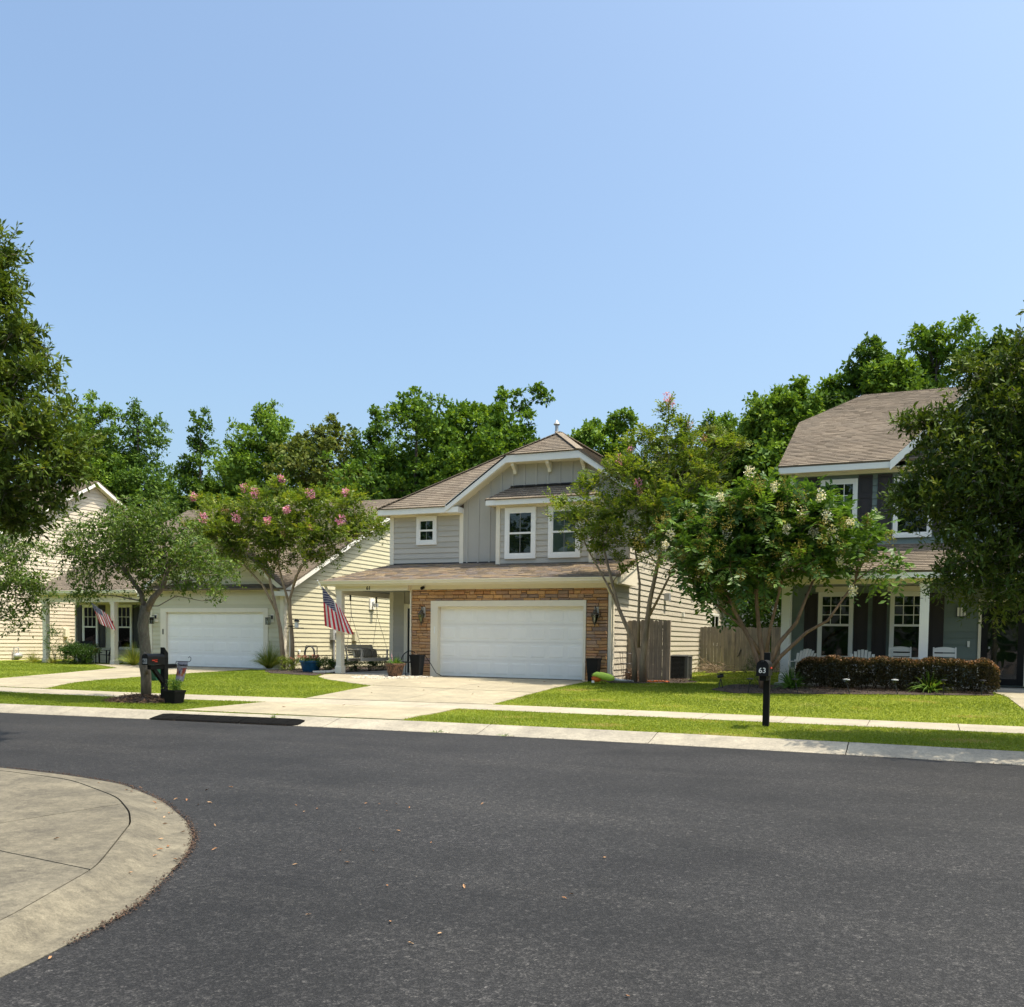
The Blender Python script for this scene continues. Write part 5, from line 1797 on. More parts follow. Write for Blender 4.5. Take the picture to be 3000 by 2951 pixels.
tips = crown_tips(PA, 17, spread=.95)
blossoms(cra, tips[:11], .15, 90, L_PINK, size=.07)
blossoms(cra, tips[11:], .13, 45, L_FADED, size=.055)

# second pink crape myrtle before the board fence
bx, by = -7.3, 25.9
bz = gz(bx, by)
EB = [ell(-6.9, by, 5.2, 1.1, .9, .7), ell(-8.3, by, 5.2, .9, .8, .6), ell(-9.4, by, 5.3, .6, .6, .35), ell(-9.9, by, 5.7, .28, .3, .2), ell(-6.0, by, 5.6, 1.0, .9, .7), ell(-7.4, by, 6.3, .9, .8, .55), ell(-6.2, by, 6.7, .8, .7, .5), ell(-7.0, by, 7.1, .5, .5, .4), ell(-6.72, by, 7.8, .12, .12, .45), ell(-8.6, by, 4.4, .75, .6, .4), ell(-7.4, by, 4.4, .7, .6, .4), ell(-5.4, by, 6.4, .5, .5, .4), ell(-5.2, by, 7.1, .25, .3, .2), ell(-7.7, by, 7.2, .22, .22, .3), ell(-6.3, by, 7.35, .3, .3, .3), ell(-4.9, by, 6.9, .25, .3, .12), ell(-8.9, by, 6.1, .3, .3, .2), ell(-6.4, by, 4.5, .6, .6, .4), ell(-7.9, by, 3.75, .35, .4, .25)]
TB = [([(-7.25, by, bz), (-7.27, by, 1.2), (-7.2, by, 1.9), (-7.1, by, 2.8), (-6.9, by, 3.8), (-6.6, by, 5.2)], .115, .035), ([(-7.52, by + .05, bz), (-7.5, by, 1.2), (-7.6, by, 1.75), (-8.0, by, 2.6), (-8.2, by, 3.3), (-8.5, by, 4.4)], .085, .03), ([(-7.4, by, 1.5), (-7.42, by, 2.3), (-7.4, by, 3.3), (-7.6, by, 4.6)], .05, .025), ([(-7.9, by, 2.4), (-8.3, by, 3.2), (-8.9, by, 4.2), (-9.3, by, 5.0)], .04, .015), ([(-7.1, by, 2.4), (-6.6, by, 3.4), (-6.0, by, 4.6)], .04, .02)]
crb, PB, _d = tree('crape_myrtle', 'tall crape myrtle with one pink top bloom in front of the near board fence', 'tree', (bx, by, bz), TB, EB, 2600, 11, .34, (.095, .5), L_CRA, BARKCR, droop=.15, up=.8, flat=True, limb_r=.025, lump=.25, fill=.5)
tips = [np.array((-6.72, by, 8.42)), np.array((-6.62, by, 8.30)), np.array((-7.9, by - .5, 6.7)), np.array((-7.6, by - .5, 6.95)), np.array((-7.3, by - .7, 6.0))]
blossoms(crb, tips, .11, 55, L_PINK, size=.05)
blossoms(crb, [np.array((-7.25, by - .7, 5.75)), np.array((-5.6, by - .3, 7.15)), np.array((-6.1, by, 7.6))], .1, 40, L_FADED, size=.045)

# white crape myrtle in the bed of the teal house, arching leafy sprays
qx, qy = -3.7, 24.5
qz = gz(qx, qy)
EC = [ell(-3.6, qy, 4.6, 1.2, 1.0, .75), ell(-4.8, qy, 4.5, 1.0, .9, .7), ell(-5.7, qy, 4.2, .7, .7, .55), ell(-2.5, qy, 4.3, 1.0, .9, .6), ell(-1.5, qy, 3.95, .8, .8, .42), ell(-.75, qy, 3.75, .5, .5, .3), ell(-3.3, qy, 3.7, 1.1, .9, .5), ell(-4.6, qy, 3.6, .9, .8, .5), ell(-5.5, qy, 3.4, .6, .6, .4), ell(-2.2, qy, 3.6, .9, .8, .5), ell(-3.7, qy, 4.95, .7, .6, .35), ell(-2.7, qy, 4.95, .35, .4, .3), ell(-4.0, qy, 3.0, .7, .6, .35), ell(-6.3, qy, 4.7, .4, .5, .3), ell(-1.1, qy, 4.3, .3, .4, .2), ell(-5.3, qy - .1, 2.9, .25, .3, .25)]
TC = [([(-3.75, qy, qz), (-3.78, qy, .95), (-4.05, qy, 1.7), (-4.5, qy, 2.5), (-4.9, qy, 3.3)], .085, .035), ([(-3.7, qy, qz), (-3.72, qy, 1.1), (-3.85, qy, 1.9), (-3.95, qy, 2.8), (-3.9, qy, 3.8)], .085, .03), ([(-3.65, qy + .05, qz), (-3.6, qy, 1.1), (-3.35, qy, 1.7), (-2.95, qy, 2.2), (-2.6, qy, 3.2)], .08, .03), ([(-3.62, qy, .9), (-3.3, qy - .1, 1.35), (-2.7, qy - .1, 1.95), (-2.2, qy - .1, 2.25), (-1.6, qy, 3.2)], .06, .025), ([(-3.7, qy, 1.2), (-3.6, qy, 2.0), (-3.4, qy, 2.9), (-3.2, qy, 3.9)], .05, .025), ([(-3.8, qy, 1.4), (-4.3, qy, 2.1), (-4.9, qy, 2.6), (-5.6, qy, 3.2)], .05, .02)]
crc, PC, dC = tree('crape_myrtle', 'white flowering crape myrtle with arching sprays behind mailbox 63', 'tree', (qx, qy, qz), TC, EC, 1150, 20, .76, (.18, .42), L_CRC, BARKC2, droop=.32, up=.45, flat=True, spread=1.0, limb_r=.03, lump=.25)
sp_end = PC + nrm(dC) * .72 - np.array([0, 0, .22])
o_ = [i for i in np.argsort(sp_end[:, 1] + rng.random(len(PC)) * 1.2)]
sel = []
for i in o_:
    if all(np.linalg.norm(sp_end[i] - q) > .42 for q in sel):
        sel.append(sp_end[i])
    if len(sel) >= 58:
        break
blossoms(crc, sel[:40], .15, 90, L_SEED, 'seed_panicle', .04, tall=1.5)
blossoms(crc, [q + np.array([0, -.15, .08]) for q in sel[40:]], .11, 65, L_WHITE, 'blossom', .055, tall=1.4)

# the wood behind the houses, tree by tree
BG = [(-56.5, 19.3, 7.5, 1, 'pale green tree rising just beside the dark corner oak'), (-52.1, 18.3, 7.6, 0, 'broad dark tree behind the peach gable'), (-46.4, 17.1, 6.0, 0, 'narrow pointed dark tree standing alone above the wood'), (-43.6, 14.4, 5.0, 1, 'low tree filling the dip in the tree line'), (-40.3, 17.0, 7.0, 1, 'feathery light green tree behind the pink crape myrtle'), (-35.9, 15.9, 6.8, 2, 'olive toned tree between the feathery tree and the vine-clad one'),
      (-32.6, 15.4, 6.0, 0, 'dark tree between the olive tree and the tallest vine-clad one'), (-29.3, 17.2, 8.2, 3, 'tallest vine-clad tree left of the clipped gable'), (-26.3, 15.7, 5.0, 3, 'shorter vine-clad tree filling the notch between two taller ones'), (-23.2, 16.5, 7.0, 3, 'round-topped vine-clad tree right beside the flue'), (-18.6, 13.6, 3.6, 1, 'small bright tree peeking up behind the flue'), (-16.6, 14.4, 4.8, 1, 'bushy green tree behind the clipped gable ridge'), (-12.4, 13.2, 4.6, 2, 'olive tree mostly hidden behind the tall crape myrtle'),
      (-8.4, 14.7, 3.8, 1, 'light green cone-shaped tree between two houses'), (-10.4, 13.9, 3.8, 1, 'green tree showing over the tall crape myrtle'), (-6.8, 14.6, 3.4, 1, 'light green tree in the gap over the pale side wall'), (-5.2, 15.5, 4.2, 1, 'tree showing just left of the teal house roof'), (-3.3, 16.7, 3.6, 0, 'upright dark tree over the teal house hip'), (-1.6, 16.2, 2.8, 1, 'slim green tree over the teal house ridge'), (.1, 17.4, 4.2, 1, 'tall tree over the teal house ridge beside the verge oak'), (3.2, 16.4, 4.2, 0, 'tree behind the verge oak top')]
for i, (x, top, wd_, kd, lab) in enumerate(BG):
    yb = 52 + 1.5 * math.sin(i * 2.4)
    sc = yb / 52
    x, top, wd_ = x * sc, EYE + (top - EYE) * sc, wd_ * sc * (1.3 if i != 2 else 1.0)
    E = []
    h0 = 6.0
    nl = 26
    for k in range(nl):
        f = (k + random.random()) / nl
        zc = h0 + (top - h0 - .9) * f
        prof = (1 if f < .45 else math.sqrt(max(.02, 1 - ((f - .45) / .55) ** 2)) * (.9 if kd != 3 else 1)) if i != 2 else 1.15 - .9 * f
        rad_ = wd_ / 2 * max(.18, prof)
        an = random.random() * 6.28
        rr_ = rad_ * .62 * math.sqrt(random.random())
        s = max(.55, rad_ * random.uniform(.38, .58))
        E.append((x + rr_ * math.cos(an) * 1.15, yb + rr_ * math.sin(an), zc, s, s, s * random.uniform(.6, .85)))
    for k in range(0 if i == 2 else 5):
        E.append((x + random.uniform(-.3, .3) * wd_ * (.35 if i == 2 else 1), yb + random.uniform(-.5, .5), top - random.uniform(.3, 1.6), random.uniform(.35, .6), .5, random.uniform(.4, .8)))
    E.append((x, yb, top - .5, .45, .45, .55))
    tree('tree', lab, 'tree', (x, yb, .5), [([(x, yb, .3), (x + .1, yb, top * .35), (x - .1, yb, top * .62), (x, yb, top * .88)], .22, .05)], E, 5200 if kd == 3 else (2600 if i == 2 else 4600), 7, .3 if kd == 3 else .42, (.235, .62), L_BG[kd], BARKD, droop=.15, up=.25, group='trees of the wood behind the houses', limbs=0, inner=.5, lump=.12 if kd == 3 else .25, n_side=6)
# undergrowth closing the wood floor
n = 42000
X = rng.uniform(-75, 16, n)
Y = 47.5 + 7 * rng.random(n) ** 1.5
top = 8.5 + 1.6 * np.sin(X * .6) + 1.4 * np.sin(X * 1.7 + 2) + 2.5 * (Y - 47.5) / 7
Z = .4 + top * rng.random(n) ** .8
leaf_mesh('undergrowth', np.stack([X, Y, Z], 1), rng.normal(size=(n, 3)) + np.array([0, -.3, .1]), rng.normal(size=(n, 3)) * .7 + np.array([0, -.5, .8]), rng.uniform(.22, .42, n), rng.uniform(.16, .28, n), rng.random(n), L_BG[0], None, label='dark leafy undergrowth closing the wood behind the houses', cat='undergrowth', kind='stuff')


# the wood across the street at the photographer's back, seen only in the window panes
n = 9000
X = rng.uniform(-70, 45, n)
Y = -42 - 8 * rng.random(n)
Z = (18 + 2 * np.sin(X * .45) + 2 * np.sin(X * 1.3)) * rng.random(n) ** .8
leaf_mesh('woods', np.stack([X, Y, Z], 1), rng.normal(size=(n, 3)), rng.normal(size=(n, 3)), rng.uniform(.9, 1.6, n), rng.uniform(.7, 1.2, n), rng.random(n), L_BG[0], None, label='dark wood across the street reflected in the window panes', cat='woods', kind='stuff')


# ------------------------------------------------------------------ shrubs and clumps
def shrub(name, label, loc, rx, ry, rz, n, leaf, mat, cat='shrub', tone=(0, 1), group=None, K=6, slen=.16):
    t = thing(name, label, cat, loc, 0, group)
    E = [(loc[0] + random.uniform(-.45, .45) * rx, loc[1] + random.uniform(-.4, .4) * ry, loc[2] + rz * random.uniform(.45, .65), rx * .6, ry * .6, rz * .48) for _ in range(6)]
    P, u, k = sample_crown(E, n, .5, .12)
    P[:, 2] = np.maximum(P[:, 2], loc[2] + .02)
    pos, ld, nor, idx = sprigs(P, nrm(u + np.array([0, 0, .5]) + rng.normal(size=(n, 3)) * .4), K, slen, .1)
    Ls = leaf[0] * rng.uniform(.7, 1.2, len(idx))
    leaf_mesh('foliage', pos, ld, nor, Ls, Ls * leaf[1], tone[0] + (tone[1] - tone[0]) * rng.random(len(idx)), mat, t)
    mb = MB()
    for e in E:
        mb.tube(limb_curve((loc[0], loc[1], loc[2] - .02), e[:3], .02, 3), [.012, .01, .008, .005], 4)
    mb.build('stem', BARKD, t)
    return t


def blades(parent, c, n, L, W, spread, mat, name='foliage', droop=.9, r0=.06, tone=(0, 1), segs=4):
    a = rng.uniform(0, 2 * math.pi, n)
    tilt = rng.random(n) ** .7 * spread
    d = np.stack([np.cos(a) * np.sin(tilt), np.sin(a) * np.sin(tilt), np.cos(tilt)], 1)
    o = np.array(c) - np.array(BASE[parent.name]) + np.stack([np.cos(a) * r0 * rng.random(n), np.sin(a) * r0 * rng.random(n), 0 * a], 1)
    Ln = L * rng.uniform(.6, 1.15, n)[:, None]
    side = nrm(np.cross(d, np.stack([np.cos(a + .4), np.sin(a + .4), 1.5 + 0 * a], 1)))
    V = []
    for k in range(segs + 1):
        t = k / segs
        p = o + d * Ln * t - np.array([0, 0, 1]) * Ln * droop * (np.sin(tilt)[:, None] + .12) * t ** 2.2 * .75
        w_ = W * (1 - t ** 2) * .5 + .0008
        V.append(p - side * w_)
        V.append(p + side * w_)
    V = np.stack(V, 1)
    V[:, :, 2] = np.maximum(V[:, :, 2], .004 - (BASE[parent.name].z - c[2]))
    m_ = 2 * (segs + 1)
    i = np.arange(n)[:, None, None] * m_
    q = np.array([[2 * k, 2 * k + 1, 2 * k + 3, 2 * k + 2] for k in range(segs)])[None]
    F = (i + q).reshape(-1, 4)
    me = fastmesh(name, V.reshape(-1, 3), 2, F, np.repeat(np.clip(tone[0] + (tone[1] - tone[0]) * rng.random(n), .002, 1), segs))
    return link(name, me, mat, parent)


def clump(name, label, x, y, n, L, W, spread, mat, cat='plant', tone=(0, 1), group=None, z=None):
    t = thing(name, label, cat, (x, y, gz(x, y) if z is None else z), 0, group)
    blades(t, tuple(BASE[t.name]), n, L, W, spread, mat, tone=tone)
    return t


clump('fountain_grass', 'fountain grass clump on the white edging by garage door 59', -22.95, 29.45, 800, 1.25, .008, .8, L_MUHLY)
clump('fountain_grass', 'fountain grass clump behind the young oak trunk', -29.55, 29.2, 650, 1.15, .008, .85, L_MUHLY)
clump('fountain_grass', 'dry brownish grass clump at the foot of the peach siding', -35.3, 29.2, 260, .75, .007, 1.1, L_MUHLY, tone=(.5, 1))
clump('fountain_grass', 'small faded grass clump beside the round green shrub', -34.0, 29.1, 160, .6, .007, 1.0, L_MUHLY, tone=(.6, 1))
clump('lily_clump', 'bright strap-leaved lily clump in front of the hedge middle', .13, 24.85, 170, .75, .030, 1.05, L_BLADE, tone=(.4, 1))
clump('lily_clump', 'dark strap-leaved lily clump by the white porch column base', -3.05, 24.75, 150, .7, .028, 1.05, L_BLADE, tone=(0, .7))
MB().prism([(-23.6, 29.2, .40), (-22.4, 29.05, .40), (-22.35, 29.5, .40), (-23.5, 29.7, .40)], (0, 0, .06)).build('edging_slab', 'block_concrete').__setitem__('label', 'low pale edging slab under the fountain grass by garage 59')
bpy.data.objects['edging_slab']['category'] = 'edging'
shrub('shrub', 'round dark green shrub in front of porch 59', (-32.7, 29.15, .40), 1.05, .55, .80, 1500, (.065, .5), L_SHRUB, tone=(0, .6))
shrub('rose_bush', 'thin leggy rose bush by the outer porch column of 59', (-33.95, 29.2, .40), .45, .4, 1.5, 170, (.06, .6), L_SHRUB, K=5)
for i, (yy, lb) in enumerate(((27.6, 'low shrub under the near end of the porch swing'), (28.5, 'low shrub under the middle of the porch swing'), (29.4, 'low shrub under the far end of the porch swing'), (30.3, 'low shrub past the far end of the porch swing'))):
    shrub('shrub', lb, (-18.45, yy, .50), .32, .5, .38, 260, (.05, .5), L_SHRUB, tone=(0, .7))
shrub('shrub', 'lime green shrub at the pink crape myrtle trunk', (-20.6, 27.7, .47), .45, .4, .42, 260, (.05, .5), L_LIME)
shrub('shrub', 'small green shrub between the blue pot and the porch column', (-18.55, 27.0, .49), .42, .35, .38, 300, (.05, .5), L_SHRUB)
shrub('shrub', 'dark shrub tucked beside the crape myrtle trunk behind mailbox 63', (-3.9, 25.3, .55), .42, .35, .85, 330, (.04, .4), L_SHRUB, tone=(0, .55))
# evergreen mass beyond the far board fence
shrub('evergreen_shrub', 'big dark evergreen behind the far board fence', (-5.8, 43.2, .5), 3.4, 1.3, 4.6, 4200, (.14, .55), L_BG[0], tone=(0, .6), slen=.3)

# clipped hedge
hedge = thing('hedge', 'low clipped copper-topped hedge in front of porch 63', 'hedge', (-.6, 25.2, .52))
n = 26000
X0, X1 = -2.98, 1.62
u = rng.random(n)
X = rng.uniform(X0, X1, n)
e_ = np.minimum(X - X0, X1 - X) / .38
rnd_ = np.sqrt(np.clip(1 - (1 - np.clip(e_, 0, 1)) ** 2, 0, 1))
hw = .42 * (.55 + .45 * rnd_) + .03 * np.sin(X * 6)
tz = .78 * (.62 + .38 * rnd_) + .025 * np.sin(X * 5.3) + .02 * np.sin(X * 11)
face = rng.random(n)
bot = .10 + .05 * np.sin(X * 4.1)
yv = np.where(face < .36, rng.uniform(-1, 1, n), np.where(face < .86, -1, 1))
zv = np.where(face < .36, 1.0, rng.random(n))
shell = 1 - .22 * rng.random(n) ** 2
zz = bot + (tz - bot) * zv * np.where(face < .36, shell, 1)
round_ = np.where(zv > .85, 1 - .25 * ((zv - .85) / .15), 1)
Yp = 25.2 + hw * yv * shell * round_
Z = gz(0, 25.2) + zz - .02
ntop = np.clip((zz - tz + .12) / .12, 0, 1)
tn = np.clip(.05 + .62 * rng.random(n) + .5 * ntop * (rng.random(n) > .25) + .12 * (X > 1.2), .002, 1)  # right end toned lighter: sun on that end painted into the leaves
d = nrm(np.stack([rng.normal(size=n) * .6, yv * (face >= .36) + rng.normal(size=n) * .5, .3 + (face < .36) + rng.normal(size=n) * .5], 1))
leaf_mesh('foliage', np.stack([X, Yp, Z], 1), d, rng.normal(size=(n, 3)), rng.uniform(.04, .075, n), rng.uniform(.03, .05, n), tn, L_HEDGE, hedge)
mb = MB()
for k in range(16):
    x = X0 + .2 + k * (X1 - X0 - .4) / 15
    for _ in range(3):
        mb.tube(limb_curve((x + random.uniform(-.1, .1), 25.2 + random.uniform(-.1, .1), .5), (x + random.uniform(-.3, .3), 25.2 + random.uniform(-.3, .3), 1.15), 0, 3), [.014, .011, .008, .004], 4)
mb.build('stem', BARKD, hedge)

# ------------------------------------------------------------------ board fences, air conditioner
def board_fence(name, label, x0, x1, y, z0, z1, group=None, post_at=()):
    t = thing(name, label, 'fence', ((x0 + x1) / 2, y, z0), 0, group)
    n = max(1, round((x1 - x0) / .142))
    wd_ = (x1 - x0) / n
    for k in range(n):
        a, b = x0 + k * wd_ + random.uniform(.002, .006), x0 + (k + 1) * wd_ - random.uniform(.002, .006)
        zt = z1 + random.uniform(-.018, .018)
        yy = y + random.uniform(-.006, .006)
        c_ = .028
        pl = [(a, yy, z0 + random.uniform(0, .03)), (b, yy, z0 + random.uniform(0, .03)), (b, yy, zt - c_), (b - c_, yy, zt), (a + c_, yy, zt), (a, yy, zt - c_)]
        MB().prism(pl, (0, .018, 0)).build('picket', FENCEW, t)
    for zr_ in (z0 + .3, z0 + .95, z1 - .25):
        MB().box(x0, x1, y + .026, y + .064, zr_, zr_ + .09).build('rail', FENCEW, t)
    for xp in post_at:
        MB().box(xp - .045, xp + .045, y + .07, y + .16, z0, z1 - .02).build('post', FENCEW, t)
    return t


f1 = board_fence('fence', 'short weathered board fence behind the tall crape myrtle trunk', -8.40, -7.16, 28.15, .50, 2.33, post_at=(-8.3, -7.25))
MB().box(-7.155, -7.06, 28.13, 28.22, .48, 2.335).build('post', FENCEW, f1)
board_fence('fence', 'far board fence section against the pale side wall', -8.38, -6.98, 38.3, .52, 2.32, post_at=(-8.3, -7.0))
gt = board_fence('gate', 'board gate with a black latch in the far fence', -6.94, -5.6, 38.28, .54, 2.31)
gt['category'] = 'gate'
MB().beam((-6.8, 38.25, 1.2), (-6.72, 38.25, 1.42), .03, .03).beam((-6.86, 38.25, 1.14), (-6.78, 38.25, 1.2), .05, .03).build('latch', DARKMET, gt)
board_fence('fence', 'far board fence section running in behind the white porch column', -5.56, -3.66, 38.3, .52, 2.32, post_at=(-5.5, -3.75))

ac = thing('air_conditioner', 'dark grey air conditioner unit on the ground beside the short fence', 'air conditioner', (-7.08, 29.6, .5))
x0, x1, y0, y1 = -7.40, -6.78, 29.3, 29.92
MB().box(x0 - .04, x1 + .04, y0 - .04, y1 + .04, .44, .53).build('pad', 'block_concrete', ac)
MB().box(x0 + .05, x1 - .05, y0 + .05, y1 - .05, .53, 1.20).build('coil', BLACKP, ac)
for k in range(16):
    z = .56 + k * .039
    MB().box(x0, x1, y0, y0 + .02, z, z + .016).box(x0, x1, y1 - .02, y1, z, z + .016).box(x0, x0 + .02, y0 + .021, y1 - .021, z, z + .016).box(x1 - .02, x1, y0 + .021, y1 - .021, z, z + .016).build('louvre', ACGREY, ac)
for a, b in ((x0, y0), (x1 - .09, y0), (x0, y1 - .09), (x1 - .09, y1 - .09)):
    MB().box(a - .006, a + .096, b - .006, b + .096, .53, 1.20).build('corner_post', ACGREY, ac, bevel=.02)
MB().box(x0 - .012, x1 + .012, y0 - .012, y1 + .012, 1.20, 1.255).build('top_cover', ACGREY, ac, bevel=.012)
g_ = MB()
for r in (.08, .14, .20, .26):
    g_.tube([(-7.09 + r * math.cos(a), 29.61 + r * math.sin(a), 1.27) for a in np.linspace(0, 6.283, 25)], .006, 4, cap=False)
g_.build('fan_guard', BLACKP, ac)
MB().tube([(-6.98, 29.28, 1.15), (-7.0, 29.24, .9), (-7.05, 29.2, .62), (-7.1, 29.2, .53)], .009, 6).build('cable', BLACKP, ac)

# brush pile, wire cage, dry root ball, cord
bp = MB()
for k in range(90):
    c = np.array((-7.45 + random.gauss(0, .35), 36.2 + random.gauss(0, .25), .5 + abs(random.gauss(.12, .16))))
    dd = rdir(1)[0] * np.array([1, .6, .45])
    bp.tube([tuple(c - dd * .45), tuple(c + rdir(1)[0] * .12), tuple(c + dd * .45)], [.009, .008, .004], 4, tone=random.uniform(.01, 1))
tag(bp.build('brush_pile', L_DRY), 'heap of dry cut branches at the foot of the far fence', 'brush pile')
wc = MB()
for r, z in ((.22, 1.32), (.20, 1.02), (.17, .76), (.14, .55)):
    wc.tube([(-8.12 + r * math.cos(a), 27.2 + r * math.sin(a), z) for a in np.linspace(0, 6.283, 19)], .006, 4, cap=False)
for k in range(5):
    a = k * 1.2566
    wc.tube([(-8.12 + .23 * math.cos(a), 27.2 + .23 * math.sin(a), 1.36), (-8.12 + .12 * math.cos(a), 27.2 + .12 * math.sin(a), .46)], .006, 4)
tag(wc.build('plant_cage', DARKMET), 'conical wire plant cage leaning by the downspout', 'plant cage')
rb = MB()
for k in range(170):
    u_ = rdir(1)[0]
    c = np.array((-7.98, 27.25, .66)) + u_ * np.array([.26, .2, .2]) * random.random() ** .4
    dd = rdir(1)[0]
    rb.tube([tuple(c - dd * .10), tuple(c + rdir(1)[0] * .04), tuple(c + dd * .10)], .005, 3, tone=random.uniform(.01, .7))
tag(rb.build('dry_shrub', LITTER), 'brown dried-out ball of twigs against the short fence', 'dry shrub')
cd = [(-7.05, 25.6, gz(-7, 25.6) + .05)]
for k in range(26):
    a = k * .9
    cd.append((-7.0 + .035 * k * .6 + .10 * math.cos(a), 25.55 + .10 * math.sin(a) + .008 * k, gz(-6.7, 25.6) + .04 + .03 * random.random()))
tag(MB().tube(cd, .014, 6).build('extension_cord', ORANGE, smooth='all'), 'orange extension cord curled at the tall crape myrtle base', 'cord')
# leaf blower left lying by the dark planter
lb = thing('leaf_blower', 'lime green and orange leaf blower lying by the dark planter at the garage corner', 'leaf blower', (-8.35, 25.3, gz(-8.35, 25.3)))
z0 = gz(-8.35, 25.3) + .03
MB().tube([(-8.52, 25.2, z0 + .10), (-8.45, 25.21, z0 + .13), (-8.33, 25.23, z0 + .13), (-8.27, 25.24, z0 + .11)], [.07, .11, .10, .05], 12).build('motor_housing', ORANGE, lb, smooth='all')
MB().tube([(-8.50, 25.12, z0 + .22), (-8.38, 25.12, z0 + .25), (-8.2, 25.2, z0 + .20), (-8.02, 25.3, z0 + .15), (-7.93, 25.36, z0 + .13)], [.03, .07, .105, .10, .05], 12).build('bag', LIME, lb, smooth='all')
MB().tube([(-7.95, 25.36, z0 + .11), (-7.8, 25.5, z0 + .08), (-7.5, 25.8, z0 + .05)], [.05, .042, .03], 10).build('nozzle', GALV, lb, smooth='all')
MB().tube([(-8.5, 25.12, z0 + .16), (-8.53, 25.10, z0 + .22), (-8.46, 25.10, z0 + .25), (-8.40, 25.11, z0 + .22)], .016, 7).build('handle', BLACKP, lb, smooth='all')
MB().box(-8.49, -8.42, 25.06, 25.10, z0 + .01, z0 + .07).build('battery', WHITE, lb)


# ------------------------------------------------------------------ pots and planters
def square_planter(name, label, x, y, z0, z1, w0, w1, mat, group=None):
    t = thing(name, label, 'planter', (x, y, z0), 0, group)
    mb = MB().taper((x, y), w0 / 2, w0 / 2, w1 / 2, w1 / 2, z0, z1)
    mb.build('pot', mat, t, bevel=.006)
    rm = MB()
    h = w1 / 2 + .008
    for a in ((x - h, x + h, y - h, y - h + .035), (x - h, x + h, y + h - .035, y + h), (x - h, x - h + .035, y - h + .036, y + h - .036), (x + h - .035, x + h, y - h + .036, y + h - .036)):
        rm.box(*a, z1 - .03, z1 + .012)
    rm.build('rim', mat, t)
    MB().box(x - h + .036, x + h - .036, y - h + .036, y + h - .036, z1 + .001, z1 + .006).build('soil', SOIL, t)
    return t


p1_ = square_planter('tall_planter', 'tall black tapered planter beside the porch side of the garage', -14.55, 25.97, .475, 1.16, .25, .36, BLACKP)
MB().tube([(-14.36, 26.12, 1.15), (-14.2, 26.2, .9), (-14.05, 26.3, .6), (-13.9, 26.45, .5), (-13.75, 26.55, .5)], .01, 5).build('cord', BLACKP, p1_)
blades(p1_, (-14.55, 25.97, 1.16), 14, .16, .012, 1.0, L_DRY)
square_planter('tall_planter', 'tall black tapered planter under the lantern at the garage corner by the downspout', -8.84, 26.25, .475, 1.16, .26, .36, BLACKP)
p3_ = square_planter('planter', 'square black planter with leafy herb under the garden flag', -15.13, 16.12, .165, .45, .27, .34, BLACKW)
P = np.array((-15.13, 16.12, .46)) + rng.normal(size=(90, 3)) * np.array([.07, .07, .01])
pos, ld, nor, idx = sprigs(P, rng.normal(size=(90, 3)) * .35 + np.array([0, 0, 1]), 11, .24, .05)
leaf_mesh('foliage', pos, ld, nor, .045, .014, rng.random(len(idx)), L_BLADE, p3_)

bpt = thing('blue_pot', 'glossy blue pot of red and pink flowers in the mulch bed', 'pot', (-19.25, 26.95, .47))
MB().lathe([(.25, 0), (.27, .03), (.33, .25), (.36, .36), (.385, .37), (.385, .42), (.34, .42), (.33, .36)], (-19.25, 26.95, .45), 28).build('pot', BLUEP, bpt, smooth=True)
P = np.array((-19.25, 26.95, .88)) + rng.normal(size=(120, 3)) * np.array([.17, .17, .015])
pos, ld, nor, idx = sprigs(P, nrm((P - np.array((-19.25, 26.95, .7))) + rng.normal(size=(120, 3)) * .12), 8, .26, .45)
leaf_mesh('foliage', pos, ld, nor, .05, .028, rng.random(len(idx)), L_SHRUB, bpt)
Q = P + nrm(P - np.array((-19.25, 26.95, .72))) * .2
blossoms(bpt, [q for q in Q[:34]], .05, 14, L_RED, size=.035, tall=.8)

brp = thing('brown_pot', 'mottled brown pot with a fern on the pebbles beside the driveway', 'pot', (-14.98, 25.35, .48))
MB().lathe([(.19, 0), (.205, .02), (.27, .30), (.285, .36), (.325, .365), (.325, .425), (.28, .425), (.27, .37)], (-14.98, 25.35, .485), 26).build('pot', BROWNPOT, brp, smooth=True)
blades(brp, (-14.98, 25.35, .90), 90, .32, .02, 1.25, L_BLADE, r0=.12)
hr = thing('hose_hanger', 'black iron hanger with looped garden hose behind the blue pot', 'hose', (-20.2, 28.3, .48))
MB().tube([(-20.45, 28.3, .46), (-20.45, 28.3, 1.33), (-20.42, 28.3, 1.37), (-19.98, 28.3, 1.37), (-19.95, 28.3, 1.33), (-19.95, 28.3, .46)], .014, 6).tube([(-20.45, 28.3, 1.0), (-19.95, 28.3, 1.0)], .012, 6).build('frame', DARKMET, hr)
hs = MB()
for k in range(7):
    r, dx = .19 + .018 * (k % 3), -.02 + .012 * k
    hs.tube([(-20.2 + dx + r * math.sin(a), 28.24 - .02 * k, 1.10 + .26 * math.cos(a) - .01 * (k % 2)) for a in np.linspace(0, 6.283, 25)], .016, 6, cap=False)
hs.build('hose_loop', HOSE, hr, smooth='all')

# tiny flag stuck in the brown pot
stars = nodes_of('flag_print')


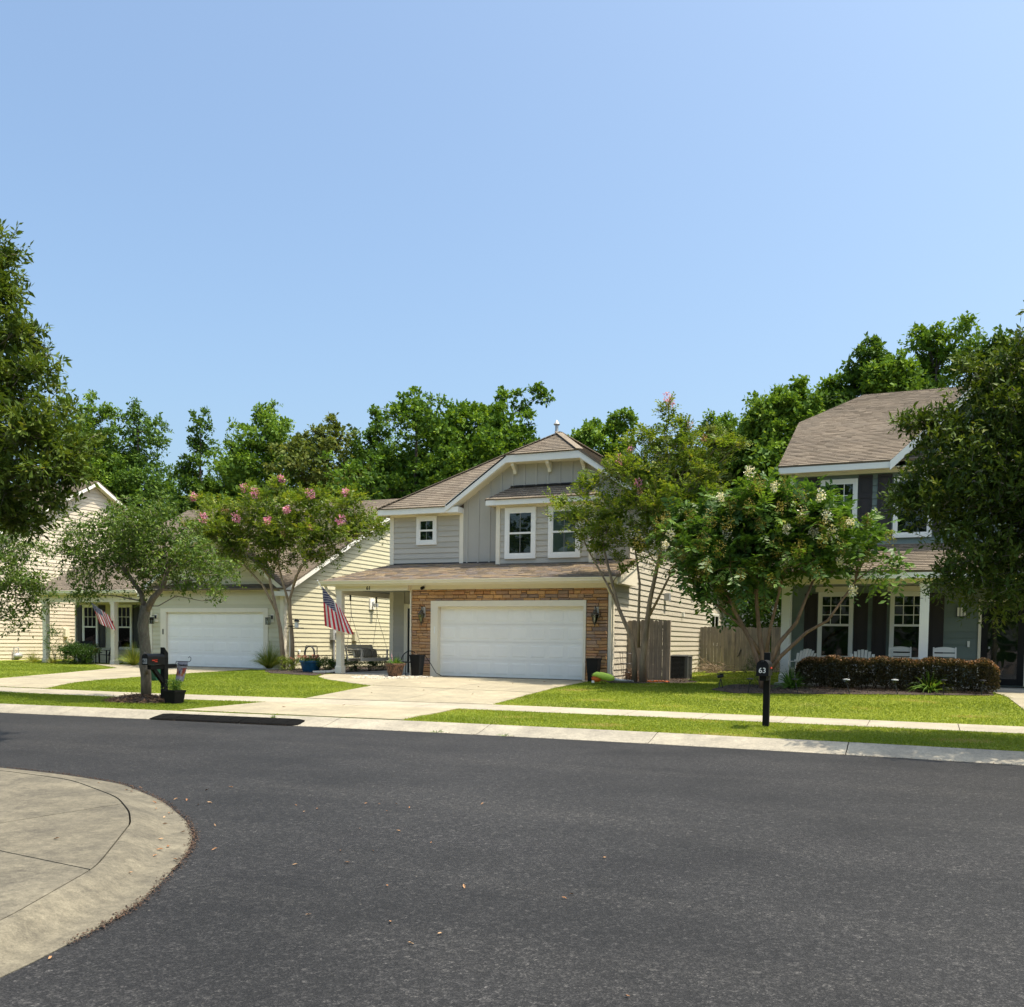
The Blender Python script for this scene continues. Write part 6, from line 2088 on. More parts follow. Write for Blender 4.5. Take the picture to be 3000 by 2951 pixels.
def flag_mat():
    m, nt, b = stars
    uv = N(nt, 'ShaderNodeUVMap')
    sx = N(nt, 'ShaderNodeSeparateXYZ')
    nt.links.new(uv.outputs[0], sx.inputs[0])

    def M(op, a, b_=None):
        n = N(nt, 'ShaderNodeMath', operation=op)
        for i, v_ in enumerate((a, b_)):
            if v_ is None:
                continue
            if hasattr(v_, 'is_output'):
                nt.links.new(v_, n.inputs[i])
            else:
                n.inputs[i].default_value = v_
        return n.outputs[0]
    U, Vv = sx.outputs[0], sx.outputs[1]          # U along the fly, V down the hoist from the top
    st = M('LESS_THAN', M('MODULO', M('MULTIPLY', Vv, 13.0), 2.0), 1.0)
    col = mixc(nt, st, (.90, .88, .86), (.70, .028, .055))
    can = M('MULTIPLY', M('LESS_THAN', U, .4), M('LESS_THAN', Vv, 7 / 13))
    # staggered rows of stars
    row = M('MULTIPLY', Vv, 9 * 13 / 7)
    ri = M('FLOOR', row)
    cu = M('ADD', M('MULTIPLY', U, 6 / .4), M('MULTIPLY', M('MODULO', ri, 2.0), .5))
    du = M('SUBTRACT', M('FRACT', cu), .5)
    dv = M('SUBTRACT', M('FRACT', row), .5)
    r2 = M('ADD', M('MULTIPLY', du, du), M('MULTIPLY', dv, dv))
    dot = M('LESS_THAN', r2, .085)
    cc = mixc(nt, dot, (.030, .028, .13), (.72, .70, .72))
    col = mixc(nt, can, col, cc)
    nt.links.new(col, b.inputs['Base Color'])
    b.inputs['Roughness'].default_value = .8
    tr = N(nt, 'ShaderNodeBsdfTranslucent')
    nt.links.new(col, tr.inputs[0])
    mx = N(nt, 'ShaderNodeMixShader')
    mx.inputs[0].default_value = .6
    nt.links.new(b.outputs[0], mx.inputs[1])
    nt.links.new(tr.outputs[0], mx.inputs[2])
    nt.links.new(mx.outputs[0], nt.nodes['Material Output'].inputs[0])
    MATS['flag_print'] = m
    return m


FLAG = flag_mat()


def cloth(name, mat, parent, A, B, C, Dd, nu=26, nv=26, wave=.05, waves=3.0, sag=0.0):
    """hoist runs A->B, free edge C->D; folds run along the fall of the cloth"""
    A, B, C, Dd = (np.array(p, float) for p in (A, B, C, Dd))
    u = np.linspace(0, 1, nu)[:, None, None]
    v = np.linspace(0, 1, nv)[None, :, None]
    Pp = (A * (1 - v) + B * v) * (1 - u) + (C * (1 - v) + Dd * v) * u
    nn = nrm(np.cross(B - A, C - A))
    amp = wave * u ** .7
    Pp = Pp + nn * amp * np.sin(v * waves * 2 * math.pi + 1.2 * u + .6) + nn * amp * .35 * np.sin(v * 11 + u * 5)
    Pp = Pp + np.array([0, 0, -1.0]) * sag * np.sin(np.pi * v) * u
    V = Pp.reshape(-1, 3) - np.array(BASE[parent.name])
    i, j = np.meshgrid(np.arange(nu - 1), np.arange(nv - 1), indexing='ij')
    a = (i * nv + j).ravel()
    F = np.stack([a, a + nv, a + nv + 1, a + 1], 1)
    me = fastmesh(name, V, 0, F)
    me.polygons.foreach_set('use_smooth', np.ones(len(F), bool))
    uvl = me.uv_layers.new(name='UVMap')
    uu = (np.repeat(np.linspace(0, 1, nu), nv))[F.ravel()]
    vv = (np.tile(np.linspace(0, 1, nv), nu))[F.ravel()]
    uvl.data.foreach_set('uv', np.stack([uu, vv], 1).astype(np.float32).ravel())
    return link(name, me, mat, parent)


fl1 = thing('house_flag', 'striped flag on an angled pole from the porch column of 61', 'flag', (-17.66, 26.4, 2.3))
MB().tube([(-17.70, 26.40, 2.30), (-18.32, 26.02, 3.50)], .013, 8).build('pole', GALV, fl1, smooth=True)
MB().lathe([(.02, -.02), (.03, 0), (.02, .03), (.002, .04)], (-18.33, 26.01, 3.52), 10).build('finial', GALV, fl1)
MB().box(-17.74, -17.66, 26.36, 26.42, 2.20, 2.40).build('bracket', GALV, fl1)
cloth('cloth', FLAG, fl1, (-18.20, 26.08, 3.36), (-17.50, 26.28, 2.50), (-18.02, 25.98, 2.06), (-16.98, 26.12, 1.78), wave=.045, waves=2.2, sag=.03)
fl2 = thing('house_flag', 'faded striped flag drooping from the middle porch column of 59', 'flag', (-31.4, 29.88, 2.1))
MB().tube([(-31.42, 29.89, 2.15), (-32.22, 29.35, 3.16)], .013, 8).build('pole', BLACKP, fl2, smooth=True)
MB().box(-31.46, -31.38, 29.86, 29.9, 2.05, 2.25).build('bracket', BLACKP, fl2)
cloth('cloth', FLAG, fl2, (-32.14, 29.42, 3.05), (-31.28, 29.60, 2.46), (-31.62, 29.40, 2.14), (-30.78, 29.45, 1.87), wave=.05, waves=2.0, sag=.02)
fl3 = thing('small_flag', 'tiny striped flag stuck in the fern pot', 'flag', (-15.05, 25.28, .9))
MB().tube([(-15.05, 25.28, .86), (-15.07, 25.27, 1.34)], .005, 5).build('stick', FENCEW, fl3)
cloth('cloth', FLAG, fl3, (-15.07, 25.265, 1.30), (-15.065, 25.268, 1.10), (-15.03, 25.24, 1.12), (-15.0, 25.25, .95), 12, 12, .012, 2)

# ------------------------------------------------------------------ mailboxes, garden flag, bin, kerb ramps
mbx = thing('mailbox', 'black mailbox on a braced wooden post with number 61', 'mailbox', (-15.64, 16.36, gz(-15.64, 16.36)))
zb = gz(-15.64, 16.36)
MB().hexa([(-15.70, 16.30, zb - .05), (-15.58, 16.30, zb - .05), (-15.58, 16.42, zb - .05), (-15.70, 16.42, zb - .05), (-15.70, 16.30, 1.40), (-15.58, 16.30, 1.40), (-15.58, 16.42, 1.27), (-15.70, 16.42, 1.27)]).build('post', BLACKW, mbx, bevel=.006)
MB().box(-15.69, -15.59, 15.90, 16.295, .91, 1.005).box(-15.69, -15.59, 16.425, 16.70, .93, 1.02).build('arm', BLACKW, mbx, bevel=.004)
MB().beam((-15.64, 16.02, .93), (-15.64, 16.31, .62), .08, .08, up=(1, 0, 0)).build('brace', BLACKW, mbx)


def mail_body(parent, xc, y0, y1, zb_, w, h):
    prof = [(-w / 2, 0), (w / 2, 0), (w / 2, h - w / 2)] + [(w / 2 * math.cos(a), h - w / 2 + w / 2 * math.sin(a)) for a in np.linspace(.2, math.pi - .2, 9)] + [(-w / 2, h - w / 2)]
    b = MB().prism([(xc + a, y0 + .012, zb_ + b_) for a, b_ in prof], (0, y1 - y0 - .012, 0)).build('box', BLACKP, parent, smooth=True)
    pr2 = [(a * 1.05, b_ * 1.03 - .004) for a, b_ in prof]
    dd_ = MB().prism([(xc + a, y0 - .012, zb_ + b_) for a, b_ in pr2], (0, .022, 0)).build('box_door', BLACKP, parent, smooth=True)
    MB().box(xc - .02, xc + .02, y0 - .035, y0 - .013, zb_ + h - .035, zb_ + h - .005).build('latch', DARKMET, parent)
    return b


mail_body(mbx, -15.645, 15.80, 16.29, 1.012, .18, .245)
MB().box(-15.705, -15.650, 15.7825, 15.7875, 1.04, 1.15).box(-15.640, -15.585, 15.7825, 15.7875, 1.04, 1.15).build('number_plate', GALV, mbx)
text('number', '6', .10, BLACKP, mbx, (-15.678, 15.7815, 1.095), depth=.003, weight=.003)
text('number', '1', .10, BLACKP, mbx, (-15.612, 15.7815, 1.095), depth=.003, weight=.003)
MB().box(-15.553, -15.545, 15.90, 16.06, 1.10, 1.125).box(-15.553, -15.545, 15.98, 16.06, 1.075, 1.135).build('signal_flag', RED, mbx)
gf = thing('garden_flag', 'small garden flag reading Freedom hung from a curled rod behind the mailbox', 'flag', (-15.6, 16.75, 1.0))
MB().tube([(-15.64, 16.70, 1.0), (-15.68, 16.78, 1.085), (-15.70, 16.82, 1.075), (-15.34, 16.82, 1.075), (-15.30, 16.82, 1.10), (-15.29, 16.82, 1.16), (-15.33, 16.82, 1.19), (-15.37, 16.82, 1.16)], .007, 6).build('rod', DARKMET, gf, smooth='all')


def printmat():
    m, nt, b = nodes_of('garden_flag_print')
    uv = N(nt, 'ShaderNodeUVMap')
    vo = N(nt, 'ShaderNodeTexVoronoi', distance='CHEBYCHEV')
    vo.inputs['Scale'].default_value = 6
    nt.links.new(uv.outputs[0], vo.inputs['Vector'])
    sx = N(nt, 'ShaderNodeSeparateXYZ')
    nt.links.new(uv.outputs[0], sx.inputs[0])
    pat = ramp(nt, vo.outputs['Color'], [(0, (.45, .05, .05)), (.3, (.60, .55, .50)), (.45, (.10, .08, .28)), (.6, (.55, .32, .10)), (.75, (.5, .06, .06)), (1, (.62, .58, .60))])
    msk = ramp(nt, sx.outputs[0], [(.27, (0, 0, 0)), (.33, (1, 1, 1)), (.72, (1, 1, 1)), (.78, (.15, .15, .15))])
    col = mixc(nt, msk, (.52, .49, .56), pat)
    nt.links.new(col, b.inputs['Base Color'])
    b.inputs['Roughness'].default_value = .85
    return m


cloth('cloth', printmat(), gf, (-15.68, 16.82, 1.07), (-15.37, 16.82, 1.07), (-15.75, 16.80, .63), (-15.49, 16.77, .62), 22, 14, .02, 1.0)
text('lettering', 'Freedom', .085, BLACKP, gf, (-15.53, 16.80, .995), depth=.003, shear=.3, weight=.001)
m63 = thing('mailbox', 'black mailbox with white number 63 on a single dark post', 'mailbox', (-2.56, 17.27, gz(-2.56, 17.27)))
zb = gz(-2.56, 17.27)
MB().box(-2.62, -2.51, 17.22, 17.33, zb - .05, 1.50).build('post', BLACKW, m63, bevel=.008)
MB().box(-2.62, -2.51, 16.80, 17.215, 1.01, 1.095).build('arm', BLACKW, m63)
mail_body(m63, -2.565, 16.74, 17.21, 1.10, .20, .27)
text('number', '63', .13, WHITE, m63, (-2.565, 16.7255, 1.19), depth=.003, weight=.0008)
MB().box(-2.462, -2.452, 16.95, 17.10, 1.22, 1.245).build('signal_flag', RED, m63)
tb = thing('recycling_bin', 'dark green bin standing on the grass behind the oak trunk', 'bin', (-20.75, 21.35, .30))
MB().taper((-20.75, 21.35), .15, .13, .20, .16, .29, .74).build('body', GREENBIN, tb, bevel=.015)
MB().box(-20.97, -20.53, 21.17, 21.53, .745, .79).build('lid', GREENBIN, tb, bevel=.012)
MB().box(-20.92, -20.59, 21.195, 21.215, .40, .44).build('moulding', GREENBIN, tb)
for nm, lab, xa, xb in (('kerb_ramp', 'long black rubber kerb ramp on the gutter beside mailbox 61', -14.08, -11.97), ('kerb_ramp', 'shorter black rubber kerb ramp with rounded end before the driveway', -11.95, -10.72)):
    t = thing(nm, lab, 'ramp', ((xa + xb) / 2, float(kerb_y((xa + xb) / 2)) + .2, 0))
    mb = MB()
    n_ = 16
    prof = [(.0, .012), (-.04, .012), (-.02, .035), (.06, .062), (.30, .105), (.40, .10), (.42, .05)]
    rows_ = []
    for k in range(n_ + 1):
        f = k / n_
        x = xa + (xb - xa) * f
        s = 1.0
        end = min(f * (xb - xa) / .22, 1) if 'long' in lab else min((1 - f) * (xb - xa) / .3, 1)
        s = .25 + .75 * math.sqrt(max(0, 1 - (1 - end) ** 2))
        rows_.append([(x, float(kerb_y(x)) + .01 + (p[0] - .0) * (.55 + .45 * s) + .10 * (1 - s), max(.006, p[1] * s)) for p in prof])
    b0 = len(mb.v)
    for r in rows_:
        mb.v += r
    m_ = len(prof)
    for k in range(n_):
        for j in range(m_ - 1):
            mb.f.append((k * m_ + j, (k + 1) * m_ + j, (k + 1) * m_ + j + 1, k * m_ + j + 1))
    mb.f.append(tuple(range(m_)))
    mb.f.append(tuple(n_ * m_ + j for j in range(m_))[::-1])
    mb.build('ramp_body', RUBBER, t)
    for k in range(int((xb - xa) / .3) - 1):
        x = xa + .35 + k * .3
        y = float(kerb_y(x))
        MB().hexa([(x, y + .07, .060), (x + .012, y + .07, .060), (x + .012, y + .29, .098), (x, y + .29, .098), (x, y + .07, .067), (x + .012, y + .07, .067), (x + .012, y + .29, .107), (x, y + .29, .107)]).build('tread_rib', RUBBER, t)


# ------------------------------------------------------------------ lanterns, camera, bird feeder
def lantern(label, x, y, z, mat, group, box=False):
    t = thing('wall_lantern', label, 'lantern', (x, y, z), 0, group)
    MB().box(x - .07, x + .07, y, y + .03, z - .05, z + .28).build('back_plate', TRIM if box else GREYLIT, t)
    if box:
        MB().box(x - .035, x + .035, y - .04, y, z + .08, z + .22).beam((x, y - .03, z + .2), (x - .10, y - .12, z + .2), .02, .02).build('bracket', mat, t)
        cx, cy = x - .10, y - .14
        fr_ = MB()
        for a in (-.06, .06):
            for b in (-.06, .06):
                fr_.box(cx + a - .007, cx + a + .007, cy + b - .007, cy + b + .007, z - .12, z + .12)
        fr_.box(cx - .075, cx + .075, cy - .075, cy + .075, z + .12, z + .14).box(cx - .07, cx + .07, cy - .07, cy + .07, z - .135, z - .12)
        fr_.build('cage', mat, t)
        MB().box(cx - .05, cx + .05, cy - .05, cy + .05, z - .118, z + .118).build('pane', GLASS, t)
        MB().tube([(cx, cy, z - .11), (cx, cy, z + .02)], .015, 6).build('candle', WHITE, t)
    else:
        cy = y - .13
        MB().tube([(x, y, z + .02), (x, y - .03, z + .24), (x, y - .09, z + .30), (x, cy, z + .27), (x, cy, z + .18)], .012, 7).tube([(x, y, z - .02), (x, y - .05, z - .2), (x, cy, z - .24)], .010, 6).build('scroll_arm', mat, t, smooth='all')
        MB().lathe([(.012, .20), (.05, .16), (.065, .12), (.135, .06), (.14, .045), (.10, .045)], (x, cy, z), 6).build('roof', mat, t)
        MB().lathe([(.045, -.20), (.115, .045), (.110, .045), (.04, -.20)], (x, cy, z), 6).build('pane', GLASS, t)
        fr_ = MB()
        for k in range(6):
            a = k * math.pi / 3
            fr_.tube([(x + .115 * math.cos(a), cy + .115 * math.sin(a), z + .045), (x + .045 * math.cos(a), cy + .045 * math.sin(a), z - .20)], .008, 5)
        fr_.lathe([(.05, -.20), (.05, -.22), (.02, -.25), (.012, -.30), (.003, -.33)], (x, cy, z), 8)
        fr_.build('cage', mat, t)
        MB().tube([(x, cy, z - .17), (x, cy, z - .04)], .02, 8).build('candle', TRIM, t)
    return t


lantern('bronze carriage lantern on the stone pier beside the porch', -14.70, 26.60, 2.40, BRONZE, 'stone pier lanterns')
lantern('bronze carriage lantern on the stone pier above the planter by the downspout', -8.90, 26.60, 2.40, BRONZE, 'stone pier lanterns')
lantern('black box lantern between the young oak trunk and garage door 59', -29.05, 29.92, 2.28, DARKMET, 'garage 59 lanterns', True)
lantern('black box lantern between garage door 59 and the crape myrtle', -23.18, 29.92, 2.28, DARKMET, 'garage 59 lanterns', True)
wl = thing('wall_light', 'flat metal and glass wall light by the storm door of 63', 'wall light', (.86, 27.76, 2.45))
MB().box(.74, .98, 27.73, 27.765, 2.44, 2.70).build('plate', DARKMET, wl)
for k in range(3):
    MB().box(.755 + k * .077, .755 + k * .077 + .055, 27.70, 27.729, 2.455, 2.685).build('pane', WHITE, wl)
scam = thing('security_camera', 'round dark security camera under the eave above the garage lantern', 'camera', (-14.69, 26.55, 3.27))
MB().lathe([(.03, 0), (.03, .05)], (-14.69, 26.55, 3.345), 10).build('mount', WHITE, scam)
MB().tube([(-14.69, 26.60, 3.30), (-14.69, 26.52, 3.29), (-14.70, 26.46, 3.27)], [.04, .052, .045], 14).build('body', BLACKP, scam, smooth='all')
MB().box(-28.72, -28.66, 29.935, 29.948, 1.72, 1.94).build('keypad', BLACKP, H59)
bf = thing('bird_feeder', 'white tube bird feeder with dark roof strapped to the crape myrtle trunk', 'bird feeder', (-21.3, 28.95, 2.0))
MB().lathe([(.075, 0), (.075, .22)], (-21.32, 28.95, 2.03), 14).build('tube', WHITE, bf, smooth=True)
MB().lathe([(.12, .22), (.11, .25), (.05, .30), (.01, .31)], (-21.32, 28.95, 2.03), 14).build('roof', SHUTB, bf)
MB().box(-21.48, -21.05, 28.88, 29.02, 2.0, 2.025).build('tray', SHUTB, bf)
MB().tube([(-21.66 + .10 * math.cos(a), 29.05 + .10 * math.sin(a), 2.08) for a in np.linspace(0, 6.283, 17)], .018, 5, cap=False).beam((-21.56, 29.0, 2.08), (-21.38, 28.96, 2.08), .02, .03).build('strap', SHUTB, bf)
MB().lathe([(.02, 0), (.06, .01), (.06, .10), (.03, .13)], (-22.63, 30.9, 1.05), 10).build('outlet_cover', WHITE, H59)

# ------------------------------------------------------------------ porch swing with pillows
sw = thing('porch_swing', 'grey slatted porch swing hanging beside the porch column', 'porch swing', (-17.5, 27.7, .98))
ys0, ys1 = 26.86, 28.52
for k in range(6):
    x = -17.66 + k * .085
    MB().box(x, x + .07, ys0, ys1, .985 - .006 * abs(k - 3), 1.007 - .006 * abs(k - 3)).build('seat_slat', SWINGG, sw)
MB().box(-17.15, -17.12, ys0, ys1, .90, .985).box(-17.68, -17.65, ys0, ys1, .90, .975).build('seat_rail', SWINGG, sw)
for k in range(5):
    z = 1.08 + k * .075
    x = -17.68 - .028 * k
    MB().box(x, x + .02, ys0 + .02, ys1 - .02, z, z + .058).build('back_slat', SWINGG, sw)
for y in (ys0 + .01, (ys0 + ys1) / 2, ys1 - .03):
    MB().beam((-17.70, y, .92), (-17.83, y, 1.44), .03, .05, up=(0, 1, 0)).build('back_post', SWINGG, sw)
for y in (ys0 - .01, ys1 - .04):
    MB().box(-17.78, -17.12, y - .03, y + .08, 1.27, 1.295).build('armrest', SWINGG, sw)
    MB().box(-17.19, -17.14, y, y + .04, .90, 1.27).build('arm_post', SWINGG, sw)
    yc = y + .02
    for xe, ze in ((-17.16, 1.29), (-17.76, 1.29)):
        MB().tube([(-17.62, yc, 3.10), (-17.58, yc, 2.45)], .011, 5).tube([(-17.58, yc, 2.45), (xe, yc, ze)], .007, 5).build('chain', ROPE, sw)
    MB().tube([(-17.62, yc, 3.10), (-17.615, yc, 2.9)], .03, 8).build('spring', DARKMET, sw, smooth=True)


def pillowmat():
    m, nt, b = nodes_of('striped_pillow')
    g = N(nt, 'ShaderNodeNewGeometry')
    sx = N(nt, 'ShaderNodeSeparateXYZ')
    nt.links.new(g.outputs['Position'], sx.inputs[0])
    k = N(nt, 'ShaderNodeMath', operation='MULTIPLY')
    k.inputs[1].default_value = 11
    nt.links.new(sx.outputs[1], k.inputs[0])
    fr_ = N(nt, 'ShaderNodeMath', operation='FRACT')
    nt.links.new(k.outputs[0], fr_.inputs[0])
    col = ramp(nt, fr_.outputs[0], [(.0, (.16, .13, .085)), (.3, (.36, .33, .25)), (.34, (.10, .10, .085)), (.6, (.24, .20, .13)), (.65, (.42, .39, .31)), (.9, (.09, .085, .07))])
    col.node.color_ramp.interpolation = 'CONSTANT'
    nt.links.new(col, b.inputs['Base Color'])
    b.inputs['Roughness'].default_value = .9
    return m


PIL = pillowmat()


def pillow(label, c, w_, h, d):
    bm = bmesh.new()
    bmesh.ops.create_uvsphere(bm, u_segments=20, v_segments=12, radius=1)
    for v_ in bm.verts:
        x, y, z_ = v_.co
        sg = lambda q, e: math.copysign(abs(q) ** e, q)
        v_.co = Vector((sg(x, .9) * d, sg(y, .45) * w_, sg(z_, .45) * h))
        v_.co.x += -.25 * v_.co.z
    me = bpy.data.meshes.new('pillow')
    bm.to_mesh(me)
    bm.free()
    me.polygons.foreach_set('use_smooth', np.ones(len(me.polygons), bool))
    o = link('pillow', me, PIL)
    o.location = c
    return tag(o, label, 'pillow', 'striped swing pillows')


pillow('striped pillow at the near arm of the porch swing', (-17.50, 27.05, 1.16), .17, .15, .075)
pillow('striped pillow in the middle of the porch swing', (-17.47, 27.58, 1.17), .28, .16, .085)
pillow('striped pillow toward the far arm of the porch swing', (-17.50, 28.10, 1.16), .22, .15, .08)
pc = thing('porch_chair', 'black woven round-back porch chair half hidden behind the tall planter', 'chair', (-14.95, 26.35, .50))
for dx, dy in ((-.22, -.2), (.22, -.2), (-.18, .2), (.18, .2)):
    MB().tube([(-15.0 + dx, 26.2 + dy * .6, .485), (-15.0 + dx * .8, 26.2 + dy * .5, .92)], .012, 6).build('leg', BLACKP, pc)
MB().lathe([(.22, 0), (.24, .015), (.22, .035)], (-15.0, 26.2, .91), 20).build('seat', BLACKP, pc, smooth=True)
pb_ = MB().tube([(-15.0 + .26 * math.cos(a), 26.2 + .15 * math.sin(a), .96 + .32 * math.sin(a) ** .7) for a in np.linspace(0.02, math.pi - .02, 17)], .014, 6)
for k in range(1, 12):
    a = math.pi * k / 12
    pb_.tube([(-15.0 + .22 * math.cos(a), 26.2 + .12 * math.sin(a), .94), (-15.0 + .26 * math.cos(a), 26.2 + .15 * math.sin(a), .96 + .32 * math.sin(a) ** .7)], .006, 4)
pb_.build('backrest', BLACKP, pc)


# ------------------------------------------------------------------ porch chairs
def rocker(label, loc, rz, mat, group=None, slim=False):
    t = thing('rocking_chair', label, 'chair', loc, rz, group)
    W = .52
    for s in (-1, 1):
        x = s * W / 2
        MB().tube([(x, -.42, .06), (x, -.2, .02), (x, .1, .018), (x, .4, .05), (x, .58, .11)], .02, 6).build('rocker_rail', mat, t, local=True)
        MB().beam((x, -.24, .03), (x, -.24, .62), .04, .04).build('leg', mat, t, local=True)
        MB().beam((x, .22, .03), (x, .24, .45), .04, .04).build('leg', mat, t, local=True)
        MB().beam((x, .22, .42), (x, .42, 1.02), .035, .045, up=(0, 1, 0)).build('back_post', mat, t, local=True)
        MB().box(x - .05, x + .05, -.32, .30, .62, .645).build('armrest', mat, t, local=True)
    for k in range(6):
        y = -.25 + k * .085
        MB().box(-W / 2, W / 2, y, y + .07, .43 - .008 * k, .45 - .008 * k).build('seat_slat', mat, t, local=True)
    top = [(-W / 2, .40, .90), (W / 2, .40, .90), (W / 2, .415, 1.0)] + [(W / 2 - W * k / 8, .42, 1.0 + .035 * math.sin(math.pi * k / 8)) for k in range(1, 8)] + [(-W / 2, .415, 1.0)]
    MB().prism(top, (0, .025, 0)).build('top_rail', mat, t, local=True)
    if slim:
        for k in range(7):
            x = -W / 2 + .06 + k * (W - .12) / 6
            MB().beam((x, .24, .45), (x, .40, .92), .035, .015, up=(0, 1, 0)).build('back_slat', mat, t, local=True)
    else:
        for z, y in ((.52, .26), (.65, .305), (.78, .345)):
            MB().box(-W / 2, W / 2, y, y + .02, z, z + .085).build('back_slat', mat, t, local=True)
    return t


def adirondack(label, loc, rz, group=None):
    t = thing('adirondack_chair', label, 'chair', loc, rz, group)
    m = CREAMCH
    for s in (-1, 1):
        MB().box(s * .30 - .045, s * .30 + .045, -.40, -.37, 0, .56).build('leg', m, t, local=True)
        MB().prism([(s * .27 - .012, -.38, .40), (s * .27 - .012, -.38, .30), (s * .27 - .012, .45, .0), (s * .27 - .012, .55, .0), (s * .27 - .012, .45, .08)], (.024, 0, 0)).build('rear_leg', m, t, local=True)
        MB().box(s * .33 - .075, s * .33 + .075, -.45, .28, .56, .58).build('armrest', m, t, local=True)
    for k in range(6):
        y = -.40 + k * .085
        MB().box(-.27, .27, y, y + .075, .385 - .03 * k, .405 - .03 * k).build('seat_slat', m, t, local=True)
    n_ = 7
    for k in range(n_):
        f = (k - 3) / 3
        xb, xt = f * .19, f * .27
        hh = .92 - .12 * f * f
        hw0, hw1 = .026, .037
        y0_, y1_ = .05, .05 + (hh - .25) * .42
        MB().hexa([(xb - hw0, y0_, .25), (xb + hw0, y0_, .25), (xb + hw0, y0_ + .02, .25), (xb - hw0, y0_ + .02, .25), (xt - hw1, y1_, hh - .02 * abs(f)), (xt + hw1, y1_, hh - .02 * abs(f)), (xt + hw1, y1_ + .02, hh), (xt - hw1, y1_ + .02, hh)]).build('back_slat', m, t, local=True)
    MB().box(-.30, .30, .165, .20, .56, .62).build('back_rail', m, t, local=True)
    return t


adirondack('white fan-back chair at the porch column end of porch 63', (-3.08, 26.55, .62), rad(-28), 'white fan-back porch chairs')
adirondack('white fan-back chair between the two porch windows of 63', (-1.52, 26.55, .62), 0, 'white fan-back porch chairs')
rocker('white slat-back rocker beside the middle porch column of 63', (-.60, 26.55, .60), 0, CREAMCH, 'white porch rockers')
rocker('white slat-back rocker near the storm door of 63', (.47, 26.55, .60), 0, CREAMCH, 'white porch rockers')
rocker('black rocker turned sideways under the outer porch window of 59', (-34.35, 31.0, .36), rad(25), BLACKP, 'black porch rockers', True)
rocker('black rocker half behind the middle porch column of 59', (-32.85, 31.0, .36), rad(-10), BLACKP, 'black porch rockers', True)
tb2 = thing('side_table', 'small black side table between the black rockers', 'table', (-33.45, 30.9, .36))
MB().lathe([(.26, .50), (.26, .53)], (-33.45, 30.9, .36), 18).build('top', BLACKP, tb2)
for dx, dy in ((-.15, -.15), (.15, -.15), (0, .18)):
    MB().beam((-33.45 + dx, 30.9 + dy, .36), (-33.45 + dx * .8, 30.9 + dy * .8, .86), .03, .03).build('leg', BLACKP, tb2)
fp = thing('flower_pot', 'terracotta pot with a small plant on the side table', 'pot', (-33.42, 30.85, .89))
MB().lathe([(.09, 0), (.13, .15), (.15, .155), (.15, .20), (.12, .20)], (-33.42, 30.85, .892), 18).build('pot', TERRA, fp, smooth=True)
P = np.array((-33.42, 30.85, 1.09)) + rng.normal(size=(24, 3)) * np.array([.05, .05, .01])
pos, ld, nor, idx = sprigs(P, rng.normal(size=(24, 3)) * .5 + np.array([0, 0, 1]), 7, .24, .2)
leaf_mesh('foliage', pos, ld, nor, .055, .03, rng.random(len(idx)), L_SHRUB, fp)
gm_ = thing('gas_meter', 'grey gas meter with pipes low on the peach siding', 'meter', (-39.45, 31.8, .33))
MB().tube([(-39.45, 31.6, .62), (-39.45, 31.75, .62), (-39.45, 31.95, .62), (-39.45, 32.05, .62)], [.06, .14, .14, .06], 12).build('body', GALV, gm_, smooth='all')
MB().tube([(-39.5, 31.65, .3), (-39.5, 31.65, 1.0), (-39.5, 31.9, 1.0), (-39.5, 31.9, .7)], .028, 7).build('pipe', GALV, gm_)
dmt = MB().box(1.72, 2.36, 27.2, 27.58, .622, .64).build('door_mat', BLACKP)
tag(dmt, 'dark mat in front of the storm door of 63', 'mat')

# ------------------------------------------------------------------ bed lights
for i, (x, y, lab) in enumerate(((-3.88, 23.3, 'path light at the hedge bed tip nearest the spotlight'), (-2.79, 23.55, 'path light before the dark lily clump'), (-1.64, 23.80, 'path light second from the dark lily clump'), (-.59, 24.07, 'path light before the bright lily clump side of the hedge'), (.43, 24.36, 'path light just past the bright lily clump'), (1.24, 24.52, 'path light at the hedge end by the front walk'))):
    z = gz(x, y)
    t = thing('path_light', lab, 'path light', (x, y, z), 0, 'path lights along the hedge bed')
    lean_ = (.02, -.04, -.05, -.04, .0, .01)[i]
    MB().tube([(x - lean_, y, z - .02), (x + lean_, y, z + .28)], .012, 6).build('stake', DARKMET, t)
    MB().lathe([(.025, .28), (.04, .30), (.05, .34)], (x + lean_, y, z), 12).build('lens', GLASS, t)
    MB().lathe([(.05, .34), (.085, .345), (.08, .365), (.02, .375)], (x + lean_, y, z), 14).build('cap', GALV if i in (2, 3) else DARKMET, t)
sp_ = thing('spotlight', 'black twin-leg spotlight at the tip of the hedge bed', 'spotlight', (-4.74, 24.2, gz(-4.74, 24.2)))
z = gz(-4.74, 24.2)
MB().tube([(-4.78, 24.15, z), (-4.74, 24.2, z + .26)], .012, 6).build('leg', DARKMET, sp_)
MB().tube([(-4.69, 24.24, z), (-4.74, 24.2, z + .26)], .012, 6).build('leg', DARKMET, sp_)
MB().tube([(-4.82, 24.16, z + .30), (-4.74, 24.2, z + .32), (-4.68, 24.22, z + .34)], [.035, .05, .04], 10).build('lamp_head', DARKMET, sp_)
MB().box(-4.83, -4.66, 24.13, 24.27, z + .37, z + .385).build('solar_panel', BLACKP, sp_)

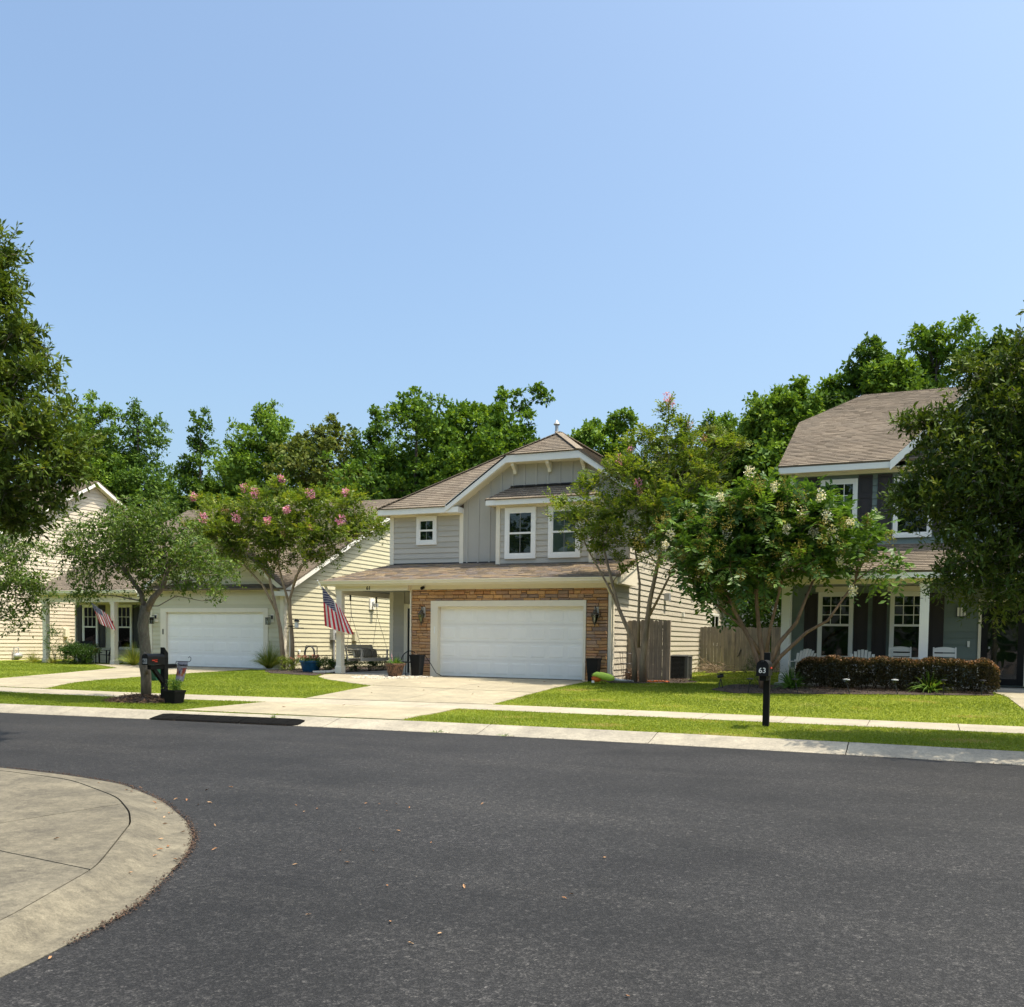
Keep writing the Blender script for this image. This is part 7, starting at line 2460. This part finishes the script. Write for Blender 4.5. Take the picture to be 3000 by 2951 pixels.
# ------------------------------------------------------------------ fallen leaves
ROADL = [(-5.62, 7.63), (-5.34, 7.38), (-5.32, 7.56), (-5.07, 8.03), (-4.93, 8.06), (-4.79, 8.15), (-4.66, 7.76), (-4.57, 8.03), (-4.03, 8.55), (-4.44, 6.94), (-4.09, 7.0), (-4.1, 6.14), (-3.88, 6.25), (-4.14, 5.61), (-3.84, 5.83), (-3.24, 5.4), (-2.77, 5.61), (-2.8, 4.71), (-2.44, 4.64), (-2.5, 4.42), (-2.19, 6.84), (-2.06, 5.75), (-2.07, 5.64), (-1.22, 4.19), (-3.62, 6.72), (-3.31, 4.62)]
CORNL = [(-8.31, 7.7), (-7.85, 7.72), (-7.74, 7.74), (-7.69, 7.5), (-7.57, 7.45), (-6.88, 7.06), (-6.6, 6.79), (-6.34, 6.69), (-6.22, 6.5), (-5.96, 6.24), (-5.63, 6.09), (-5.51, 5.72), (-5.33, 5.61), (-5.28, 5.47), (-5.16, 5.3), (-4.97, 5.31), (-4.84, 5.19), (-4.87, 4.78), (-4.03, 3.42), (-5.63, 6.48), (-4.99, 5.74), (-5.64, 6.27), (-7.01, 7.95), (-6.92, 8.22), (-6.89, 7.36), (-6.46, 7.2), (-6.45, 7.35), (-6.75, 7.36), (-5.91, 5.08)]
DRIVEL = [(-12.6, 20.2), (-11.8, 21.4), (-11.0, 23.0), (-13.0, 23.4), (-10.6, 24.4), (-12.2, 24.9), (-10.2, 21.0), (-11.5, 17.3), (-12.4, 16.4), (-10.0, 25.3)]
leafs = []
for k in range(4):
    j = lambda s: random.uniform(-s, s)
    vs = [(0, -.5, .0), (.20 + j(.04), -.2, .10 + j(.08)), (.22 + j(.04), .15, .16 + j(.08)), (0, .5, .12 + j(.1)), (-.22 + j(.04), .12, .18 + j(.08)), (-.18 + j(.04), -.2, .12 + j(.06)), (0, 0, .02)]
    me = bpy.data.meshes.new('fallen_leaf')
    me.from_pydata(vs, [], [(0, 1, 6), (1, 2, 6), (2, 3, 6), (3, 4, 6), (4, 5, 6), (5, 0, 6)])
    me.materials.append(DRYLEAF)
    leafs.append(me)


def corner_z(x, y):
    p = np.array((x, y))
    do = np.min(np.linalg.norm(o2 - p, axis=1))
    di = np.min(np.linalg.norm(i2 - p, axis=1))
    j_ = int(np.argmin(np.linalg.norm(o2 - p, axis=1)))
    inside = np.dot(p - o2[j_], i2[j_] - o2[j_]) > 0
    if not inside:
        return .0
    w_ = do / (do + di)
    if do > np.linalg.norm(o2[j_] - i2[j_]):
        return .118
    return float(np.interp(w_, wv, zprof))


for pts, lab, grp, zfun, sz in ((ROADL, 'dry brown leaf lying on the open asphalt', 'dry leaves on the asphalt', lambda x, y: 0.0, (.026, .044)), (CORNL, 'dry brown leaf lying around the near street corner', 'dry leaves at the street corner', corner_z, (.03, .05)), (DRIVEL, 'small dry leaf on the driveway of 61', 'dry leaves on the driveway', lambda x, y: gz(x, y) + .016, (.05, .08))):
    for x, y in pts:
        o = bpy.data.objects.new('fallen_leaf', random.choice(leafs))
        COL.objects.link(o)
        s = random.uniform(*sz)
        o.location = (x, y, zfun(x, y) + .008)
        o.scale = (s, s * 1.15, s)
        o.rotation_euler = (random.uniform(-.35, .35), random.uniform(-.3, .3), random.random() * 6.28)
        tag(o, lab, 'leaf', grp)
# weeds in the gutter joints
for i, (x, y, lab) in enumerate(((-11.55, 14.95, 'little weed sprouting behind the rubber kerb ramp'), (-7.9, 14.83, 'tuft of weed at the gutter edge past the driveway'), (-6.6, 14.9, 'second tuft of weed at the gutter edge past the driveway'))):
    t = thing('weed', lab, 'weed', (x, y, gz(x, y)))
    blades(t, (x, y, gz(x, y)), 26, .10, .008, 1.2, L_BLADE, r0=.10 if i else .03)

# grit and crumbled leaf gathered where asphalt meets concrete
def grit(name, pts, n, spread, label):
    p = np.array(pts)
    t = rng.uniform(0, len(p) - 1.001, n)
    k = t.astype(int)
    q = p[k] + (p[k + 1] - p[k]) * (t - k)[:, None]
    q = q + rng.normal(size=(n, 2)) * spread * np.array([1, 1])
    d = nrm(np.concatenate([rng.normal(size=(n, 2)), rng.normal(size=(n, 1)) * .2], 1))
    nor = nrm(np.concatenate([rng.normal(size=(n, 2)) * .3, np.ones((n, 1))], 1))
    L = rng.uniform(.006, .022, n)
    leaf_mesh(name, np.concatenate([q, np.full((n, 1), .012)], 1), d, nor, L, L * .7, rng.random(n) * .8, MULCH, None, label=label, cat='grit', kind='stuff')


grit('grit', [tuple(p + (p - q) * .03) for p, q in zip(o2[20:105], i2[20:105])], 2600, .02, 'dark grit gathered along the near corner gutter')
grit('grit', [(x, float(kerb_y(x)) - .03) for x in np.linspace(-20, 4, 60)], 2200, .025, 'dark grit gathered along the far gutter edge')
